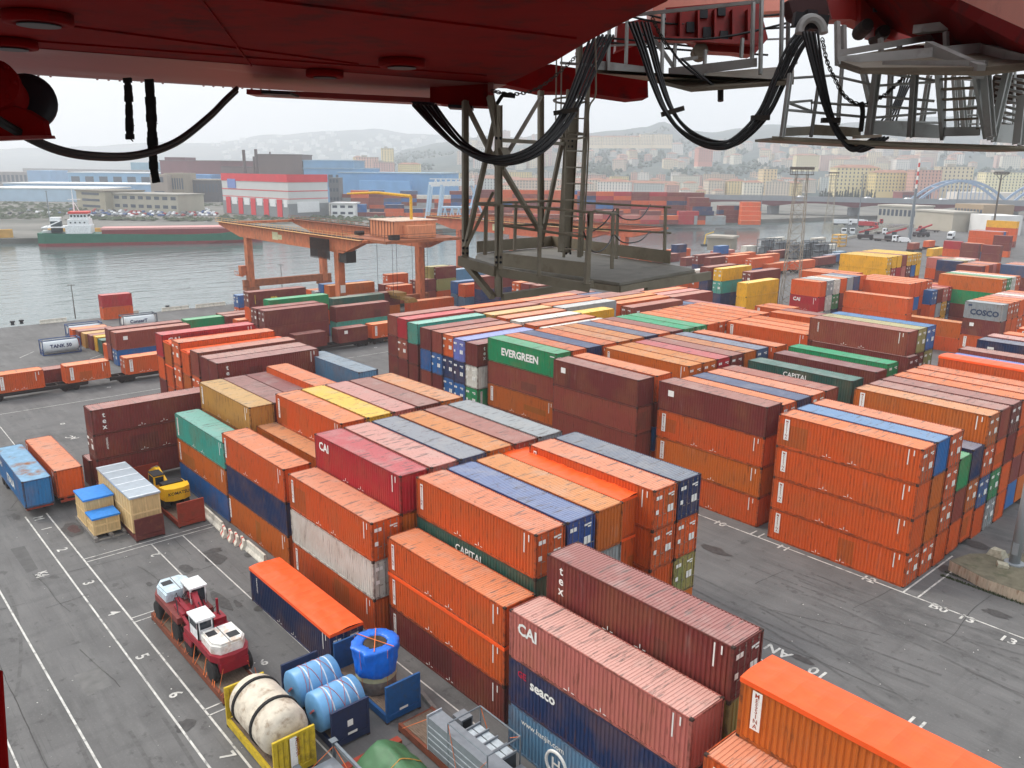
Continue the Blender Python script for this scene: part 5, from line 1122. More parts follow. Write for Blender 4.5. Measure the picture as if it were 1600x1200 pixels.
# --- two wheeled machines on a rusty flat rack
MRBR = mat('flat_rack_brown', S(122,66,46), .8, nscale=3, namt=.2, dirt=(.05,.03,.02), damt=.7, dscale=1.5)
mr_ = flat_rack((-33.5,-47.0,0), 13.0, .8, MRBR, MDECK, 'rusty long flat rack under the two red wheeled machines', False, False)
MRDM = mat('machine_red', S(140,24,40), .45, nscale=3, namt=.12); MRDB = mat('machine_brown_red', S(120,52,48), .6, nscale=3, namt=.15); MHOO = mat('hood_white', S(222,220,214), .45, dirt=(.45,.25,.12), damt=.8, dscale=.9); MHOB = mat('hood_bluewhite', S(190,206,214), .45, dirt=(.25,.25,.25), damt=.4, dscale=2); MCAB = mat('cab_white', S(226,228,228), .45)
def wmach(p, rz, hood, deck, label):
    r_ = empty('wheeled_machine', p, rz, label, 'machine'); b = MB()
    pl = [(-2.4,-1.25),(2.0,-1.25),(2.7,-.9),(2.9,0),(2.7,.9),(2.0,1.25),(-2.4,1.25)]
    b.prism([(x, y, 1.55) for x, y in pl], (0,0,.45)); b.box(-2.6,-.6,.8,2.2,.6,1.54); b.build('chassis', deck, r_)
    b = MB(); hp = [(.2,-1.05),(1.9,-1.1),(2.45,-.7),(2.5,.7),(1.9,1.1),(.2,1.05)]; b.prism([(x, y, 2.0) for x, y in hp], (0,0,.55)); b.prism([(x*.97+.02, y*.9, 2.55) for x, y in hp], (0,0,.16)); b.build('engine_hood', hood, r_)
    b = MB(); b.box(.5,-.9,2.715,1.1,-.3,2.73); b.box(1.35,.1,2.715,2.0,.8,2.73); b.build('hood_vent', MBLK, r_)
    b = MB(); b.box(.25,-.06,2.71,2.4,.0,2.73); b.build('hood_seam', mat('seam_grey', S(120,120,118), .6), r_)
    b = MB(); 
    for x, y in ((-1.5,-1.15),(-.15,-1.15),(-1.5,-.15),(-.15,-.15)): b.box(x,y,2.0,x+.09,y+.09,3.3)
    b.box(-1.5,-1.15,2.0,-.06,-1.1,2.7); b.box(-.1,-1.15,2.0,-.06,-.06,3.3); b.build('cab', MCAB, r_)
    b = MB(); b.prism([(-1.62,-1.22,3.31),(.04,-1.22,3.31),(.04,.02,3.31),(-1.62,.02,3.31)], (0,0,.12)); b.build('cab_roof', MCAB, r_)
    b = MB(); b.box(-.058,-.98,2.7,-.045,-.25,3.2); b.box(-1.4,-1.16,2.72,-.2,-1.15,3.2); b.box(-1.505,-1.05,2.3,-1.495,-.2,3.2); b.build('window', MGLS, r_)
    for x in (-1.8, 1.9):
        for y in (-1.28, .9): b = MB(); b.lathe([(.3,-.02),(.62,0),(.72,.1),(.72,.28),(.62,.38),(.3,.4)], 18, (0,0,0), 0, Matrix.Translation((x, y+.38, .74)) @ Matrix.Rotation(math.pi/2,4,'X')); b.build('wheel', MRUB, r_)
    b = MB(); b.prism([(-2.5,-1.3,1.0),(-1.2,-1.3,1.0),(-1.0,-1.3,1.5),(-2.5,-1.3,1.5)], (0,.1,0)); b.box(2.35,-.9,.9,2.8,.9,1.54); b.build('mudguard', deck, r_)
    return r_
m1 = wmach((-30.6,-45.6,.4), R(180), MHOB, MRDB, 'left wheeled machine with pale blue hood and red arm'); m2 = wmach((-24.6,-45.6,.4), 0, MHOO, MRDM, 'right wheeled machine with stained white hood and crimson skirt')
b = MB()
b.bar((.6,-.5,2.1),(-1.6,-.3,2.9),.5,.45); b.bar((-1.6,-.3,2.9),(-4.2,0,1.9),.38,.4); b.bar((.4,.3,2.0),(-2.6,.5,2.3),.3,.35); b.bar((-2.6,.5,2.3),(-4.6,.1,1.7),.28,.3); b.bar((-1.2,-.9,2.2),(-3.4,-.6,2.2),.16); b.bar((-.8,.8,2.2),(-3.6,.9,1.9),.18); b.box(-4.9,-.5,1.3,-4.0,.6,1.9); b.box(-2.4,-.9,1.7,-1.2,.9,2.2)
b.build('folded_arm', MRDM, m1)
rw_ = random.Random(3); b = MB()
for _ in range(14):
    x0 = rw_.uniform(-3.5, 0); y0 = rw_.uniform(-.8, .9); q = (x0-rw_.uniform(.5, 1.6), y0+rw_.uniform(-.4, .4), rw_.uniform(1.9, 2.6)); b.tube([(x0, y0, 2.2), ((x0+q[0])/2, (y0+q[1])/2, 2.9), q], .03, 5)
b.build('hydraulic_hose', MBLK, m1)
b = MB(); b.box(-2.2,.35,2.0,-1.2,1.2,2.4); b.tube([(-1.9,.9,2.4),(-1.9,.9,3.5)], .09, 8); b.build('exhaust_stack', MRDM, m2)
b = MB()
for x in (-33,-31.5,-29.5,-28.2,-26.9,-25.4,-23.6,-22.2,-21.2):
    b.bar((x,-47.0,.55),(x+rw_.uniform(-.6,.6),-46.5,1.9),.045,.02); b.bar((x+.3,-47.0,.55),(x+.3+rw_.uniform(-.7,.7),-46.6,1.3),.045,.02); b.bar((x,-44.5,.55),(x+rw_.uniform(-.6,.6),-44.8,1.6),.045,.02)
b.bar((-29.2,-47.0,.5),(-29.2,-46.9,2.5),.06,.03)
tag(b.build('lashing_strap', MSTRAP), 'orange lashing straps tying down the two red machines', 'lashing straps')
# --- yellow flat rack with tank
MYRK = mat('flat_rack_yellow', S(196,168,40), .6, nscale=3, namt=.15, dirt=(.16,.10,.03), damt=.6, dscale=1.6)
yr = flat_rack((-18.6,-47.6,0), 6.4, 2.6, MYRK, MDECK, 'yellow corrugated flat rack holding the stained white tank', True, True, True)
b = MB(); v_, f_ = text_geom('MESSINA', .3, .01); b.box(6.28+.14,1.0,1.0,6.28+.15,1.35,2.5) if 0 else None
b.box(6.405,.95,.6,6.42,1.35,2.45,0); b.add(v_, f_, 1, Matrix.Translation((6.425,1.27,2.35)) @ Matrix.Rotation(math.pi/2,4,'Z') @ Matrix.Rotation(math.pi/2,4,'X') @ Matrix.Rotation(-math.pi/2,4,'Z')); b.build('label_board', [MWHITE, MRUSTL], yr)
MTNK = mat('tank_stained', S(206,196,178), .6, nscale=2, namt=.16, dirt=(.26,.17,.10), damt=.85, dscale=1.3, bump=.3)
tk = empty('storage_tank', (-18.0,-46.35,2.05), 0, 'big stained white cylindrical tank with two black bands', 'tank'); b = MB(); Rm = Matrix.Rotation(math.pi/2,4,'Y')
b.lathe([(.2,.0),(.9,.1),(1.3,.3),(1.42,.6),(1.42,4.4),(1.3,4.8),(.9,5.05),(.2,5.15)], 32, (0,0,0), 0, Rm); b.build('shell', MTNK, tk, True)
for x in (.95, 3.3): b = MB(); b.lathe([(1.43,x),(1.5,x+.02),(1.5,x+.2),(1.43,x+.22)], 32, (0,0,0), 0, Rm); b.build('band', MRUB, tk)
b = MB(); b.tube([(1.46*math.cos(a)*0+4.5+.05*math.sin(3*a), 1.3*math.cos(a), 1.3*math.sin(a)) for a in [i*.2 for i in range(1,15)]], .025, 5); b.build('pipe', MRUB, tk)
# --- navy rack with blue rolls
MNRK = mat('flat_rack_navy', S(34,46,78), .55, nscale=3, namt=.12, dirt=(.03,.03,.04), damt=.5, dscale=2); MBRK = mat('flat_rack_blue', S(28,82,136), .55, nscale=3, namt=.12, dirt=(.05,.07,.1), damt=.5, dscale=2)
nr = flat_rack((-18.7,-44.0,0), 6.2, 2.5, MNRK, MDECK, 'navy flat rack holding the two light blue rolls'); b = MB(); b.box(6.205,1.0,1.2,6.215,1.35,1.6); b.box(6.205,1.0,.65,6.215,1.6,.8); b.box(.0-.012,.5,1.9,-.002,.8,2.2); b.build('placard', MWHITE, nr)
MROL = mat('roll_blue_wrap', S(104,160,206), .4, nscale=2.5, namt=.07, bump=.8, spec=.5); MRW = mat('roll_white_band', S(206,218,228), .5)
for i, (x, l) in enumerate(((-16.9,'upper left of two light blue wrapped rolls in the navy rack'),(-14.2,'lower right of two light blue wrapped rolls in the navy rack'))):
    ro = empty('wrapped_roll', (x,-44.2,1.75), 0, l, 'roll', 'light blue wrapped rolls'); Ry = Matrix.Rotation(-math.pi/2,4,'X'); b = MB()
    b.lathe([(.1,.02),(1.05,0),(1.17,.08),(1.17,2.75),(1.05,2.83),(.1,2.8)], 28, (0,0,0), 0, Ry); b.build('wrapping', MROL, ro, True)
    for y in (.75, 1.75, 2.3): b = MB(); b.lathe([(1.175,y),(1.18,y+.01),(1.18,y+.07),(1.175,y+.08)], 28, (0,0,0), 0, Ry); b.build('band', MRW, ro)
    b = MB(); 
    for (y0, y1) in ((.5,1.6),(1.5,.6),(1.3,2.5),(2.5,1.4),(.4,.9)):
        pts = [(1.195*math.cos(a), y0+(y1-y0)*(a-.1)/2.9, 1.195*math.sin(a)) for a in [.1+k*.29 for k in range(11)]]; b.tube(pts, .018, 4)
    b.bar((-.3,-.05,-.2),(.2,-.1,.3),.1); b.build('strap', MPINK, ro)
# --- blue rack with blue-tarped cylinder
br = flat_rack((-18.7,-40.4,0), 6.2, 2.5, MBRK, MDECK, 'blue flat rack holding the tarp-wrapped cylinder'); b = MB(); b.box(6.205,.9,.6,6.215,1.5,.75); b.box(-.012,.7,1.9,-.002,1.0,2.2); b.build('placard', MWHITE, br)
MBTP = mat('bright_blue_tarp', S(22,108,214), .35, nscale=2.2, namt=.12, bump=1.0, spec=.5); MSHL = mat('drum_shell', S(132,120,112), .6, nscale=3, namt=.3, dirt=(.25,.13,.08), damt=.7, dscale=2); MYP = mat('drum_cream', S(196,190,150), .6, nscale=3, namt=.1)
cy = empty('wrapped_cylinder', (-15.6,-39.15,.6), 0, 'upright cylinder under a bright blue tarp, dark opening on top', 'cylinder'); b = MB()
b.lathe([(1.22,0),(1.25,.05),(1.25,1.5),(1.22,1.55)], 28); b.build('drum', MSHL, cy, True); b = MB(); b.lathe([(1.262,.85),(1.27,.86),(1.27,1.42),(1.262,1.43)], 28); b.build('cream_band', MYP, cy)
def ruffle(prof, n_=64, amp=.07, seed=0):
    vs = []; fs = []
    for i, (r0, z) in enumerate(prof):
        for k in range(n_):
            a = 2*math.pi*k/n_; r1 = r0*(1+amp*mnoise.noise(Vector((math.cos(a)*3.2+seed, math.sin(a)*3.2, z*1.2)))+.5*amp*abs(mnoise.noise(Vector((math.cos(a)*8+seed, math.sin(a)*8, z*.5))))); zz = z+(.18*mnoise.noise(Vector((math.cos(a)*2, math.sin(a)*2, 5))) if i < 2 else 0)
            vs.append((r1*math.cos(a), r1*math.sin(a), zz))
    for i in range(len(prof)-1):
        for k in range(n_): fs.append((i*n_+k, i*n_+(k+1) % n_, (i+1)*n_+(k+1) % n_, (i+1)*n_+k))
    return vs, fs
b = MB(); v_, f_ = ruffle([(1.26,1.25),(1.30,1.3),(1.31,1.7),(1.33,2.1),(1.36,2.5),(1.40,2.8),(1.46,2.98),(1.40,3.05),(1.15,3.08),(.9,3.04),(.76,3.02),(.72,2.9)], 120, .13); b.add(v_, f_); b.build('tarpaulin', MBTP, cy, True)
b = MB(); b.lathe([(.74,2.9),(.7,2.98)], 24); b.build('opening', mat('dark_brown_opening', S(62,52,40), .8, nscale=4, namt=.3), cy)
b = MB(); b.bar((-1.35,-.5,3.12),(1.35,.5,3.12),.05,.02); b.bar((-1.1,.75,3.14),(1.1,-.75,3.14),.05,.02); 
for a in (0,1.2,2.4,3.7,5): b.bar((1.42*math.cos(a),1.42*math.sin(a),3.1),(1.25*math.cos(a),1.2*math.sin(a),.05),.03,.02)
b.build('strap', MSTRAP, cy)
# --- plank deck with grey machine unit
flat_rack((-11.6,-40.2,0), 12.2, .7, MRBR, MDECK, 'low plank-decked rack carrying the grey machine unit', False, False)
MGU = mat('unit_grey', S(128,134,140), .5, 0.1, nscale=3, namt=.1); MGP = mat('unit_panel_pale', S(186,196,202), .4); MGD = mat('unit_dark', S(62,66,70), .6); MPOLE = mat('frame_grey', S(120,128,134), .5, .3)
gu = empty('machine_unit', (-9.2,-40.2,.62), 0, 'grey filter unit with louvred casing, roof panels and tube frame', 'machine unit')
b = MB(); b.box(0.6,.0,0,6.8,.95,2.1); b.build('casing', MGU, gu)
b = MB()
for z in (.35,.75,1.15,1.55): b.box(.6,-.03,z,6.8,-.002,z+.07); b.box(.57,0,z,.598,.95,z+.07)
b.box(.55,-.03,0,.62,.98,2.2); b.build('louvre_rail', mat('rail_pale', S(160,166,172), .5), gu)
b = MB(); b.box(2.6,.97,.5,5.6,2.1,1.75); b.build('filter_box', MGD, gu)
for i in range(4):
    for j in range(2):
        b = MB(); x = 2.65+i*.75; y = 1.0+j*.55; b.box(x,y,1.755,x+.66,y+.48,1.8); b.build('roof_panel', MGP, gu)
b = MB()
for i in range(5): b.box(2.56+i*.75,.98,1.76,2.63+i*.75,2.12,1.92)
b.build('roof_rib', MGU, gu)
b = MB(); x0,x1,y0,y1,z1 = 2.45,5.75,.02,2.25,2.75
for a_, c_ in (((x0,y0),(x1,y0)),((x1,y0),(x1,y1)),((x1,y1),(x0,y1)),((x0,y1),(x0,y0))): b.tube([(*a_,z1),(*c_,z1)],.045,6)
for x in (x0,x1):
    for y in (y0,y1): b.tube([(x,y,0),(x,y,z1)],.045,6)
b.build('tube_frame', MPOLE, gu)
b = MB(); b.box(.9,1.5,.9,1.7,2.3,1.7); b.bar((1.3,1.9,0),(1.3,1.9,.9),.3); b.box(.2,1.5,0,.85,1.9,.5); b.build('air_duct', MGU, gu); b = MB(); b.box(1.71,1.6,1.0,1.73,2.2,1.6); b.build('duct_opening', MBLK, gu)
b = MB(); b.lathe([(.25,0),(.25,.7),(.2,.8),(.2,.85)],12,(.0,1.3,0)); b.lathe([(.15,0),(.15,.9)],10,(.45,2.1,0)); b.build('fan_motor', MGU, gu)
b = MB(); b.box(5.9,1.1,0,7.4,2.2,1.2); b.box(7.0,-.1,0,9.6,1.5,1.0); b.box(7.1,.0,1.01,8.2,.7,1.08); b.box(8.3,.0,1.01,9.5,.7,1.08); b.build('side_cabinet', MGU, gu)
b = MB(); b.tube([(5.6,1.2,1.4),(6.4,1.2,1.4),(6.4,.6,1.2),(7.2,.6,1.2)],.08,8); b.tube([(5.6,1.5,1.2),(6.6,1.6,1.3),(7.0,2.0,.9)],.07,8); b.build('pipework', MPOLE, gu)
b = MB(); b.bar((x0,y0,z1),(x0+.9,-.1,.2),.04,.02); b.bar((x0,y1,z1),(x0+.8,y1,1.2),.04,.02); b.bar((x1,y0,z1-.3),(x0+1.6,-.1,.1),.04,.02); b.bar((x1,y1,z1),(x1-.8,y1,2.2),.04,.02); b.bar((.58,.3,1.9),(-1.8,-.1,.0),.06,.02); b.build('strap', MSTRAP, gu)
# --- green tarp pile
gt = empty('tarped_load', (-10.2,-44.2,0), 0, 'green tarpaulin tented over a load, tied with orange straps', 'tarped load'); b = MB(); vs = []; fs = []; nx, ny = 40, 26
for i in range(nx+1):
    for j in range(ny+1):
        s, t = i/nx, j/ny; x = 9.5*s-.2; y = 3.5*t-.2; rdg = 1-abs(2*t-1)**1.4; end = min(1, s/.25)**.8
        end = min(1, s/.06)**.7; z = .45+1.35*rdg*end+.35*math.sin(s*9)*.25*rdg+.1*mnoise.noise(Vector((x*1.3, y*2.2, 2)))+.04*mnoise.noise(Vector((x*4, y*5, 2))); 
        if t < .03 or t > .97 or s < .015: z = .12
        vs.append((x, y, z))
for i in range(nx):
    for j in range(ny): a = i*(ny+1)+j; fs.append((a, a+ny+1, a+ny+2, a+1))
b.add(vs, fs); b.build('tarpaulin', mat('green_tarpaulin', S(66,108,72), .5, nscale=2, namt=.12, bump=.5), gt, True)
b = MB()
def gz(x, y): s, t = (x+.2)/9.5, (y+.2)/3.5; i = min(nx, max(0, round(s*nx))); j = min(ny, max(0, round(t*ny))); return vs[i*(ny+1)+j][2]+.03
for x in (2.3, 5.2, 7.6):
    pts = [(x+.25*math.sin(y), y, gz(x, y)) for y in [k*.16-.1 for k in range(21)]]; b.tube(pts, .035, 4)
b.build('strap', mat('ochre_strap', S(206,150,76), .7), gt); b = MB(); b.box(-.6,-.3,0,-.1,3.4,.5); b.box(-.1,-.3,0,9,3.4,.12); b.build('base_frame', MRUR, gt)
# --- grey steel frame bottom left
gf = empty('steel_frame', (-11.6,-46.6,0), 0, 'galvanised steel frame standing behind the yellow end wall', 'steel frame'); b = MB()
b.ibeam((0,0,0),(0,0,.85),.16,.16); b.ibeam((0,2.2,0),(0,2.2,1.45),.16,.16); b.ibeam((0,2.2,1.45),(4.5,2.2,1.45),.16,.18); b.ibeam((0,0,.9),(4.5,0,.9),.16,.18); b.box(-.18,-.18,1.0,.18,.18,1.04); b.box(-.2,2.0,1.56,.2,2.4,1.6)
b.build('column', MPOLE, gf); b = MB(); b.bar((0,2.2,1.2),(2.5,2.2,.2),.03); b.bar((0,0,.1),(0,2.2,1.2),.03); b.build('brace', MSTRAP, gf); b = MB(); b.box(.3,.2,.3,4,2.0,.8); b.box(1,.5,.8,2.2,1.4,1.1); b.build('bin', MGU, gf)
# small ground things
p = at(668,1118,0); b = MB(); b.bar((p.x-2,p.y+.9,.15),(p.x+.3,p.y+.5,.15),.25); tag(b.build('timber_beam', mat('weathered_timber', S(120,116,112))), 'grey timber lying by the maroon bottom container', 'timber')
# ---------------------------------------------------------------- lamp island at the right
isl = empty('lamp_island', (0,0,0), 0, 'rust-stained raised concrete island around the lamp mast', 'concrete island'); b = MB()
ip = [(1.3,5.6),(1.9,8.2),(5.5,12.5),(30,14),(30,4.6),(4.6,4.4)]
b.prism([(x, y, 0) for x, y in ip], (0,0,.9)); b.build('kerb_wall', mat('stained_concrete', S(188,170,148), .9, nscale=2, namt=.2, dirt=(.22,.08,.03), damt=.9, dscale=1.2, stretch=(2.5,2.5,.4)), isl)
b = MB(); b.prism([(x*.985+.05, y*.985+.1, .9) for x, y in ip], (0,0,.03)); b.build('top_slab', mat('weedy_slab', S(112,106,88), .95, nscale=1.5, namt=.25, dirt=(.06,.07,.03), damt=.7, dscale=.8), isl)
rg = random.Random(9); b = MB()
for _ in range(1600):
    t = rg.random(); x = 1.3+(rg.random()**1.3)*16; y = (4.35-.28*rg.random()) if rg.random() < .75 else 5.0; x0 = x; z0 = 0; h = rg.uniform(.05,.22)
    b.add([(x0-.03,y,z0),(x0+.03,y,z0),(x0+rg.uniform(-.1,.1),y+rg.uniform(-.1,.1),h)],[(0,1,2)])
tag(b.build('grass', mat('weed_green', S(58,68,40), .9, nscale=4, namt=.4)), 'weeds growing along the foot of the island wall', 'grass', None, 'stuff')
b = MB(); vs_ = [(-.7,-.4,0),(.6,-.5,0),(.8,.4,0),(-.5,.5,0),(-.5,-.3,.5),(.35,-.35,.62),(.5,.25,.55),(-.35,.3,.6)]; b.add(vs_, [(0,3,2,1),(4,5,6,7),(0,1,5,4),(1,2,6,5),(2,3,7,6),(3,0,4,7)]); o = b.build('boulder', mat('pale_rock', S(176,170,150), .9, nscale=4, namt=.25)); pp = at(1558,865,1.1); o.location = (pp.x, pp.y, .93); tag(o, 'pale broken boulder beside the lamp mast foot', 'boulder')
b = MB(); b.box(-.4,-.3,0,.4,.3,.3); o = b.build('rubble_block', mat('pale_rock', S(176,170,150))); pp = at(1566,884,1.0); o.location = (pp.x, pp.y, .93); o.rotation_euler = (.1,.1,.5); tag(o, 'small rubble block in front of the boulder', 'rubble')
lp = empty('lamp_mast', (5.0,9.1,.93), 0, 'thick grey tapered lamp mast on the island at the right edge', 'lamp mast'); b = MB(); b.tube([(0,0,0),(0.02,0,5),(.05,0,26)],[.42,.38,.2],16); b.build('mast', mat('mast_grey', S(150,156,160), .5, .2, nscale=1, namt=.06, stretch=(1,1,.2)), lp, True)
b = MB(); b.lathe([(.75,0),(.75,.1),(.5,.12)],16); b.box(-.22,-.44,.9,.22,-.36,1.9); b.build('base_plate', mat('mast_grey', S(150,156,160)), lp); b = MB(); b.lathe([(1.4,26),(1.4,26.3)],12); b.build('head_frame', MPOLE, lp)
for k in range(8):
    a = k*math.pi/4; b = MB(); b.box(-.3,-.2,25.5,.3,.2,25.95,0,Matrix.Translation((1.5*math.cos(a),1.5*math.sin(a),0))); b.build('floodlight', MGD, lp)
# ---------------------------------------------------------------- masts
MLAT = mat('lattice_steel', S(150,142,128), .7, nscale=2, namt=.15); MLAT2 = mat('lattice_dark', S(88,82,76), .7)
def lattice(p, H, wb, wt, label, n_=11, k0=0):
    r_ = empty('lattice_mast', p, R(20), label, 'lighting mast'); b = MB(); cs = [(-1,-1),(1,-1),(1,1),(-1,1)]
    hw = lambda z: (wb+(wt-wb)*min(1, (z/H)**.7))/2
    for c in cs: b.tube([(c[0]*hw(z), c[1]*hw(z), z) for z in [H*i/8 for i in range(9)]], .09, 5)
    for i in range(n_):
        z0, z1 = H*i/n_, H*(i+1)/n_
        for j in range(4):
            a, c = cs[j], cs[(j+1) % 4]; b.bar((a[0]*hw(z0),a[1]*hw(z0),z0),(c[0]*hw(z1),c[1]*hw(z1),z1),.07); b.bar((c[0]*hw(z0),c[1]*hw(z0),z0),(a[0]*hw(z1),a[1]*hw(z1),z1),.07); b.bar((a[0]*hw(z1),a[1]*hw(z1),z1),(c[0]*hw(z1),c[1]*hw(z1),z1),.06)
    b.build('lattice', MLAT, r_); b = MB(); b.box(-2.4,-1.2,H,2.4,1.2,H+.18)
    for x in (-2.3,-1.2,0,1.2,2.3): b.bar((x,-1.1,H),(x,-1.1,H+1.2),.08); b.bar((x,1.1,H),(x,1.1,H+1.2),.08)
    b.bar((-2.4,-1.1,H+1.2),(2.4,-1.1,H+1.2),.08); b.build('head_platform', MLAT2, r_)
    for x in (-2.1,-1.05,0,1.05,2.1):
        for y in (-1.2,1.2): b = MB(); b.box(x-.3,y-.2,H+1.2,x+.3,y+.2,H+1.75); b.build('floodlight', MLAT2, r_)
    return r_
lattice(tuple(at(1232,488,0)), 31.0, 4.2, 2.4, 'near pale lattice lighting mast between container rows', 12)
lattice(tuple(at(1293,367,0)), 29.5, 5.0, 2.2, 'far pale lattice lighting mast by the river', 11)
b = MB(); p = at(1421,373,0); q = cp(1436,255,392); q.z = max(q.z, 30); tp = Vector((p.x, p.y, 0)); r_ = empty('striped_mast', p, 0, 'grey pole with red and white striped top', 'mast')
b.tube([(0,0,0),(0,0,24)],[.9,.6],10); b.build('lower_pole', MPOLE, r_)
b = MB(); zz = 24
for k in range(7): b.tube([(0,0,zz),(0,0,zz+2)],.45,8,k % 2); zz += 2
b.build('striped_top', [MWHITE, mat('stripe_red', S(196,60,52), .6)], r_)
r_ = empty('pole_light', at(1547,386,0), 0, 'dark slim lamp mast with cross-arm floodlights at right', 'lamp mast'); b = MB(); b.tube([(0,0,0),(0,0,31)],[.5,.3],8); b.build('pole', MLAT2, r_)
b = MB(); d_ = Vector((CR.x, CR.y, 0)).normalized(); b.bar(d_*-3+Vector((0,0,31)), d_*3+Vector((0,0,31)), .3); b.bar(d_*-3+Vector((0,0,32.2)), d_*3+Vector((0,0,32.2)), .2); b.bar(d_*-2.2+Vector((0,0,31)), Vector((0,0,28.5)), .2); b.bar(d_*2.2+Vector((0,0,31)), Vector((0,0,28.5)), .2); b.build('cross_arm', MLAT2, r_)
for k in (-3,-1.8,-.6,.6,1.8,3): b = MB(); q = d_*k; b.box(q.x-.4,q.y-.4,31.3,q.x+.4,q.y+.4,32); b.build('floodlight', MLAT2, r_)
for u, v, h, l in ((118,498,7.2,'thin quay lamp post left of the red box'),(441,452,6.5,'thin quay lamp post between the gantry legs'),(658,440,7,'thin lamp post right of the far gantry leg'),(1187,350,22,'slim pale pole across the river, left one'),(1350,300,30,'slim pale pole behind the viaduct'),(1502,318,22,'pale pole under the viaduct by the shed'),(66,300,16,'twin-head lamp post at the far left')):
    p = at(u, v, 0) if v > 340 else gpt(u, 480); b = MB(); r_ = empty('lamp_post', p, 0, l, 'lamp post', 'slim lamp posts'); b.tube([(0,0,0),(0,0,h)],[.12 if h < 10 else .35, .07 if h < 10 else .2],6); b.build('pole', MLAT2 if h < 10 else MPOLE, r_); b = MB(); b.bar(d_*-.8+Vector((0,0,h)), d_*.8+Vector((0,0,h)), .15); b.build('lamp_head', MLAT2, r_)
# ---------------------------------------------------------------- tank containers
MTW = mat('tank_white', S(214,220,222), .35, nscale=2, namt=.05); MTF = mat('tank_frame_blue', S(44,70,116), .5); MTFG = mat('tank_frame_dark', S(60,70,84), .5)
def tank_cont(p, txt, fm, label, full=True):
    r_ = empty('tank_container', p, math.pi/2, label, 'tank container'); p_ = r_.location; b = MB(); b.lathe([(.3,.2),(.95,.3),(1.13,.6),(1.13,5.4),(.95,5.75),(.3,5.85)],24,(0,0,0),0,Matrix.Translation((0,1.22,1.32)) @ Matrix.Rotation(math.pi/2,4,'Y')); b.build('tank_shell', MTW, r_, True)
    b = MB()
    for x in (.07,5.99):
        for y in (.07,2.37): b.bar((x,y,0),(x,y,2.59),.14)
        for z in (.07,2.52): b.bar((x,.14,z),(x,2.3,z),.14)
        b.bar((x,.1,.1),(x,2.3,1.2),.08); b.bar((x,2.3,.1),(x,.1,1.2),.08)
    for y in (.07,2.37):
        for z in (.07,2.52): b.bar((.14,y,z),(5.9,y,z),.12)
    b.build('frame', fm, r_)
    b = MB(); b.box(.5,.9,2.46,5.5,1.5,2.5); b.build('walkway', MPOLE, r_)
    b = MB(); v_, f_ = text_geom(txt, .85, .03); b.add(v_, f_, 0, Matrix.Translation((1.2,.06,1.2)) @ Matrix.Rotation(math.pi/2,4,'X')); b.build('lettering', mat('letter_navy', S(30,40,90)), r_)
for u, v, z, t, fm, l in ((59.5,530,2.6,'TANK 50',MTF,'white tank container with blue base standing alone on the apron'),(185,492,5.2,'ConserT',MTFG,'white lettered tank container above the green box'),(100,506,2.7,'',MTF,'blue-framed tank container at the left end of the apron row')):
    q = at(u, v, z); tank_cont((q.x+2.44, q.y, z-2.6 if z < 5 else 2.62), t, fm, l)
q = at(185,492,5.2); container((q.x, q.y, 0.01), 'Y', F20, 2.591, 'w', 's', 'off-white short container under the white lettered tank', 'containers by the waterfront tracks')
# ---------------------------------------------------------------- vehicles and gear in the far yard
def cab_truck(p, rz, c, lab, body=None):
    r_ = empty('truck', p, rz, lab, 'truck'); b = MB(); b.prism([(0,-1.2,.5),(2.0,-1.2,.5),(2.0,-1.2,1.8),(1.6,-1.2,3.2),(0,-1.2,3.2)],(0,2.4,0)); b.build('cab', mat('truck_'+c, {'white':S(226,228,230),'red':S(170,40,46),'dark':S(48,46,52),'yellow':S(210,170,60)}[c], .4), r_)
    b = MB(); b.box(2.01,-1.0,1.8,2.03,1.0,2.9); b.box(.5,-1.22,1.9,1.5,-1.205,2.8); b.box(.5,1.205,1.9,1.5,1.22,2.8); b.build('windscreen', MGLS, r_); b = MB(); b.box(-9,-1.1,.8,0,1.1,1.1); b.build('chassis', MDARKF, r_)
    if body: b = MB(); b.box(-8.8,-1.2,1.12,-.3,1.2,3.5); b.build('load_body', mat('truck_'+body, {'white':S(226,228,230),'red':S(170,40,46),'dark':S(48,46,52),'yellow':S(210,170,60)}[body]), r_)
    for x in (1.0,-2,-6.5,-7.8):
        for y in (-1.2,.85): b = MB(); b.lathe([(.5,0),(.5,.35)],12,(0,0,0),0,Matrix.Translation((x,y+.35,.5)) @ Matrix.Rotation(math.pi/2,4,'X')); b.build('wheel', MRUB, r_)
for i, (u, v, rz, c, bd) in enumerate(((1318,366,-60,'white',None),(1331,366,-60,'white',None),(1350,352,20,'white','white'),(1366,356,10,'red','red'),(1379,366,10,'white',None),(1484,374,-75,'white','white'),(1440,362,200,'red',None),(1374,350,30,'red',None),(1325,352,40,'white','white'),(1395,378,0,'white',None))):
    cab_truck(at(u, v, 0), R(rz), c, '%s truck, number %s of the parked line counted by width, on the far asphalt' % (c, ['one','two','three','four','five','six','seven','eight','nine','ten'][i]) if 0 else ['white truck cab, left of the facing pair','white truck cab, right of the facing pair','long white truck behind the facing pair','red lorry right of the long white truck','white truck in front of the red lorry','white truck driving between the rails and red box','red tractor beneath the grey pole','small red lorry farthest back in the yard','white lorry behind the yellow rack','white truck near the dark handlers'][i], bd)
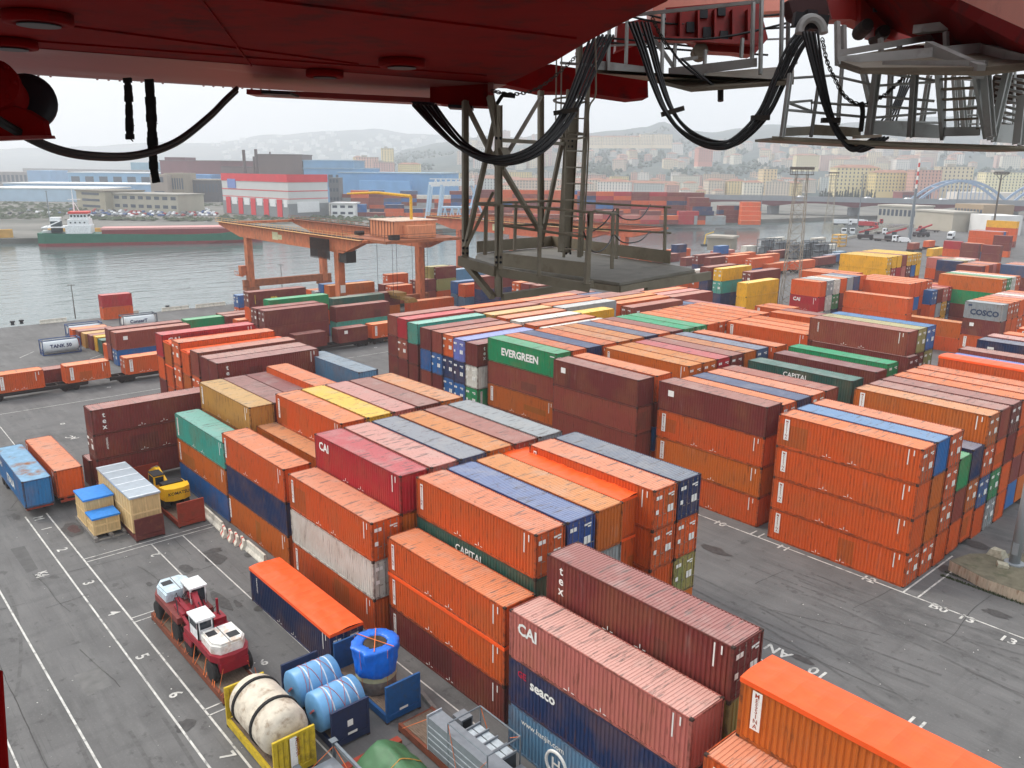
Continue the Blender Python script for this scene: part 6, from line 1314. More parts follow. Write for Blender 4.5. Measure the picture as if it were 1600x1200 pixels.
def reach(p, rz, lab):
    r_ = empty('reach_stacker', p, rz, lab, 'reach stacker'); b = MB(); b.box(-4,-1.8,.8,3,1.8,2.4); b.build('body', mat('stacker_dark', S(52,44,50), .5), r_); b = MB(); b.box(-1,-.8,2.41,1,.8,4.2); b.build('cab', MGLS, r_); b = MB(); b.bar((-3.5,0,3.2),(5,0,6.0),.7,.8); b.build('boom', mat('truck_red', S(170,40,46)), r_)
    for x in (-3,2.2):
        for y in (-2.1,1.4): b = MB(); b.lathe([(.9,0),(.9,.7)],14,(0,0,0),0,Matrix.Translation((x,y+.7,.9)) @ Matrix.Rotation(math.pi/2,4,'X')); b.build('wheel', MRUB, r_)
reach(at(1353,374,0), R(30), 'left dark reach stacker on the open asphalt'); reach(at(1396,376,0), R(20), 'right dark reach stacker beside the white van'); reach(at(1440,370,0), R(60), 'red-boomed reach stacker at the foot of the striped pole')
vn = empty('van', at(1413,379,0), R(20), 'white van parked left of the grey pole foot', 'van'); b = MB(); b.prism([(-2.6,-1,.4),(2.6,-1,.4),(2.6,-1,1.2),(1.7,-1,2.2),(-2.6,-1,2.3)],(0,2,0)); b.build('body', mat('van_white', S(228,230,232), .35), vn); b = MB(); b.prism([(2.5,-.9,1.3),(2.52,.9,1.3),(1.8,.9,2.15),(1.78,-.9,2.15)],(.02,0,.02)); b.build('windscreen', MGLS, vn)
for x in (-1.7,1.7):
    for y in (-1.02,.8): b = MB(); b.lathe([(.36,0),(.36,.24)],12,(0,0,0),0,Matrix.Translation((x,y+.24,.36)) @ Matrix.Rotation(math.pi/2,4,'X')); b.build('wheel', MRUB, vn)
# reefers and grey racks
for i, (u, v, L, l) in enumerate(((1196,382,F40,'long white reefer box behind the grey racks'),(1265,382,F20*1.6,'white reefer box right of the long one'),(1280,394,F20*1.6,'white reefer box nearest the yellow block'),(1160,396,F20,'white reefer end left of the grey racks'),(1222,400,F40,'flat white lid-like box in front of the racks'))):
    q = at(u, v, 0); container((q.x, q.y, .02), 'Y', L, 2.896 if i != 4 else 1.4, 'w', 'z', l, 'white boxes among the grey racks')
for i, (u, v) in enumerate(((1182,396),(1204,400),(1226,404),(1250,399),(1266,404))):
    q = at(u, v, 0); r_ = empty('reefer_rack', (q.x, q.y, 0), 0, 'grey steel reefer rack, %s from the left' % ['first','second','third','fourth','fifth'][i], 'steel rack', 'grey reefer racks'); b = MB()
    for x in (0,3.4):
        for y in (0,3,6,9,12): b.bar((x,y,0),(x,y,5.6),.16)
    for z in (.1,2.8,5.6): 
        for x in (0,3.4): b.bar((x,0,z),(x,12,z),.14)
        for y in (0,3,6,9,12): b.bar((0,y,z),(3.4,y,z),.12)
    b.build('rack_frame', MGD, r_); b = MB(); b.box(.2,.2,2.9,3.2,11.8,3.0); b.box(.2,.2,5.2,3.2,11.8,5.3); b.box(.4,.6,.3,3,4.5,2.3); b.box(.4,6,.3,3,11,2.2); b.box(.4,2,3.05,3,8,4.9); b.build('shelf', mat('rack_grey', S(112,118,122), .6), r_)
q = at(1298,385,0); b = MB()
for z in (0,1.6,3.2,4.8): b.box(q.x,q.y,z,q.x+4,q.y+6,z+.4)
for x in (0,3.7):
    for y in (0,5.7): b.box(q.x+x,q.y+y,0,q.x+x+.3,q.y+y+.3,5.2)
tag(b.build('yellow_rack', mat('rack_yellow', S(206,160,70), .6)), 'yellow stacked rack at the end of the white boxes', 'steel rack')
q = at(1100,385,0); crane_y = empty('loader_crane', q, 0, 'small yellow loader arm by the grey shed on the near bank', 'crane'); b = MB(); b.bar((0,0,0),(0,1,5),.5); b.bar((0,1,5),(1,5,6),.4); b.build('arm', mat('crane_yellow', S(206,168,70), .5), crane_y); b = MB(); b.box(-1,-1,0,1,1,1); b.build('base', MGD, crane_y)
# grey shed and river wall on the near bank
bbox('bank_shed', 1113,1152,371,388,330,325,8,(150,142,128),'small grey-brown shed by the water behind the blue box','shed',(168,160,148),0,0)
b = MB(); pts = [(-165,300),(-190,440),(-205,560),(-205,700)]
for (x0,y0),(x1,y1) in zip(pts, pts[1:]): b.bar((x0-.2,y0,.6),(x1-.2,y1,.6),.4,1.3)
tag(b.build('river_wall', MCONC), 'low concrete wall along the near river bank', 'wall')
# ---------------------------------------------------------------- orange rail gantry
MORG = mat('gantry_orange', S(186,106,68), .7, nscale=1.2, namt=.2, dirt=(.25,.11,.05), damt=.8, dscale=.9, stretch=(1,1,.5)); MOR2 = mat('gantry_brown', S(150,88,56), .7, nscale=1.5, namt=.2, dirt=(.12,.05,.03), damt=.6, dscale=.8); MDKH = mat('gantry_dark', S(40,36,34), .6)
def rmg(ox, oy, label, house=True, tint=MORG, x0=-62, x1=11):
    g = empty('gantry_crane', (ox, oy, 0), 0, label, 'gantry crane')
    for x in (0, -46):
        for y in (0, 21):
            b = MB(); b.prism([(x-.9,y-.75,1.6),(x+.9,y-.75,1.6),(x+.9,y+.75,1.6),(x-.9,y+.75,1.6)],(0,0,12.6)); b.build('leg', tint, g)
            b = MB(); b.box(x-1.1,y-1.8,.7,x+1.1,y+1.8,1.6); b.build('bogie', MOR2, g)
            for k in (-1.2,1.2): b = MB(); b.lathe([(.45,0),(.45,.3)],12,(0,0,0),0,Matrix.Translation((x-.15,y+k,.45)) @ Matrix.Rotation(math.pi/2,4,'Y')); b.build('wheel', MDKH, g)
        b = MB(); b.box(x-.6,-2,1.62,x+.6,23,3.4); b.build('sill_beam', MOR2, g)
    for y in (0, 21):
        b = MB(); pr = [(x0,17.4),(x1,17.4),(x1,16.9),(3,14.2),(-49,14.2),(x0,16.6)]; b.prism([(x,y-.8,z) for x,z in pr],(0,1.6,0)); b.build('girder', tint, g)
        b = MB(); 
        for k in range(int((x1-x0)/2)): b.bar((x0+k*2,y-1.5,17.4),(x0+k*2,y-1.5,18.5),.06); b.bar((x0+k*2,y-1.5,17.35),(x0+k*2,y-.8,17.3),.08)
        for z in (18.0,18.5): b.bar((x0,y-1.5,z),(x1,y-1.5,z),.06)
        b.bar((x0,y-1.2,17.42),(x1,y-1.2,17.42),.8,.05); b.build('walkway_railing', mat('railing_ochre', S(206,160,100), .7) if y == 0 else MOR2, g)
        b = MB(); b.box(x0+1,y-.3,17.42,x1-1,y+.3,17.6); b.build('trolley_rail', MDKH, g)
    for x in (x0+1, x1-1.5): b = MB(); b.box(x,.8,16.7,x+1.2,20.2,17.3); b.build('end_tie', tint, g)
    b = MB(); b.box(-30,-.83,14.9,-27,-.81,16.7) ; b.box(-27.2,-.83,15.1,-25,-.81,16.2); b.build('nameplate', mat('plate_yellowish', S(206,200,160), .6, dirt=(.1,.25,.15), damt=.9, dscale=3), g)
    b = MB(); b.box(.92,-.5,5.5,.94,.7,7.2); b.build('leg_sign', MWHITE, g)
    if house:
        b = MB(); b.box(3.2,6,17.7,12.6,16.5,21.0); b.box(12.7,8,17.7,14.6,15,20.2); b.box(1.6,7,17.9,3.1,9,20.4); b.build('machinery_house', mat('house_faded_orange', S(208,138,100), .75, nscale=1.5, namt=.12, dirt=(.35,.14,.07), damt=.6, dscale=.7, stretch=(2,2,.4)), g); b = MB(); b.box(2.9,5.7,21.01,12.9,16.8,21.2); b.build('house_roof', mat('roof_pale_rust', S(206,180,160), .8, dirt=(.3,.12,.06), damt=.8, dscale=.5), g)
        b = MB(); b.box(0,1,17.0,17,20,17.6); b.build('trolley_frame', MOR2, g)
        b = MB()
        for k in range(9): b.bar((3.2+k*1.15,5.9,17.7),(3.2+k*1.15,5.9,21),.08)
        for q in ((0,1),(0,19.6),(16.6,1),(16.6,19.6)): b.bar((q[0],q[1],17.6),(q[0],q[1],18.7),.07)
        for z in (18.15,18.7): b.bar((0,1,z),(16.6,1,z),.06); b.bar((16.6,1,z),(16.6,19.6,z),.06)
        b.box(14.8,3,17.65,16,5,18.6); b.tube([(2,3,18.2),(2,5,18.2)],.5,10); b.tube([(-1,10,18.4),(2.5,10,18.4)],.4,10); b.build('winch_gear', MDKH, g)
        b = MB(); b.tube([(10,12,21.2),(10,12,26)],.32,8); b.tube([(10,12,26),(3,8,26.6),(-4,5,26.2)],[.32,.28,.2],8); b.build('service_jib', mat('jib_yellow', S(214,166,50), .5), g)
        b = MB(); b.box(1.2,-.6,12.2,4.0,1.8,14.6); b.box(1.0,-.8,14.61,4.2,2.0,14.75); b.bar((2.5,.5,14.7),(2.5,.5,17),.5); b.build('operator_cab', MDKH, g); b = MB(); 
        b = MB()
        for k in range(16):
            x = -9.5+k*.55; pts = [(x,-1.7,16.9),(x,-1.7,12.9),(x+.12,-1.7,12.5),(x+.25,-1.7,12.9),(x+.25,-1.7,16.9)]; b.tube(pts,.07,5)
        b.build('festoon_cable', MDKH, g)
        for x in (4,10):
            for y in (7,12): b = MB(); b.tube([(x,y,17),(x,y,5.3)],.05,4); b.build('hoist_rope', MDKH, g)
        b = MB(); b.box(1,9,4.2,13,10.6,4.9); b.box(1.2,8.4,3.9,2.0,11.2,4.4); b.box(12,8.4,3.9,12.8,11.2,4.4); b.box(5,8.6,4.9,9,11,5.6); b.build('spreader', mat('spreader_ochre', S(160,120,60), .6, dirt=(.05,.04,.03), damt=.8, dscale=1.5), g)
        b = MB(); 
        for z in range(2,14): b.bar((1.0,21.6,z),(1.0,22.4,z),.05)
        b.bar((1.0,21.6,2),(1.0,21.6,14),.06); b.bar((1.0,22.4,2),(1.0,22.4,14),.06); b.build('ladder', MDKH, g)
        b = MB(); b.box(-48,-2.2,4.5,-46.5,-.8,7); 
        for k in range(4): b.bar((-50+k,-2.5,4.4),(-50+k,-2.5,5.5),.08)
        b.bar((-50,-2.5,5.5),(-46,-2.5,5.5),.08); b.bar((-50,-2,4.4),(-46,-2,4.4),.8,.1); b.build('leg_cabinet', tint, g)
    return g
rmg(-133.2, 26, 'near orange rail gantry crane with machinery house and spreader', True)
rmg(-125, 88, 'second rusty orange gantry crane seen behind the hanging platform', False, mat('gantry_salmon', S(190,100,70), .6, nscale=1.2, namt=.14, dirt=(.28,.10,.05), damt=.7, dscale=.6), -62, 14)
# ---------------------------------------------------------------- the crane the photographer stands on
MCR = mat('crane_red', S(120,2,2), .75, nscale=1.5, namt=.12, dirt=(.03,.008,.008), damt=.8, dscale=1.6, spec=.08, bump=.4); MCR2 = mat('crane_red_worn', S(134,44,40), .4, nscale=2, namt=.15, dirt=(.35,.26,.22), damt=.6, dscale=1.6, stretch=(.5,.12,1), spec=.6)
MCRP = mat('crane_red_faded_lit', S(236,150,130), .5, nscale=1.5, namt=.06, dirt=(.35,.10,.07), damt=.5, dscale=.9); MST = mat('galvanised_grey_brown', S(130,122,105), .6, .1, nscale=2.5, namt=.12, dirt=(.12,.08,.05), damt=.5, dscale=2.2); MSG2 = mat('galvanised_grey', S(172,174,170), .55, .1, nscale=2.5, namt=.1, dirt=(.12,.07,.05), damt=.45, dscale=2.0)  # beam red: faded, and lightened further to stand in for light on its side
MFLR = mat('floor_plate', S(126,122,112), .7, nscale=2.2, namt=.14, dirt=(.06,.055,.05), damt=.6, dscale=1.4); MBLR = mat('cable_black', S(24,23,23), .55, spec=.4); MBLT = mat('torn_rubber', S(26,24,22), .9, nscale=12, namt=.4); MCHN = mat('chain_steel', S(60,54,48), .6, .5)
def P(u, v, d): return cp(u, v, d)
# girder overhead: its underside is level, 1.25 m above eye height
GZ = CAM_POS.z+1.27
def og(u, v, z=None): z = GZ if z is None else z; d = ray(u, v); return CAM_POS+d*((z-CAM_POS.z)/d.z)
gd = empty('crane_girder', (0,0,0), 0, 'dark red crane girder spanning the top of the picture overhead', 'crane girder')
edge = [og(-260, 95), og(0, 111.5), og(200, 124), og(400, 137.5), og(560, 147), og(700, 155)]
e0, e1 = og(0, 111.5), og(700, 155); ed = (e1-e0).normalized(); en = Vector((ed.y, -ed.x, 0)); en = en if en.dot(CAM_POS-e0) > 0 else -en
rim = [og(u_, v_, GZ+.13) for u_, v_ in ((764,140),(815,121),(870,94),(930,58),(985,30),(1040,3),(1110,-40),(1190,-120))]
start = edge[0]; 
# bevelled lower flange: plate profile swept along the edge, then the flat belly
b = MB(); prof_ = [(0.0, .62), (0.0, .03), (.03, 0), (.28, -.05), (.62, -.06), (1.1, .0), (2.0, .12)]
L_ = (edge[-1]-edge[0]).length; na = 24; vs = []; fs = []
for i in range(na+1):
    p = edge[0]+ed*(L_*i/na)
    for (q, z) in prof_: vs.append(p+en*q+Vector((0,0,z)))
k_ = len(prof_)
for i in range(na):
    for j in range(k_-1): a = i*k_+j; fs.append((a, a+k_, a+k_+1, a+1))
b.add(vs, fs); b.build('lower_flange', MCR2, gd, True)
b = MB(); e0_ = edge[0]+en*2.0+Vector((0,0,.12)); e1_ = edge[-1]+en*2.0+Vector((0,0,.12))
b = MB(); pl = [Vector((p.x, p.y, GZ+.13)) for p in ([edge[0]+en*.55, edge[-1]+en*.3]+rim)] + [Vector((CAM_POS.x+4, CAM_POS.y+2, GZ+.13)), Vector((CAM_POS.x+4, CAM_POS.y-12, GZ+.13)), Vector((edge[0].x-2, edge[0].y-10, GZ+.13))]
b.prism(pl, (0,0,2.2)); b.build('belly_plate', MCR, gd)
b = MB()
for (u, v, r_) in ((62,48,.30),(20,84,.27),(508,127,.27),(628,112,.30)):
    c = og(u, v, GZ-.03); b2 = MB(); b2.lathe([(r_*.66, .12), (r_*.66, .05), (r_, .045), (r_*1.04, .06), (r_*1.04, .14)], 28, (c.x, c.y, GZ-.02)); b2.build('access_ring', MCR, gd, True)
    b2 = MB(); b2.lathe([(r_*.64, .0), (r_*.64, .01)], 28, (c.x, c.y, GZ+.01)); b2.build('access_hole', MBLK, gd)
b = MB()
for (a_, c_) in (((0,60),(760,118)),((250,-20),(900,60)),((430,152),(300,-20)),((-50,20),(560,100))):
    p, q = og(*a_, GZ+.12), og(*c_, GZ+.12); b.bar(p, q, .022, .02)
b.build('weld_seam', MCR, gd); b = MB(); rb = random.Random(6)
for k in range(60): p = edge[0]+ed*(L_*k/60)+en*.16; b.lathe([(.016,-.055),(.016,-.03)],6,tuple(p)) if k % 10 < 7 else None
b.build('rivet', MCR2, gd)
# end box of the lower flange, with sole plates
def slab(name, uvs, d, th, m, par=None, label=None, cat=None):      # thick plate facing the camera from outline points, each at its distance
    pts = [P(u, v, d if not isinstance(d, (list, tuple)) else d[i]) for i, (u, v) in enumerate(uvs)]; b = MB(); hd = Vector((CF.x, CF.y, 0)).normalized(); b.prism(pts, hd*th)
    o = b.build(name, m, par); 
    if label: tag(o, label, cat)
    return o
slab('flange_box', [(385,139),(700,154),(700,163),(385,147)], [12.4,14.2,14.2,12.4], .5, MCR2, gd); slab('end_box', [(672,124),(764,124),(764,166),(700,163),(672,160)], 14.0, .7, MCR, gd)
slab('end_plate', [(762,119),(771,121),(771,168),(762,166)], 13.9, .8, MCR2, gd); slab('sole_plate', [(700,163),(738,165),(738,170),(700,168)], 13.8, .5, MBLK, gd); slab('sole_plate', [(408,141),(454,144),(454,148),(408,146)], 12.3, .5, MBLK, gd); slab('wear_plate', [(642,158),(680,160),(676,165),(646,163)], 13.4, .4, MBLK, gd)
# unseen box girder added high above the walkways to shade what hangs below
mg = empty('unseen_shade_girder', (0,0,0), 0, 'unseen red box girder added above the walkways and festoon cables to shade them', 'crane girder'); b = MB()
hd_ = Vector((CF.x, CF.y, 0)).normalized(); rt_ = Vector((CR.x, CR.y, 0)).normalized(); c_ = Vector((CAM_POS.x, CAM_POS.y, CAM_POS.z+5.2))
b.prism([c_+rt_*-9+hd_*7, c_+rt_*3.5+hd_*5, c_+rt_*3.5+hd_*21, c_+rt_*-9+hd_*21], (0,0,2.5)); b.build('box_section', MCR, mg)
# side web going away to the right behind the belly
slab('rear_web_upper', [(905,112),(900,80),(935,60),(965,56),(1010,70),(1012,122),(960,118)], 18.2, .3, MCR, gd)
slab('rear_web', [(764,120),(860,100),(935,112),(1012,120),(1013,152),(985,155),(900,143),(840,143),(790,132),(766,131)], 17.5, .9, MCR, gd)
# --- winch motor at the left edge
wm = empty('winch_motor', P(20,160,7.5), 0, 'red winch motor with black drum at the left edge under the girder', 'winch'); wl_ = wm.location
def rel(u, v, d): return P(u, v, d)-Vector(wl_)
ax = CR.copy(); ax = (CF*-1+CR*.25-CU*.0).normalized(); Mx = Matrix.Translation(rel(42,160,7.75)) @ (ax.to_track_quat('Z','Y').to_matrix().to_4x4()) 
b = MB(); b.lathe([(.1,-.05),(.26,-.04),(.27,.02),(.2,.06),(.1,.06)], 28, (0,0,0), 0, Mx); b.build('drum', MBLK, wm, True)
Mx = Matrix.Translation(rel(0,142,7.4)) @ (ax.to_track_quat('Z','Y').to_matrix().to_4x4()); b = MB(); b.lathe([(.1,-.2),(.18,-.2),(.2,.1),(.22,.12),(.22,.2),(.15,.24),(.08,.25)], 24, (0,0,0), 0, Mx)
for k in range(8): a = k*math.pi/4; b.lathe([(.02,.2),(.02,.26)],6,(.19*math.cos(a),.19*math.sin(a),0),0,Mx)
b.build('motor_housing', MCR, wm)
wb = slab('bracket', [(-60,168),(0,160),(40,172),(66,188),(72,213),(60,216),(-60,220)], 7.3, .1, MCR, None); wb.parent = wm; wb.location = -Vector(wl_)
wb = slab('bracket_lip', [(-60,214),(72,211),(74,216),(-60,222)], 7.25, .14, MCR2, None); wb.parent = wm; wb.location = -Vector(wl_)
# --- hanging cables
def cable(pts, r, n_=28):
    """smooth curve through points (u, v, depth)"""
    q = [P(*p) for p in pts]; out = []
    for i in range(len(q)-1):
        p0, p1, p2, p3 = q[max(0, i-1)], q[i], q[i+1], q[min(len(q)-1, i+2)]
        for k in range(6):
            t = k/6; out.append(0.5*((2*p1)+(p2-p0)*t+(2*p0-5*p1+4*p2-p3)*t*t+(3*p1-p0-3*p2+p3)*t**3))
    out.append(q[-1]); return out
b = MB()
for dv, dd in ((0,0),(5,.05)): b.tube(cable([(-30,168+dv,7.0),(30,205+dv,7.3),(90,232+dv,7.8),(150,242+dv,8.4),(215,240+dv,9.2),(275,220+dv,10),(325,182+dv,10.8),(352,155+dv,11.3),(370,138+dv,11.8)], .1), .028 if dv else .032, 8)
tag(b.build('hanging_cable', MBLR, None, True), 'thick black cable sagging in one loop at the left', 'cable')
rr = random.Random(2)
def strip(pts, w_, d, label):
    b = MB(); n_ = len(pts)
    for i in range(n_-1):
        (u0, v0), (u1, v1) = pts[i], pts[i+1]
        for k in range(5):
            t0, t1 = k/5, (k+1)/5; a = P(u0+(u1-u0)*t0, v0+(v1-v0)*t0, d); c = P(u0+(u1-u0)*t1, v0+(v1-v0)*t1, d); ww = w_*rr.uniform(.8, 1.25)
            b.bar(a, c+(c-a)*.25, ww, .03, 0, CF)
            if rr.random() < .7: b.bar(c, c+CR*rr.uniform(-.07,.07)-Vector((0,0,rr.uniform(.01,.05))), .012)
    tag(b.build('torn_strip', MBLT), label, 'rubber strip', 'torn rubber strips')
strip([(199,122),(201,150),(202,185),(203,216)], .085, 10.2, 'shorter tattered black rubber strip hanging under the girder'); strip([(233,124),(236,170),(238,215),(240,262),(244,284)], .10, 9.6, 'longer tattered black rubber strip crossing the cable loop')
def bundle(ctrl, offs, r, label, clamps=()):
    r_ = empty('cable_bundle', P(*ctrl[len(ctrl)//2]), 0, label, 'cable bundle', 'festoon cable bundles'); o_ = Vector(r_.location)
    for (du, dv, sc) in offs:
        n_ = len(ctrl); pts = [(u+du*1.2*(1-.55*math.sin(math.pi*i/(n_-1))), v+dv*math.sin(math.pi*i/(n_-1)), d+du*.01) for i, (u, v, d) in enumerate(ctrl)]
        b = MB(); b.tube([q-o_ for q in cable(pts, r)], r*sc, 6); b.build('cable', MBLR, r_, True)
    for (u, v, d, ln, tl) in clamps:
        b = MB(); b.bar(P(u-ln, v+tl, d)-o_, P(u+ln, v-tl, d)-o_, .09, .07); b.build('clamp', MCHN, r_)
    return r_
bundle([(660,164,13.2),(690,200,12.8),(725,232,12.4),(775,251,12.2),(830,238,12.6),(868,205,13.2),(893,165,13.8),(918,105,14.4),(938,55,14.8)], [(-12,-4,1.2),(-7,0,1.3),(-2,4,1.2),(3,-6,1.3),(8,2,1.1),(13,6,1.2),(17,-2,1.0)], .022, 'middle loop of bundled black cables before the steel lattice', [(884,174,13.5,19,3)])
bundle([(995,35,12.6),(1010,80,12.4),(1025,130,12.2),(1045,178,12.0),(1075,212,12.0),(1115,229,12.2),(1150,222,12.4),(1190,182,12.6),(1215,130,12.8),(1240,75,13),(1262,45,13.2)], [(-10,-5,1.1),(-5,0,1.3),(0,3,1.2),(6,-8,1.2),(11,-3,1.1),(15,0,1.0)], .021, 'second loop of bundled cables right of the platform', [(1051,174,12.0,17,5),(1188,184,12.5,14,0)])
bundle([(1262,50,12.2),(1272,95,12.1),(1283,140,12),(1295,180,12),(1312,212,12),(1332,233,12),(1352,228,12),(1372,215,12.1)], [(-6,-3,1.1),(-2,2,1.3),(3,-4,1.2),(8,0,1.2),(13,4,1.0)], .022, 'third loop of bundled cables before the lower catwalk', [(1298,188,12,14,0)])
bundle([(1422,112,14.5),(1412,140,14.3),(1400,168,14.1),(1388,190,14)], [(-10,0,.8),(-5,0,.8),(0,0,.8),(5,0,.8),(10,0,.8)], .022, 'straight thin cable fan behind the lower catwalk posts')
b = MB()
for pts in ([(935,0,15),(1020,25,15),(1110,43,15.2),(1190,45,15.4),(1262,40,15.5)],[(900,5,15),(960,20,15),(1060,38,15),(1180,26,15.3),(1270,18,15.5)],[(985,45,14),(1030,60,14),(1130,58,14),(1262,28,14.2)],[(1065,92,13.5),(1100,122,13.5),(1125,138,13.5),(1160,132,13.6),(1188,118,13.7)],[(1040,65,13.8),(1065,98,13.7),(1098,125,13.6)],[(935,58,15.5),(1040,68,15.5),(1130,78,15.5)],[(935,64,15.6),(1040,76,15.6),(1200,86,15.6)]): b.tube(cable(pts, .02), .02, 5)
tag(b.build('loose_wires', MBLR), 'loose thin wires strung between the red trolley frames', 'wires')
def chain(pts, label):
    q = cable(pts, .03); b = MB(); i = 0; acc = 0; prev = q[0]; k = 0
    for p in q[1:]:
        seg = (p-prev).length; n_ = max(1, round(seg/.075))
        for j in range(n_):
            c = prev.lerp(p, (j+.5)/n_); d = (p-prev).normalized(); s = d.cross(Vector((0,0,1))).normalized() if k % 2 else d.cross(CF).normalized(); k += 1
            ring = [c+d*(.05*math.cos(a))+s*(.026*math.sin(a)) for a in [m*math.pi/4 for m in range(9)]]; b.tube(ring, .009, 4, 0, False)
        prev = p
    tag(b.build('chain', MCHN), label, 'chain', 'steel chains')
chain([(770,142,13.6),(795,147,13.6),(825,144,13.8),(850,132,14),(875,112,14.2),(900,88,14.5)], 'chain swinging from the girder end to the upper right'); chain([(1285,62,12),(1292,95,12),(1305,125,12),(1320,150,12),(1345,163,12),(1380,150,12.4),(1415,118,13)], 'chain hanging in front of the lower catwalk'); chain([(1020,30,13),(1032,55,13),(1045,75,13)], 'short chain beside the second cable loop')
b = MB(); b.bar(P(785,148,13.5), P(805,150,13.5), .09, .07); b.bar(P(785,149,13.5), P(770,172,13.5), .06, .05); tag(b.build('sling_end', MBLT), 'frayed black sling wrapped on the left chain', 'sling')
b = MB(); b.tube(cable([(1345,160,11.9),(1348,175,11.9),(1345,205,11.9)], .02), [.03]*3+[.04]*10 if 0 else .035, 7); tag(b.build('sling_end', MBLR), 'black knotted sling end hanging before the lower catwalk', 'sling')
b = MB(); b.tube([P(1126,140,13.5), P(1126,158,13.5)], .05, 7); tag(b.build('sling_end', MBLR), 'short cable stub under the slack wire', 'cable')
# --- hanging service platform and lattice
pf = empty('service_platform', P(900,400,14), 0, 'grey-brown hanging service platform with lattice posts, ladder and handrails', 'platform'); po = Vector(pf.location)
def fbar(mb, a, c, w_, h=None): mb.bar(P(*a)-po, P(*c)-po, w_, h)
FZ = 30.15
def fl(u, v): p = at(u, v, FZ); return p-po
floor = [(745,411),(925,436),(968,442),(1086,421),(1047,413),(862,386),(745,396)]
b = MB(); b.prism([fl(*q)-Vector((0,0,.05)) for q in floor], (0,0,.05)); b.build('floor_plate', MFLR, pf)
b = MB()
for a, c in zip(floor, floor[1:]+floor[:1]): p, q = fl(*a), fl(*c); b.bar(p-Vector((0,0,.11)), q-Vector((0,0,.11)), .06, .11)
for u, v in ((800,418),(860,427),(1010,434)): p = fl(u, v); b.bar(p-Vector((0,0,.15)), p+Vector((-.2,2.2,-.15)), .08, .16)
b.build('edge_channel', MST, pf)
b = MB()
for a, c in (((780,416),(922,435)),((745,396),(862,386)),((862,386),(1047,413))): p, q = fl(*a), fl(*c); b.bar(p+Vector((0,0,.14)), q+Vector((0,0,.14)), .015, .26)
b.build('toe_board', MST, pf)
# lattice posts
posts = [((727,158,13.6),(727,404,13.6),.095),((779,165,12.9),(779,464,12.9),.10),((766,150,12.9),(779,212,12.9),.1),((845,142,16.5),(845,385,16.5),.105),((895,160,15.8),(882,394,15.8),.20),((905,128,15.6),(905,60,15.6),.1)]
for a, c, w_ in posts: b = MB(); b.ibeam(P(*a)-po, P(*c)-po, w_, w_, 0, .012); b.bar(P(*a)-po, P(*c)-po, w_*.5, w_*.96); b.build('lattice_post', MST, pf)
braces = [((726,158,13.7),(778,262,13),.07),((777,170,13),(728,385,13.5),.085),((724,395,13.5),(771,300,13.1),.05),((784,255,13),(845,152,16.2),.06),((784,262,13),(846,365,16.2),.08),((882,205,15.8),(845,380,16),.085),((780,235,13),(790,258,13),.25)]
for a, c, w_ in braces: b = MB(); fbar(b, a, c, w_, w_*.8); b.build('diagonal_brace', MST, pf)
b = MB(); fbar(b, (782,219,13),(885,225,15.6),.06); fbar(b, (722,405,13.5),(770,464,12.9),.09); fbar(b, (785,464,12.9),(925,443,13.6),.11); fbar(b, (720,407,13.5),(776,424,12.9),.13,.16); fbar(b, (776,424,12.9),(922,450,12.8),.08,.14); b.build('tie_beam', MST, pf)
# ladder with hoops
b = MB(); fbar(b, (919,130,14.6),(905,402,15.2),.09,.05); fbar(b, (887,140,15.4),(881,402,15.6),.05,.04)
for k in range(11): v = 160+k*25.5; fbar(b, (921-k*1.5,v,14.7),(888-k*.6,v-1,15.4),.025)
b.build('ladder', MST, pf)
b = MB()
for v in (157, 212, 60):
    ring = [P(891+26*math.cos(a), v+5*math.sin(a), 15-.6*math.sin(a))-po for a in [k*math.pi/10 for k in range(21)]]; b.tube(ring, .02, 5)
for u in (870,878,905): fbar(b, (u,60,15.2),(u-2,212,15.2),.02)
b.build('ladder_cage', MST, pf)
# handrails
hb = MB()
def rail(pts, r=.024): hb.tube([P(*p)-po for p in pts], r, 6)
rail([(742,318,13.2),(860,314,16),(1048,324,17.2)]); rail([(742,319,12.9),(840,324,12.8),(925,332,12.8)]); rail([(785,352,13),(925,372,12.8)]); rail([(785,353,15),(860,350,16.2),(932,358,16.6),(1048,364,17.2)]); rail([(925,332,12.8),(930,330,12.8),(962,334,13.6)])
for u, v0, v1, d in ((784,320,421,12.8),(844,324,432,12.8),(958,330,420,14.4),(965,326,404,16.6),(1040,322,401,17.1),(806,318,391,15.2),(760,319,398,13.3)): hb.bar(P(u, v0, d)-po, P(u-2, v1, d)-po, .05)
hb.build('handrail', MST, pf); b = MB(); fbar(b, (923,333,12.7),(916,444,12.7),.09,.06); b.build('gate_post', MST, pf)
b = MB()
for pts in ([(918,335,12.7),(920,355,12.7),(924,362,13),(945,348,13.6),(960,326,14.4)],[(960,330,14.4),(975,342,15),(1000,341,15.6),(1016,320,16.6)],[(912,362,12.8),(925,392,12.8),(945,388,13.5),(958,367,14.4)],[(960,367,14.4),(975,379,15),(1000,376,15.8),(1016,361,16.6)]): b.tube([q-po for q in cable(pts, .015)], .012, 5)
b.build('slack_wire', MBLR, pf)
b = MB()
for u, v, d in ((727,388,13.5),(727,396,13.5),(727,376,13.5),(779,410,12.8),(779,402,12.8),(891,220,15.6),(891,229,15.6),(888,388,15.5),(888,396,15.5),(845,372,16.4),(779,216,12.8)):
    for s_ in (-4, 4): c = P(u+s_*.8, v, d-.06)-po; b.lathe([(.022,-.02),(.022,.02)],6,(0,0,0),0,Matrix.Translation(c) @ CF.to_track_quat('Z','Y').to_matrix().to_4x4())
b.build('bolt', MBLK, pf)
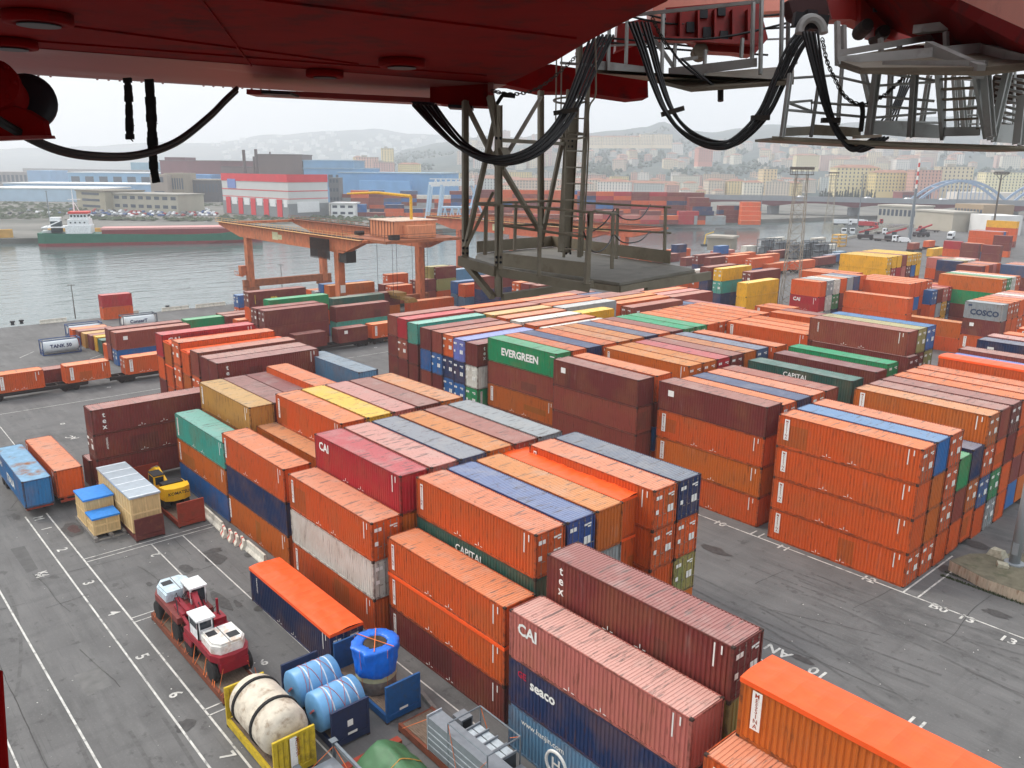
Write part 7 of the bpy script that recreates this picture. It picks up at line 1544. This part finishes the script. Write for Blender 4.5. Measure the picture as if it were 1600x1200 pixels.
# thin pipe beside the ladder
b = MB(); b.tube(cable([(930,60,14.5),(931,120,14.5),(930,150,14.5),(920,172,14.6),(919,240,14.7),(910,400,15)], .01), .016, 6); tag(b.build('conduit', MST), 'thin curved conduit beside the ladder', 'conduit')
# --- grey walkway between ladder and trolley frame
def assy(name, label, cat, origin): 
    r_ = empty(name, origin, 0, label, cat); return r_, Vector(origin)
w1, o1 = assy('walkway', 'grey upper walkway with toe boards left of the second cable loop', 'walkway', P(1040,110,14.5))
def sl(name, uvs, d, th, m, par, o_):
    pts = [P(u, v, d[i] if isinstance(d, (list, tuple)) else d)-o_ for i, (u, v) in enumerate(uvs)]; b = MB(); hd = Vector((CF.x, CF.y, 0)).normalized(); b.prism(pts, hd*th); return b.build(name, m, par)
sl('toe_board', [(930,94),(1008,104),(1008,122),(930,112)], [15,15.2,15.2,15], .04, MSG2, w1, o1); sl('toe_board', [(1045,106),(1183,90),(1183,104),(1045,122)], [14.6,13.4,13.4,14.6], .04, MSG2, w1, o1); sl('toe_board', [(875,96),(930,100),(930,104),(875,100)], 15, .04, MSG2, w1, o1)
b = MB(); b.prism([P(u, v, d)-o1 for u, v, d in ((930,114,15),(1010,126,15.2),(1080,144,13.6),(1240,132,12.6),(1240,108,14.6),(1045,124,14.9))], (0,0,.06)); b.build('floor_grate', MST, w1)
b = MB()
for u, v0, v1, d in ((952,42,112,15),(980,30,100,15.3),(1036,18,120,14.6),(1055,68,115,14.8),(1102,78,122,14.2),(1177,4,92,13.5),(1190,0,116,13.3),(1160,60,90,14.6),(1222,0,110,13.4),(1232,10,112,14),(1245,60,100,15)): b.bar(P(u, v0, d)-o1, P(u-2, v1, d)-o1, .05)
b.bar(P(930,30,15)-o1, P(1190,2,13.6)-o1, .055); b.bar(P(935,72,15.4)-o1, P(1240,60,15)-o1, .03); b.bar(P(1060,94,14.6)-o1, P(1090,90,14.6)-o1, .06); b.bar(P(1020,58,14.8)-o1,P(1052,104,14.8)-o1,.07)
b.build('handrail', MSG2, w1)
# --- red trolley frames
MCO = mat('trolley_red', S(150,26,18), .45, nscale=2.5, namt=.15, dirt=(.05,.02,.015), damt=.6, dscale=2)
t1, o2 = assy('trolley_frame', 'red trolley end frame with square openings, above the second loop', 'trolley frame', P(1120,60,14.8))
sl('side_plate', [(1040,12),(1185,0),(1200,60),(1178,86),(1150,82),(1110,80),(1080,62),(1042,58)], 15.0, .5, MCO, t1, o2); sl('stiffener', [(1038,56),(1186,64),(1186,70),(1038,62)], 14.7, .3, MCO, t1, o2)
for u, v in ((1079,42),(1105,50),(1132,56),(1100,20),(1128,16)): sl('opening', [(u-6,v-8),(u+6,v-8),(u+6,v+8),(u-6,v+8)], 14.93, .06, MBLK, t1, o2)
for u in (1064,1092,1118,1146,1170): sl('web_rib', [(u-1.5,14),(u+1.5,14),(u+1.5,62),(u-1.5,62)], 14.8, .2, MCO, t1, o2)
b = MB(); b.lathe([(.14,0),(.15,.2)],16,(0,0,0),0,Matrix.Translation(P(1095,78,14.9)-o2) @ CF.to_track_quat('Z','Y').to_matrix().to_4x4()); b.build('wheel', MST, t1)
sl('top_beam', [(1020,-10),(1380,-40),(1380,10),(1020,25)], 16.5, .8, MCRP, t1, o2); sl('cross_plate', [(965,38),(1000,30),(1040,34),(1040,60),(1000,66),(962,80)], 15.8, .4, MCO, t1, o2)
t2, o3 = assy('trolley_frame', 'darker red trolley frame beside the pale slanting beam', 'trolley frame', P(1400,30,13.5))
sl('side_plate', [(1290,-10),(1480,-10),(1560,56),(1420,54),(1400,56),(1360,42),(1330,30),(1300,30)], 13.8, .5, MCO, t2, o3)
for u, v in ((1372,10),(1396,20)): sl('opening', [(u-6,v-8),(u+6,v-8),(u+6,v+8),(u-6,v+8)], 13.7, .06, MBLK, t2, o3)
for u in (1345,1420,1440,1455): sl('web_rib', [(u-1.5,-5),(u+1.5,-5),(u+1.5,42),(u-1.5,42)], 13.65, .2, MCO, t2, o3)
b = MB(); 
for u, v in ((1352,42),(1378,52)): b.lathe([(.1,-.1),(.12,0),(.12,.25),(.1,.3)],16,(0,0,0),0,Matrix.Translation(P(u, v, 13.6)-o3) @ CF.to_track_quat('Z','Y').to_matrix().to_4x4())
b.build('wheel', MDKH, t2); sl('buffer', [(1366,42),(1430,50),(1430,62),(1400,64),(1366,56)], 13.6, .4, MCO, t2, o3); sl('dark_bracket', [(1232,0),(1290,-5),(1296,20),(1284,34),(1262,38),(1240,26)], 13.4, .4, mat('soot_red', S(60,24,22), .6), t2, o3)
# pale slanting beam top right
pb, o4 = assy('crane_beam', 'broad pale red beam slanting across the top right corner', 'crane beam', P(1600,40,9))
b = MB(); ta = [(1380,-50,12.6),(1497,-2,11),(1540,18,10.2),(1600,45,9),(1760,110,7.0)]; tb = [(1250,-40,15.5),(1400,34,13.6),(1490,64,12.2),(1600,84,10.6),(1760,150,8.4)]
for i in range(4):
    q = [P(*ta[i])-o4, P(*ta[i+1])-o4, P(*tb[i+1])-o4, P(*tb[i])-o4]; b.add(q+[x+CF*.2-Vector((0,0,.04)) for x in q], [(0,3,2,1),(4,5,6,7),(0,1,5,4),(2,3,7,6)])
b.build('bottom_face', MCR, pb)
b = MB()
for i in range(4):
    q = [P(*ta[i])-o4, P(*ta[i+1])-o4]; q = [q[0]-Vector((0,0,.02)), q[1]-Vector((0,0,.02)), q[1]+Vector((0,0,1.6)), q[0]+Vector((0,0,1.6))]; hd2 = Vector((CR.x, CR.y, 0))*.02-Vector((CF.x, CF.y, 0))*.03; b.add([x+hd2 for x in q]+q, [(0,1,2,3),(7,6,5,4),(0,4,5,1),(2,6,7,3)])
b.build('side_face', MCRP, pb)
# --- upper right platform
w2, o5 = assy('walkway', 'grey upper platform with sagging underside below the slanting beam', 'walkway', P(1450,90,11.5))
b = MB(); b.prism([P(u, v, d)-o5 for u, v, d in ((1310,100,11.5),(1345,112,10.6),(1540,112,9.6),(1610,104,9.2),(1620,72,11.5),(1480,66,13.5),(1330,92,12.5))], (0,0,.05)); b.build('floor_grate', MST, w2)
sl('toe_board', [(1310,78),(1475,50),(1475,60),(1310,88)], [11.6,12.6,12.6,11.6], .04, MSG2, w2, o5); sl('toe_board', [(1308,88),(1540,66),(1620,74),(1620,88),(1540,84),(1312,102)], [11.4,11,10.4,10.4,11,11.4], .05, MSG2, w2, o5)
sl('edge_channel', [(1312,100),(1345,110),(1540,112),(1610,103),(1610,109),(1540,118),(1345,115),(1312,104)], [11.4,10.5,9.5,9.1,9.1,9.5,10.5,11.4], .05, MST, w2, o5)
b = MB()
for u, v0, v1, d in ((1308,34,102,11.5),(1318,40,98,12),(1376,60,92,12.6),(1405,64,88,12.8),(1478,50,84,11.6)): b.bar(P(u, v0, d)-o5, P(u+1, v1, d)-o5, .06)
b.bar(P(1380,104,10.8)-o5, P(1540,104,9.7)-o5, .07,.14); b.bar(P(1450,74,11.5)-o5, P(1532,112,9.6)-o5, .1,.16); b.bar(P(1535,78,11)-o5, P(1610,98,9.4)-o5, .08,.16); b.build('bearer', MSG2, w2)
b = MB(); b.box(-.25,-.1,-.06,.25,.1,.06,0,Matrix.Translation(P(1458,44,12)-o5)); b.bar(P(1440,46,12)-o5, P(1482,48,12)-o5, .05); b.bar(P(1448,40,12)-o5,P(1478,44,12)-o5,.05); b.build('white_clutter', MSG2, w2)
# --- lower right catwalk with stair
w3, o6 = assy('walkway', 'long grey lower catwalk with posts, rails and a short stair at right', 'walkway', P(1400,215,12))
sl('floor_edge', [(1206,215),(1300,218),(1420,224),(1600,228),(1620,230),(1620,236),(1400,230),(1206,219)], [12.4,12.2,11.8,11,11,11,11.8,12.4], .9, MST, w3, o6); b = MB(); b.tube([P(1206,216,12.3)-o6, P(1420,226,11.7)-o6, P(1620,233,10.9)-o6], .035, 6); b.build('edge_pipe', MST, w3)
sl('toe_board', [(1222,200),(1268,197),(1268,211),(1222,213)], [12.2,13.4,13.4,12.2], .03, MST, w3, o6); sl('toe_board', [(1270,194),(1345,200),(1345,214),(1270,211)], 13.4, .03, MST, w3, o6); sl('toe_board', [(1365,192),(1418,190),(1418,214),(1365,209)], [12,12.4,12.4,12], .03, MSG2, w3, o6); sl('toe_board', [(1420,190),(1472,196),(1472,216),(1420,214)], 12.4, .03, MSG2, w3, o6); sl('toe_board', [(1562,194),(1592,196),(1592,224),(1556,222)], 11, .03, MSG2, w3, o6)
for (u, v0, u1, v1, d, w_) in ((1235,115,1222,214,12.2,.06),(1282,110,1267,214,12.6,.04),(1316,100,1309,196,13.5,.05),(1348,108,1362,170,13.8,.08),(1370,115,1357,214,11.8,.09),(1392,114,1388,196,13.5,.07),(1430,112,1423,214,11.9,.08),(1452,118,1440,196,13.6,.07),(1540,115,1548,214,10.9,.10),(1575,112,1550,220,11,.09),(1600,150,1592,226,10.4,.11),(1500,120,1508,206,13.6,.08),(1522,120,1512,206,13.8,.07),(1490,118,1496,206,14,.06)):
    b = MB(); b.ibeam(P(u, v0, d)-o6, P(u1, v1, d)-o6, w_, w_); b.build('post', MSG2, w3)
hb = MB()
def r3(pts, r=.022): hb.tube([P(*p)-o6 for p in pts], r, 6)
r3([(1240,122,12.3),(1300,118,12.8),(1370,134,12.6),(1460,128,12.6)]); r3([(1235,160,12.3),(1268,157,12.8),(1268,174,12.8),(1230,160,12.3)]); r3([(1268,160,12.8),(1360,166,12.5)]); r3([(1232,172,12.3),(1365,184,12.5),(1462,176,12.6)]); r3([(1365,112,12.9),(1462,126,12.6)]); r3([(1365,150,12.6),(1460,158,12.4)]); r3([(1370,166,12.6),(1465,172,12.4)]); r3([(1365,190,13.4),(1470,192,13.4)])
for k in range(9): r3([(1556,118+k*9,11.6),(1600,126+k*9.5,11.0)], .02)
for k in range(6): r3([(1500,124+k*14,13.8),(1580,128+k*13,13.2)], .018)
for u in (1572,1586,1478,1530): r3([(u,112,12),(u-3,205,12)], .02)
hb.build('handrail', MSG2, w3)
st3 = MB()
for k in range(6): st3.bar(P(1470+k*.5,124+k*16,11.2+k*.12)-o6, P(1522+k*1.5,121+k*16,11.0+k*.12)-o6, .16, .025)
st3.build('stair_tread', MST, w3); b = MB(); b.bar(P(1466,112,11.1)-o6, P(1474,214,11.8)-o6, .05, .16); b.bar(P(1526,110,10.9)-o6, P(1544,212,11.4)-o6, .05, .18); b.bar(P(1474,206,11.7)-o6,P(1530,205,11.6)-o6,.12,.12); b.build('stair_string', MSG2, w3)
sl('pale_tray', [(1345,211),(1378,210),(1378,214),(1345,216)], 11.6, .3, mat('pale_tray', S(176,164,146), .6), w3, o6); b = MB(); b.box(-.25,-.15,-.2,.25,.15,.2,0,Matrix.Translation(P(1582,140,12.4)-o6)); b.box(-.12,-.1,-.15,.12,.1,.15,0,Matrix.Translation(P(1568,134,12.4)-o6)); b.build('junction_box', mat('box_dark_brown', S(70,56,46), .6), w3)
# cable guide shoe
cg, o7 = assy('cable_saddle', 'dark curved cable saddle where two loops meet, upper right', 'cable saddle', P(1265,45,12.6)); b = MB(); arc = [P(1268+19*math.cos(a), 52-24*math.sin(a), 12.5)-o7 for a in [k*math.pi/12 for k in range(13)]]; b.tube(arc, .07, 8); b.build('shoe', MSG2, cg); b = MB(); b.bar(P(1240,30,12.7)-o7, P(1292,36,12.7)-o7, .16, .2); b.bar(P(1262,20,12.7)-o7, P(1265,50,12.7)-o7, .22, .2); b.build('hanger_bracket', MBLK, cg)
# slim red post at the bottom-left edge
b = MB(); b.prism([P(-12,1045,4.0), P(1.5,1050,4.0), P(12,1215,3.9), P(-12,1215,3.9)], CF*.015); tag(b.build('crane_post', MCR), 'sliver of red crane post at the lower left edge', 'post')
flush_containers()
# ---------------------------------------------------------------- sea mist
hz = MB(); hz.box(-5600, -2600, -8, 1400, 6200, 560)
ho = hz.build('haze', bpy.data.materials.new('mist')); ho['kind'] = 'stuff'; tag(ho, 'thin sea mist filling the harbour air', 'haze')
m = ho.data.materials[0]; m.use_nodes = True; n = m.node_tree.nodes; n.remove(n['Principled BSDF'])
pv = n.new('ShaderNodeVolumePrincipled'); pv.inputs['Color'].default_value = (0.93, 0.96, 1.0, 1); pv.inputs['Density'].default_value = 0.00028; pv.inputs['Anisotropy'].default_value = 0.2
m.node_tree.links.new(pv.outputs[0], n['Material Output'].inputs['Volume'])
SC.cycles.max_bounces = 6; SC.cycles.diffuse_bounces = 3; SC.cycles.glossy_bounces = 2; SC.cycles.volume_bounces = 1; SC.cycles.transmission_bounces = 2
SC.cycles.sample_clamp_indirect = 4; SC.cycles.use_denoising = True
print('CONTAINERS', NCONT, 'PENDING', len(PENDING))
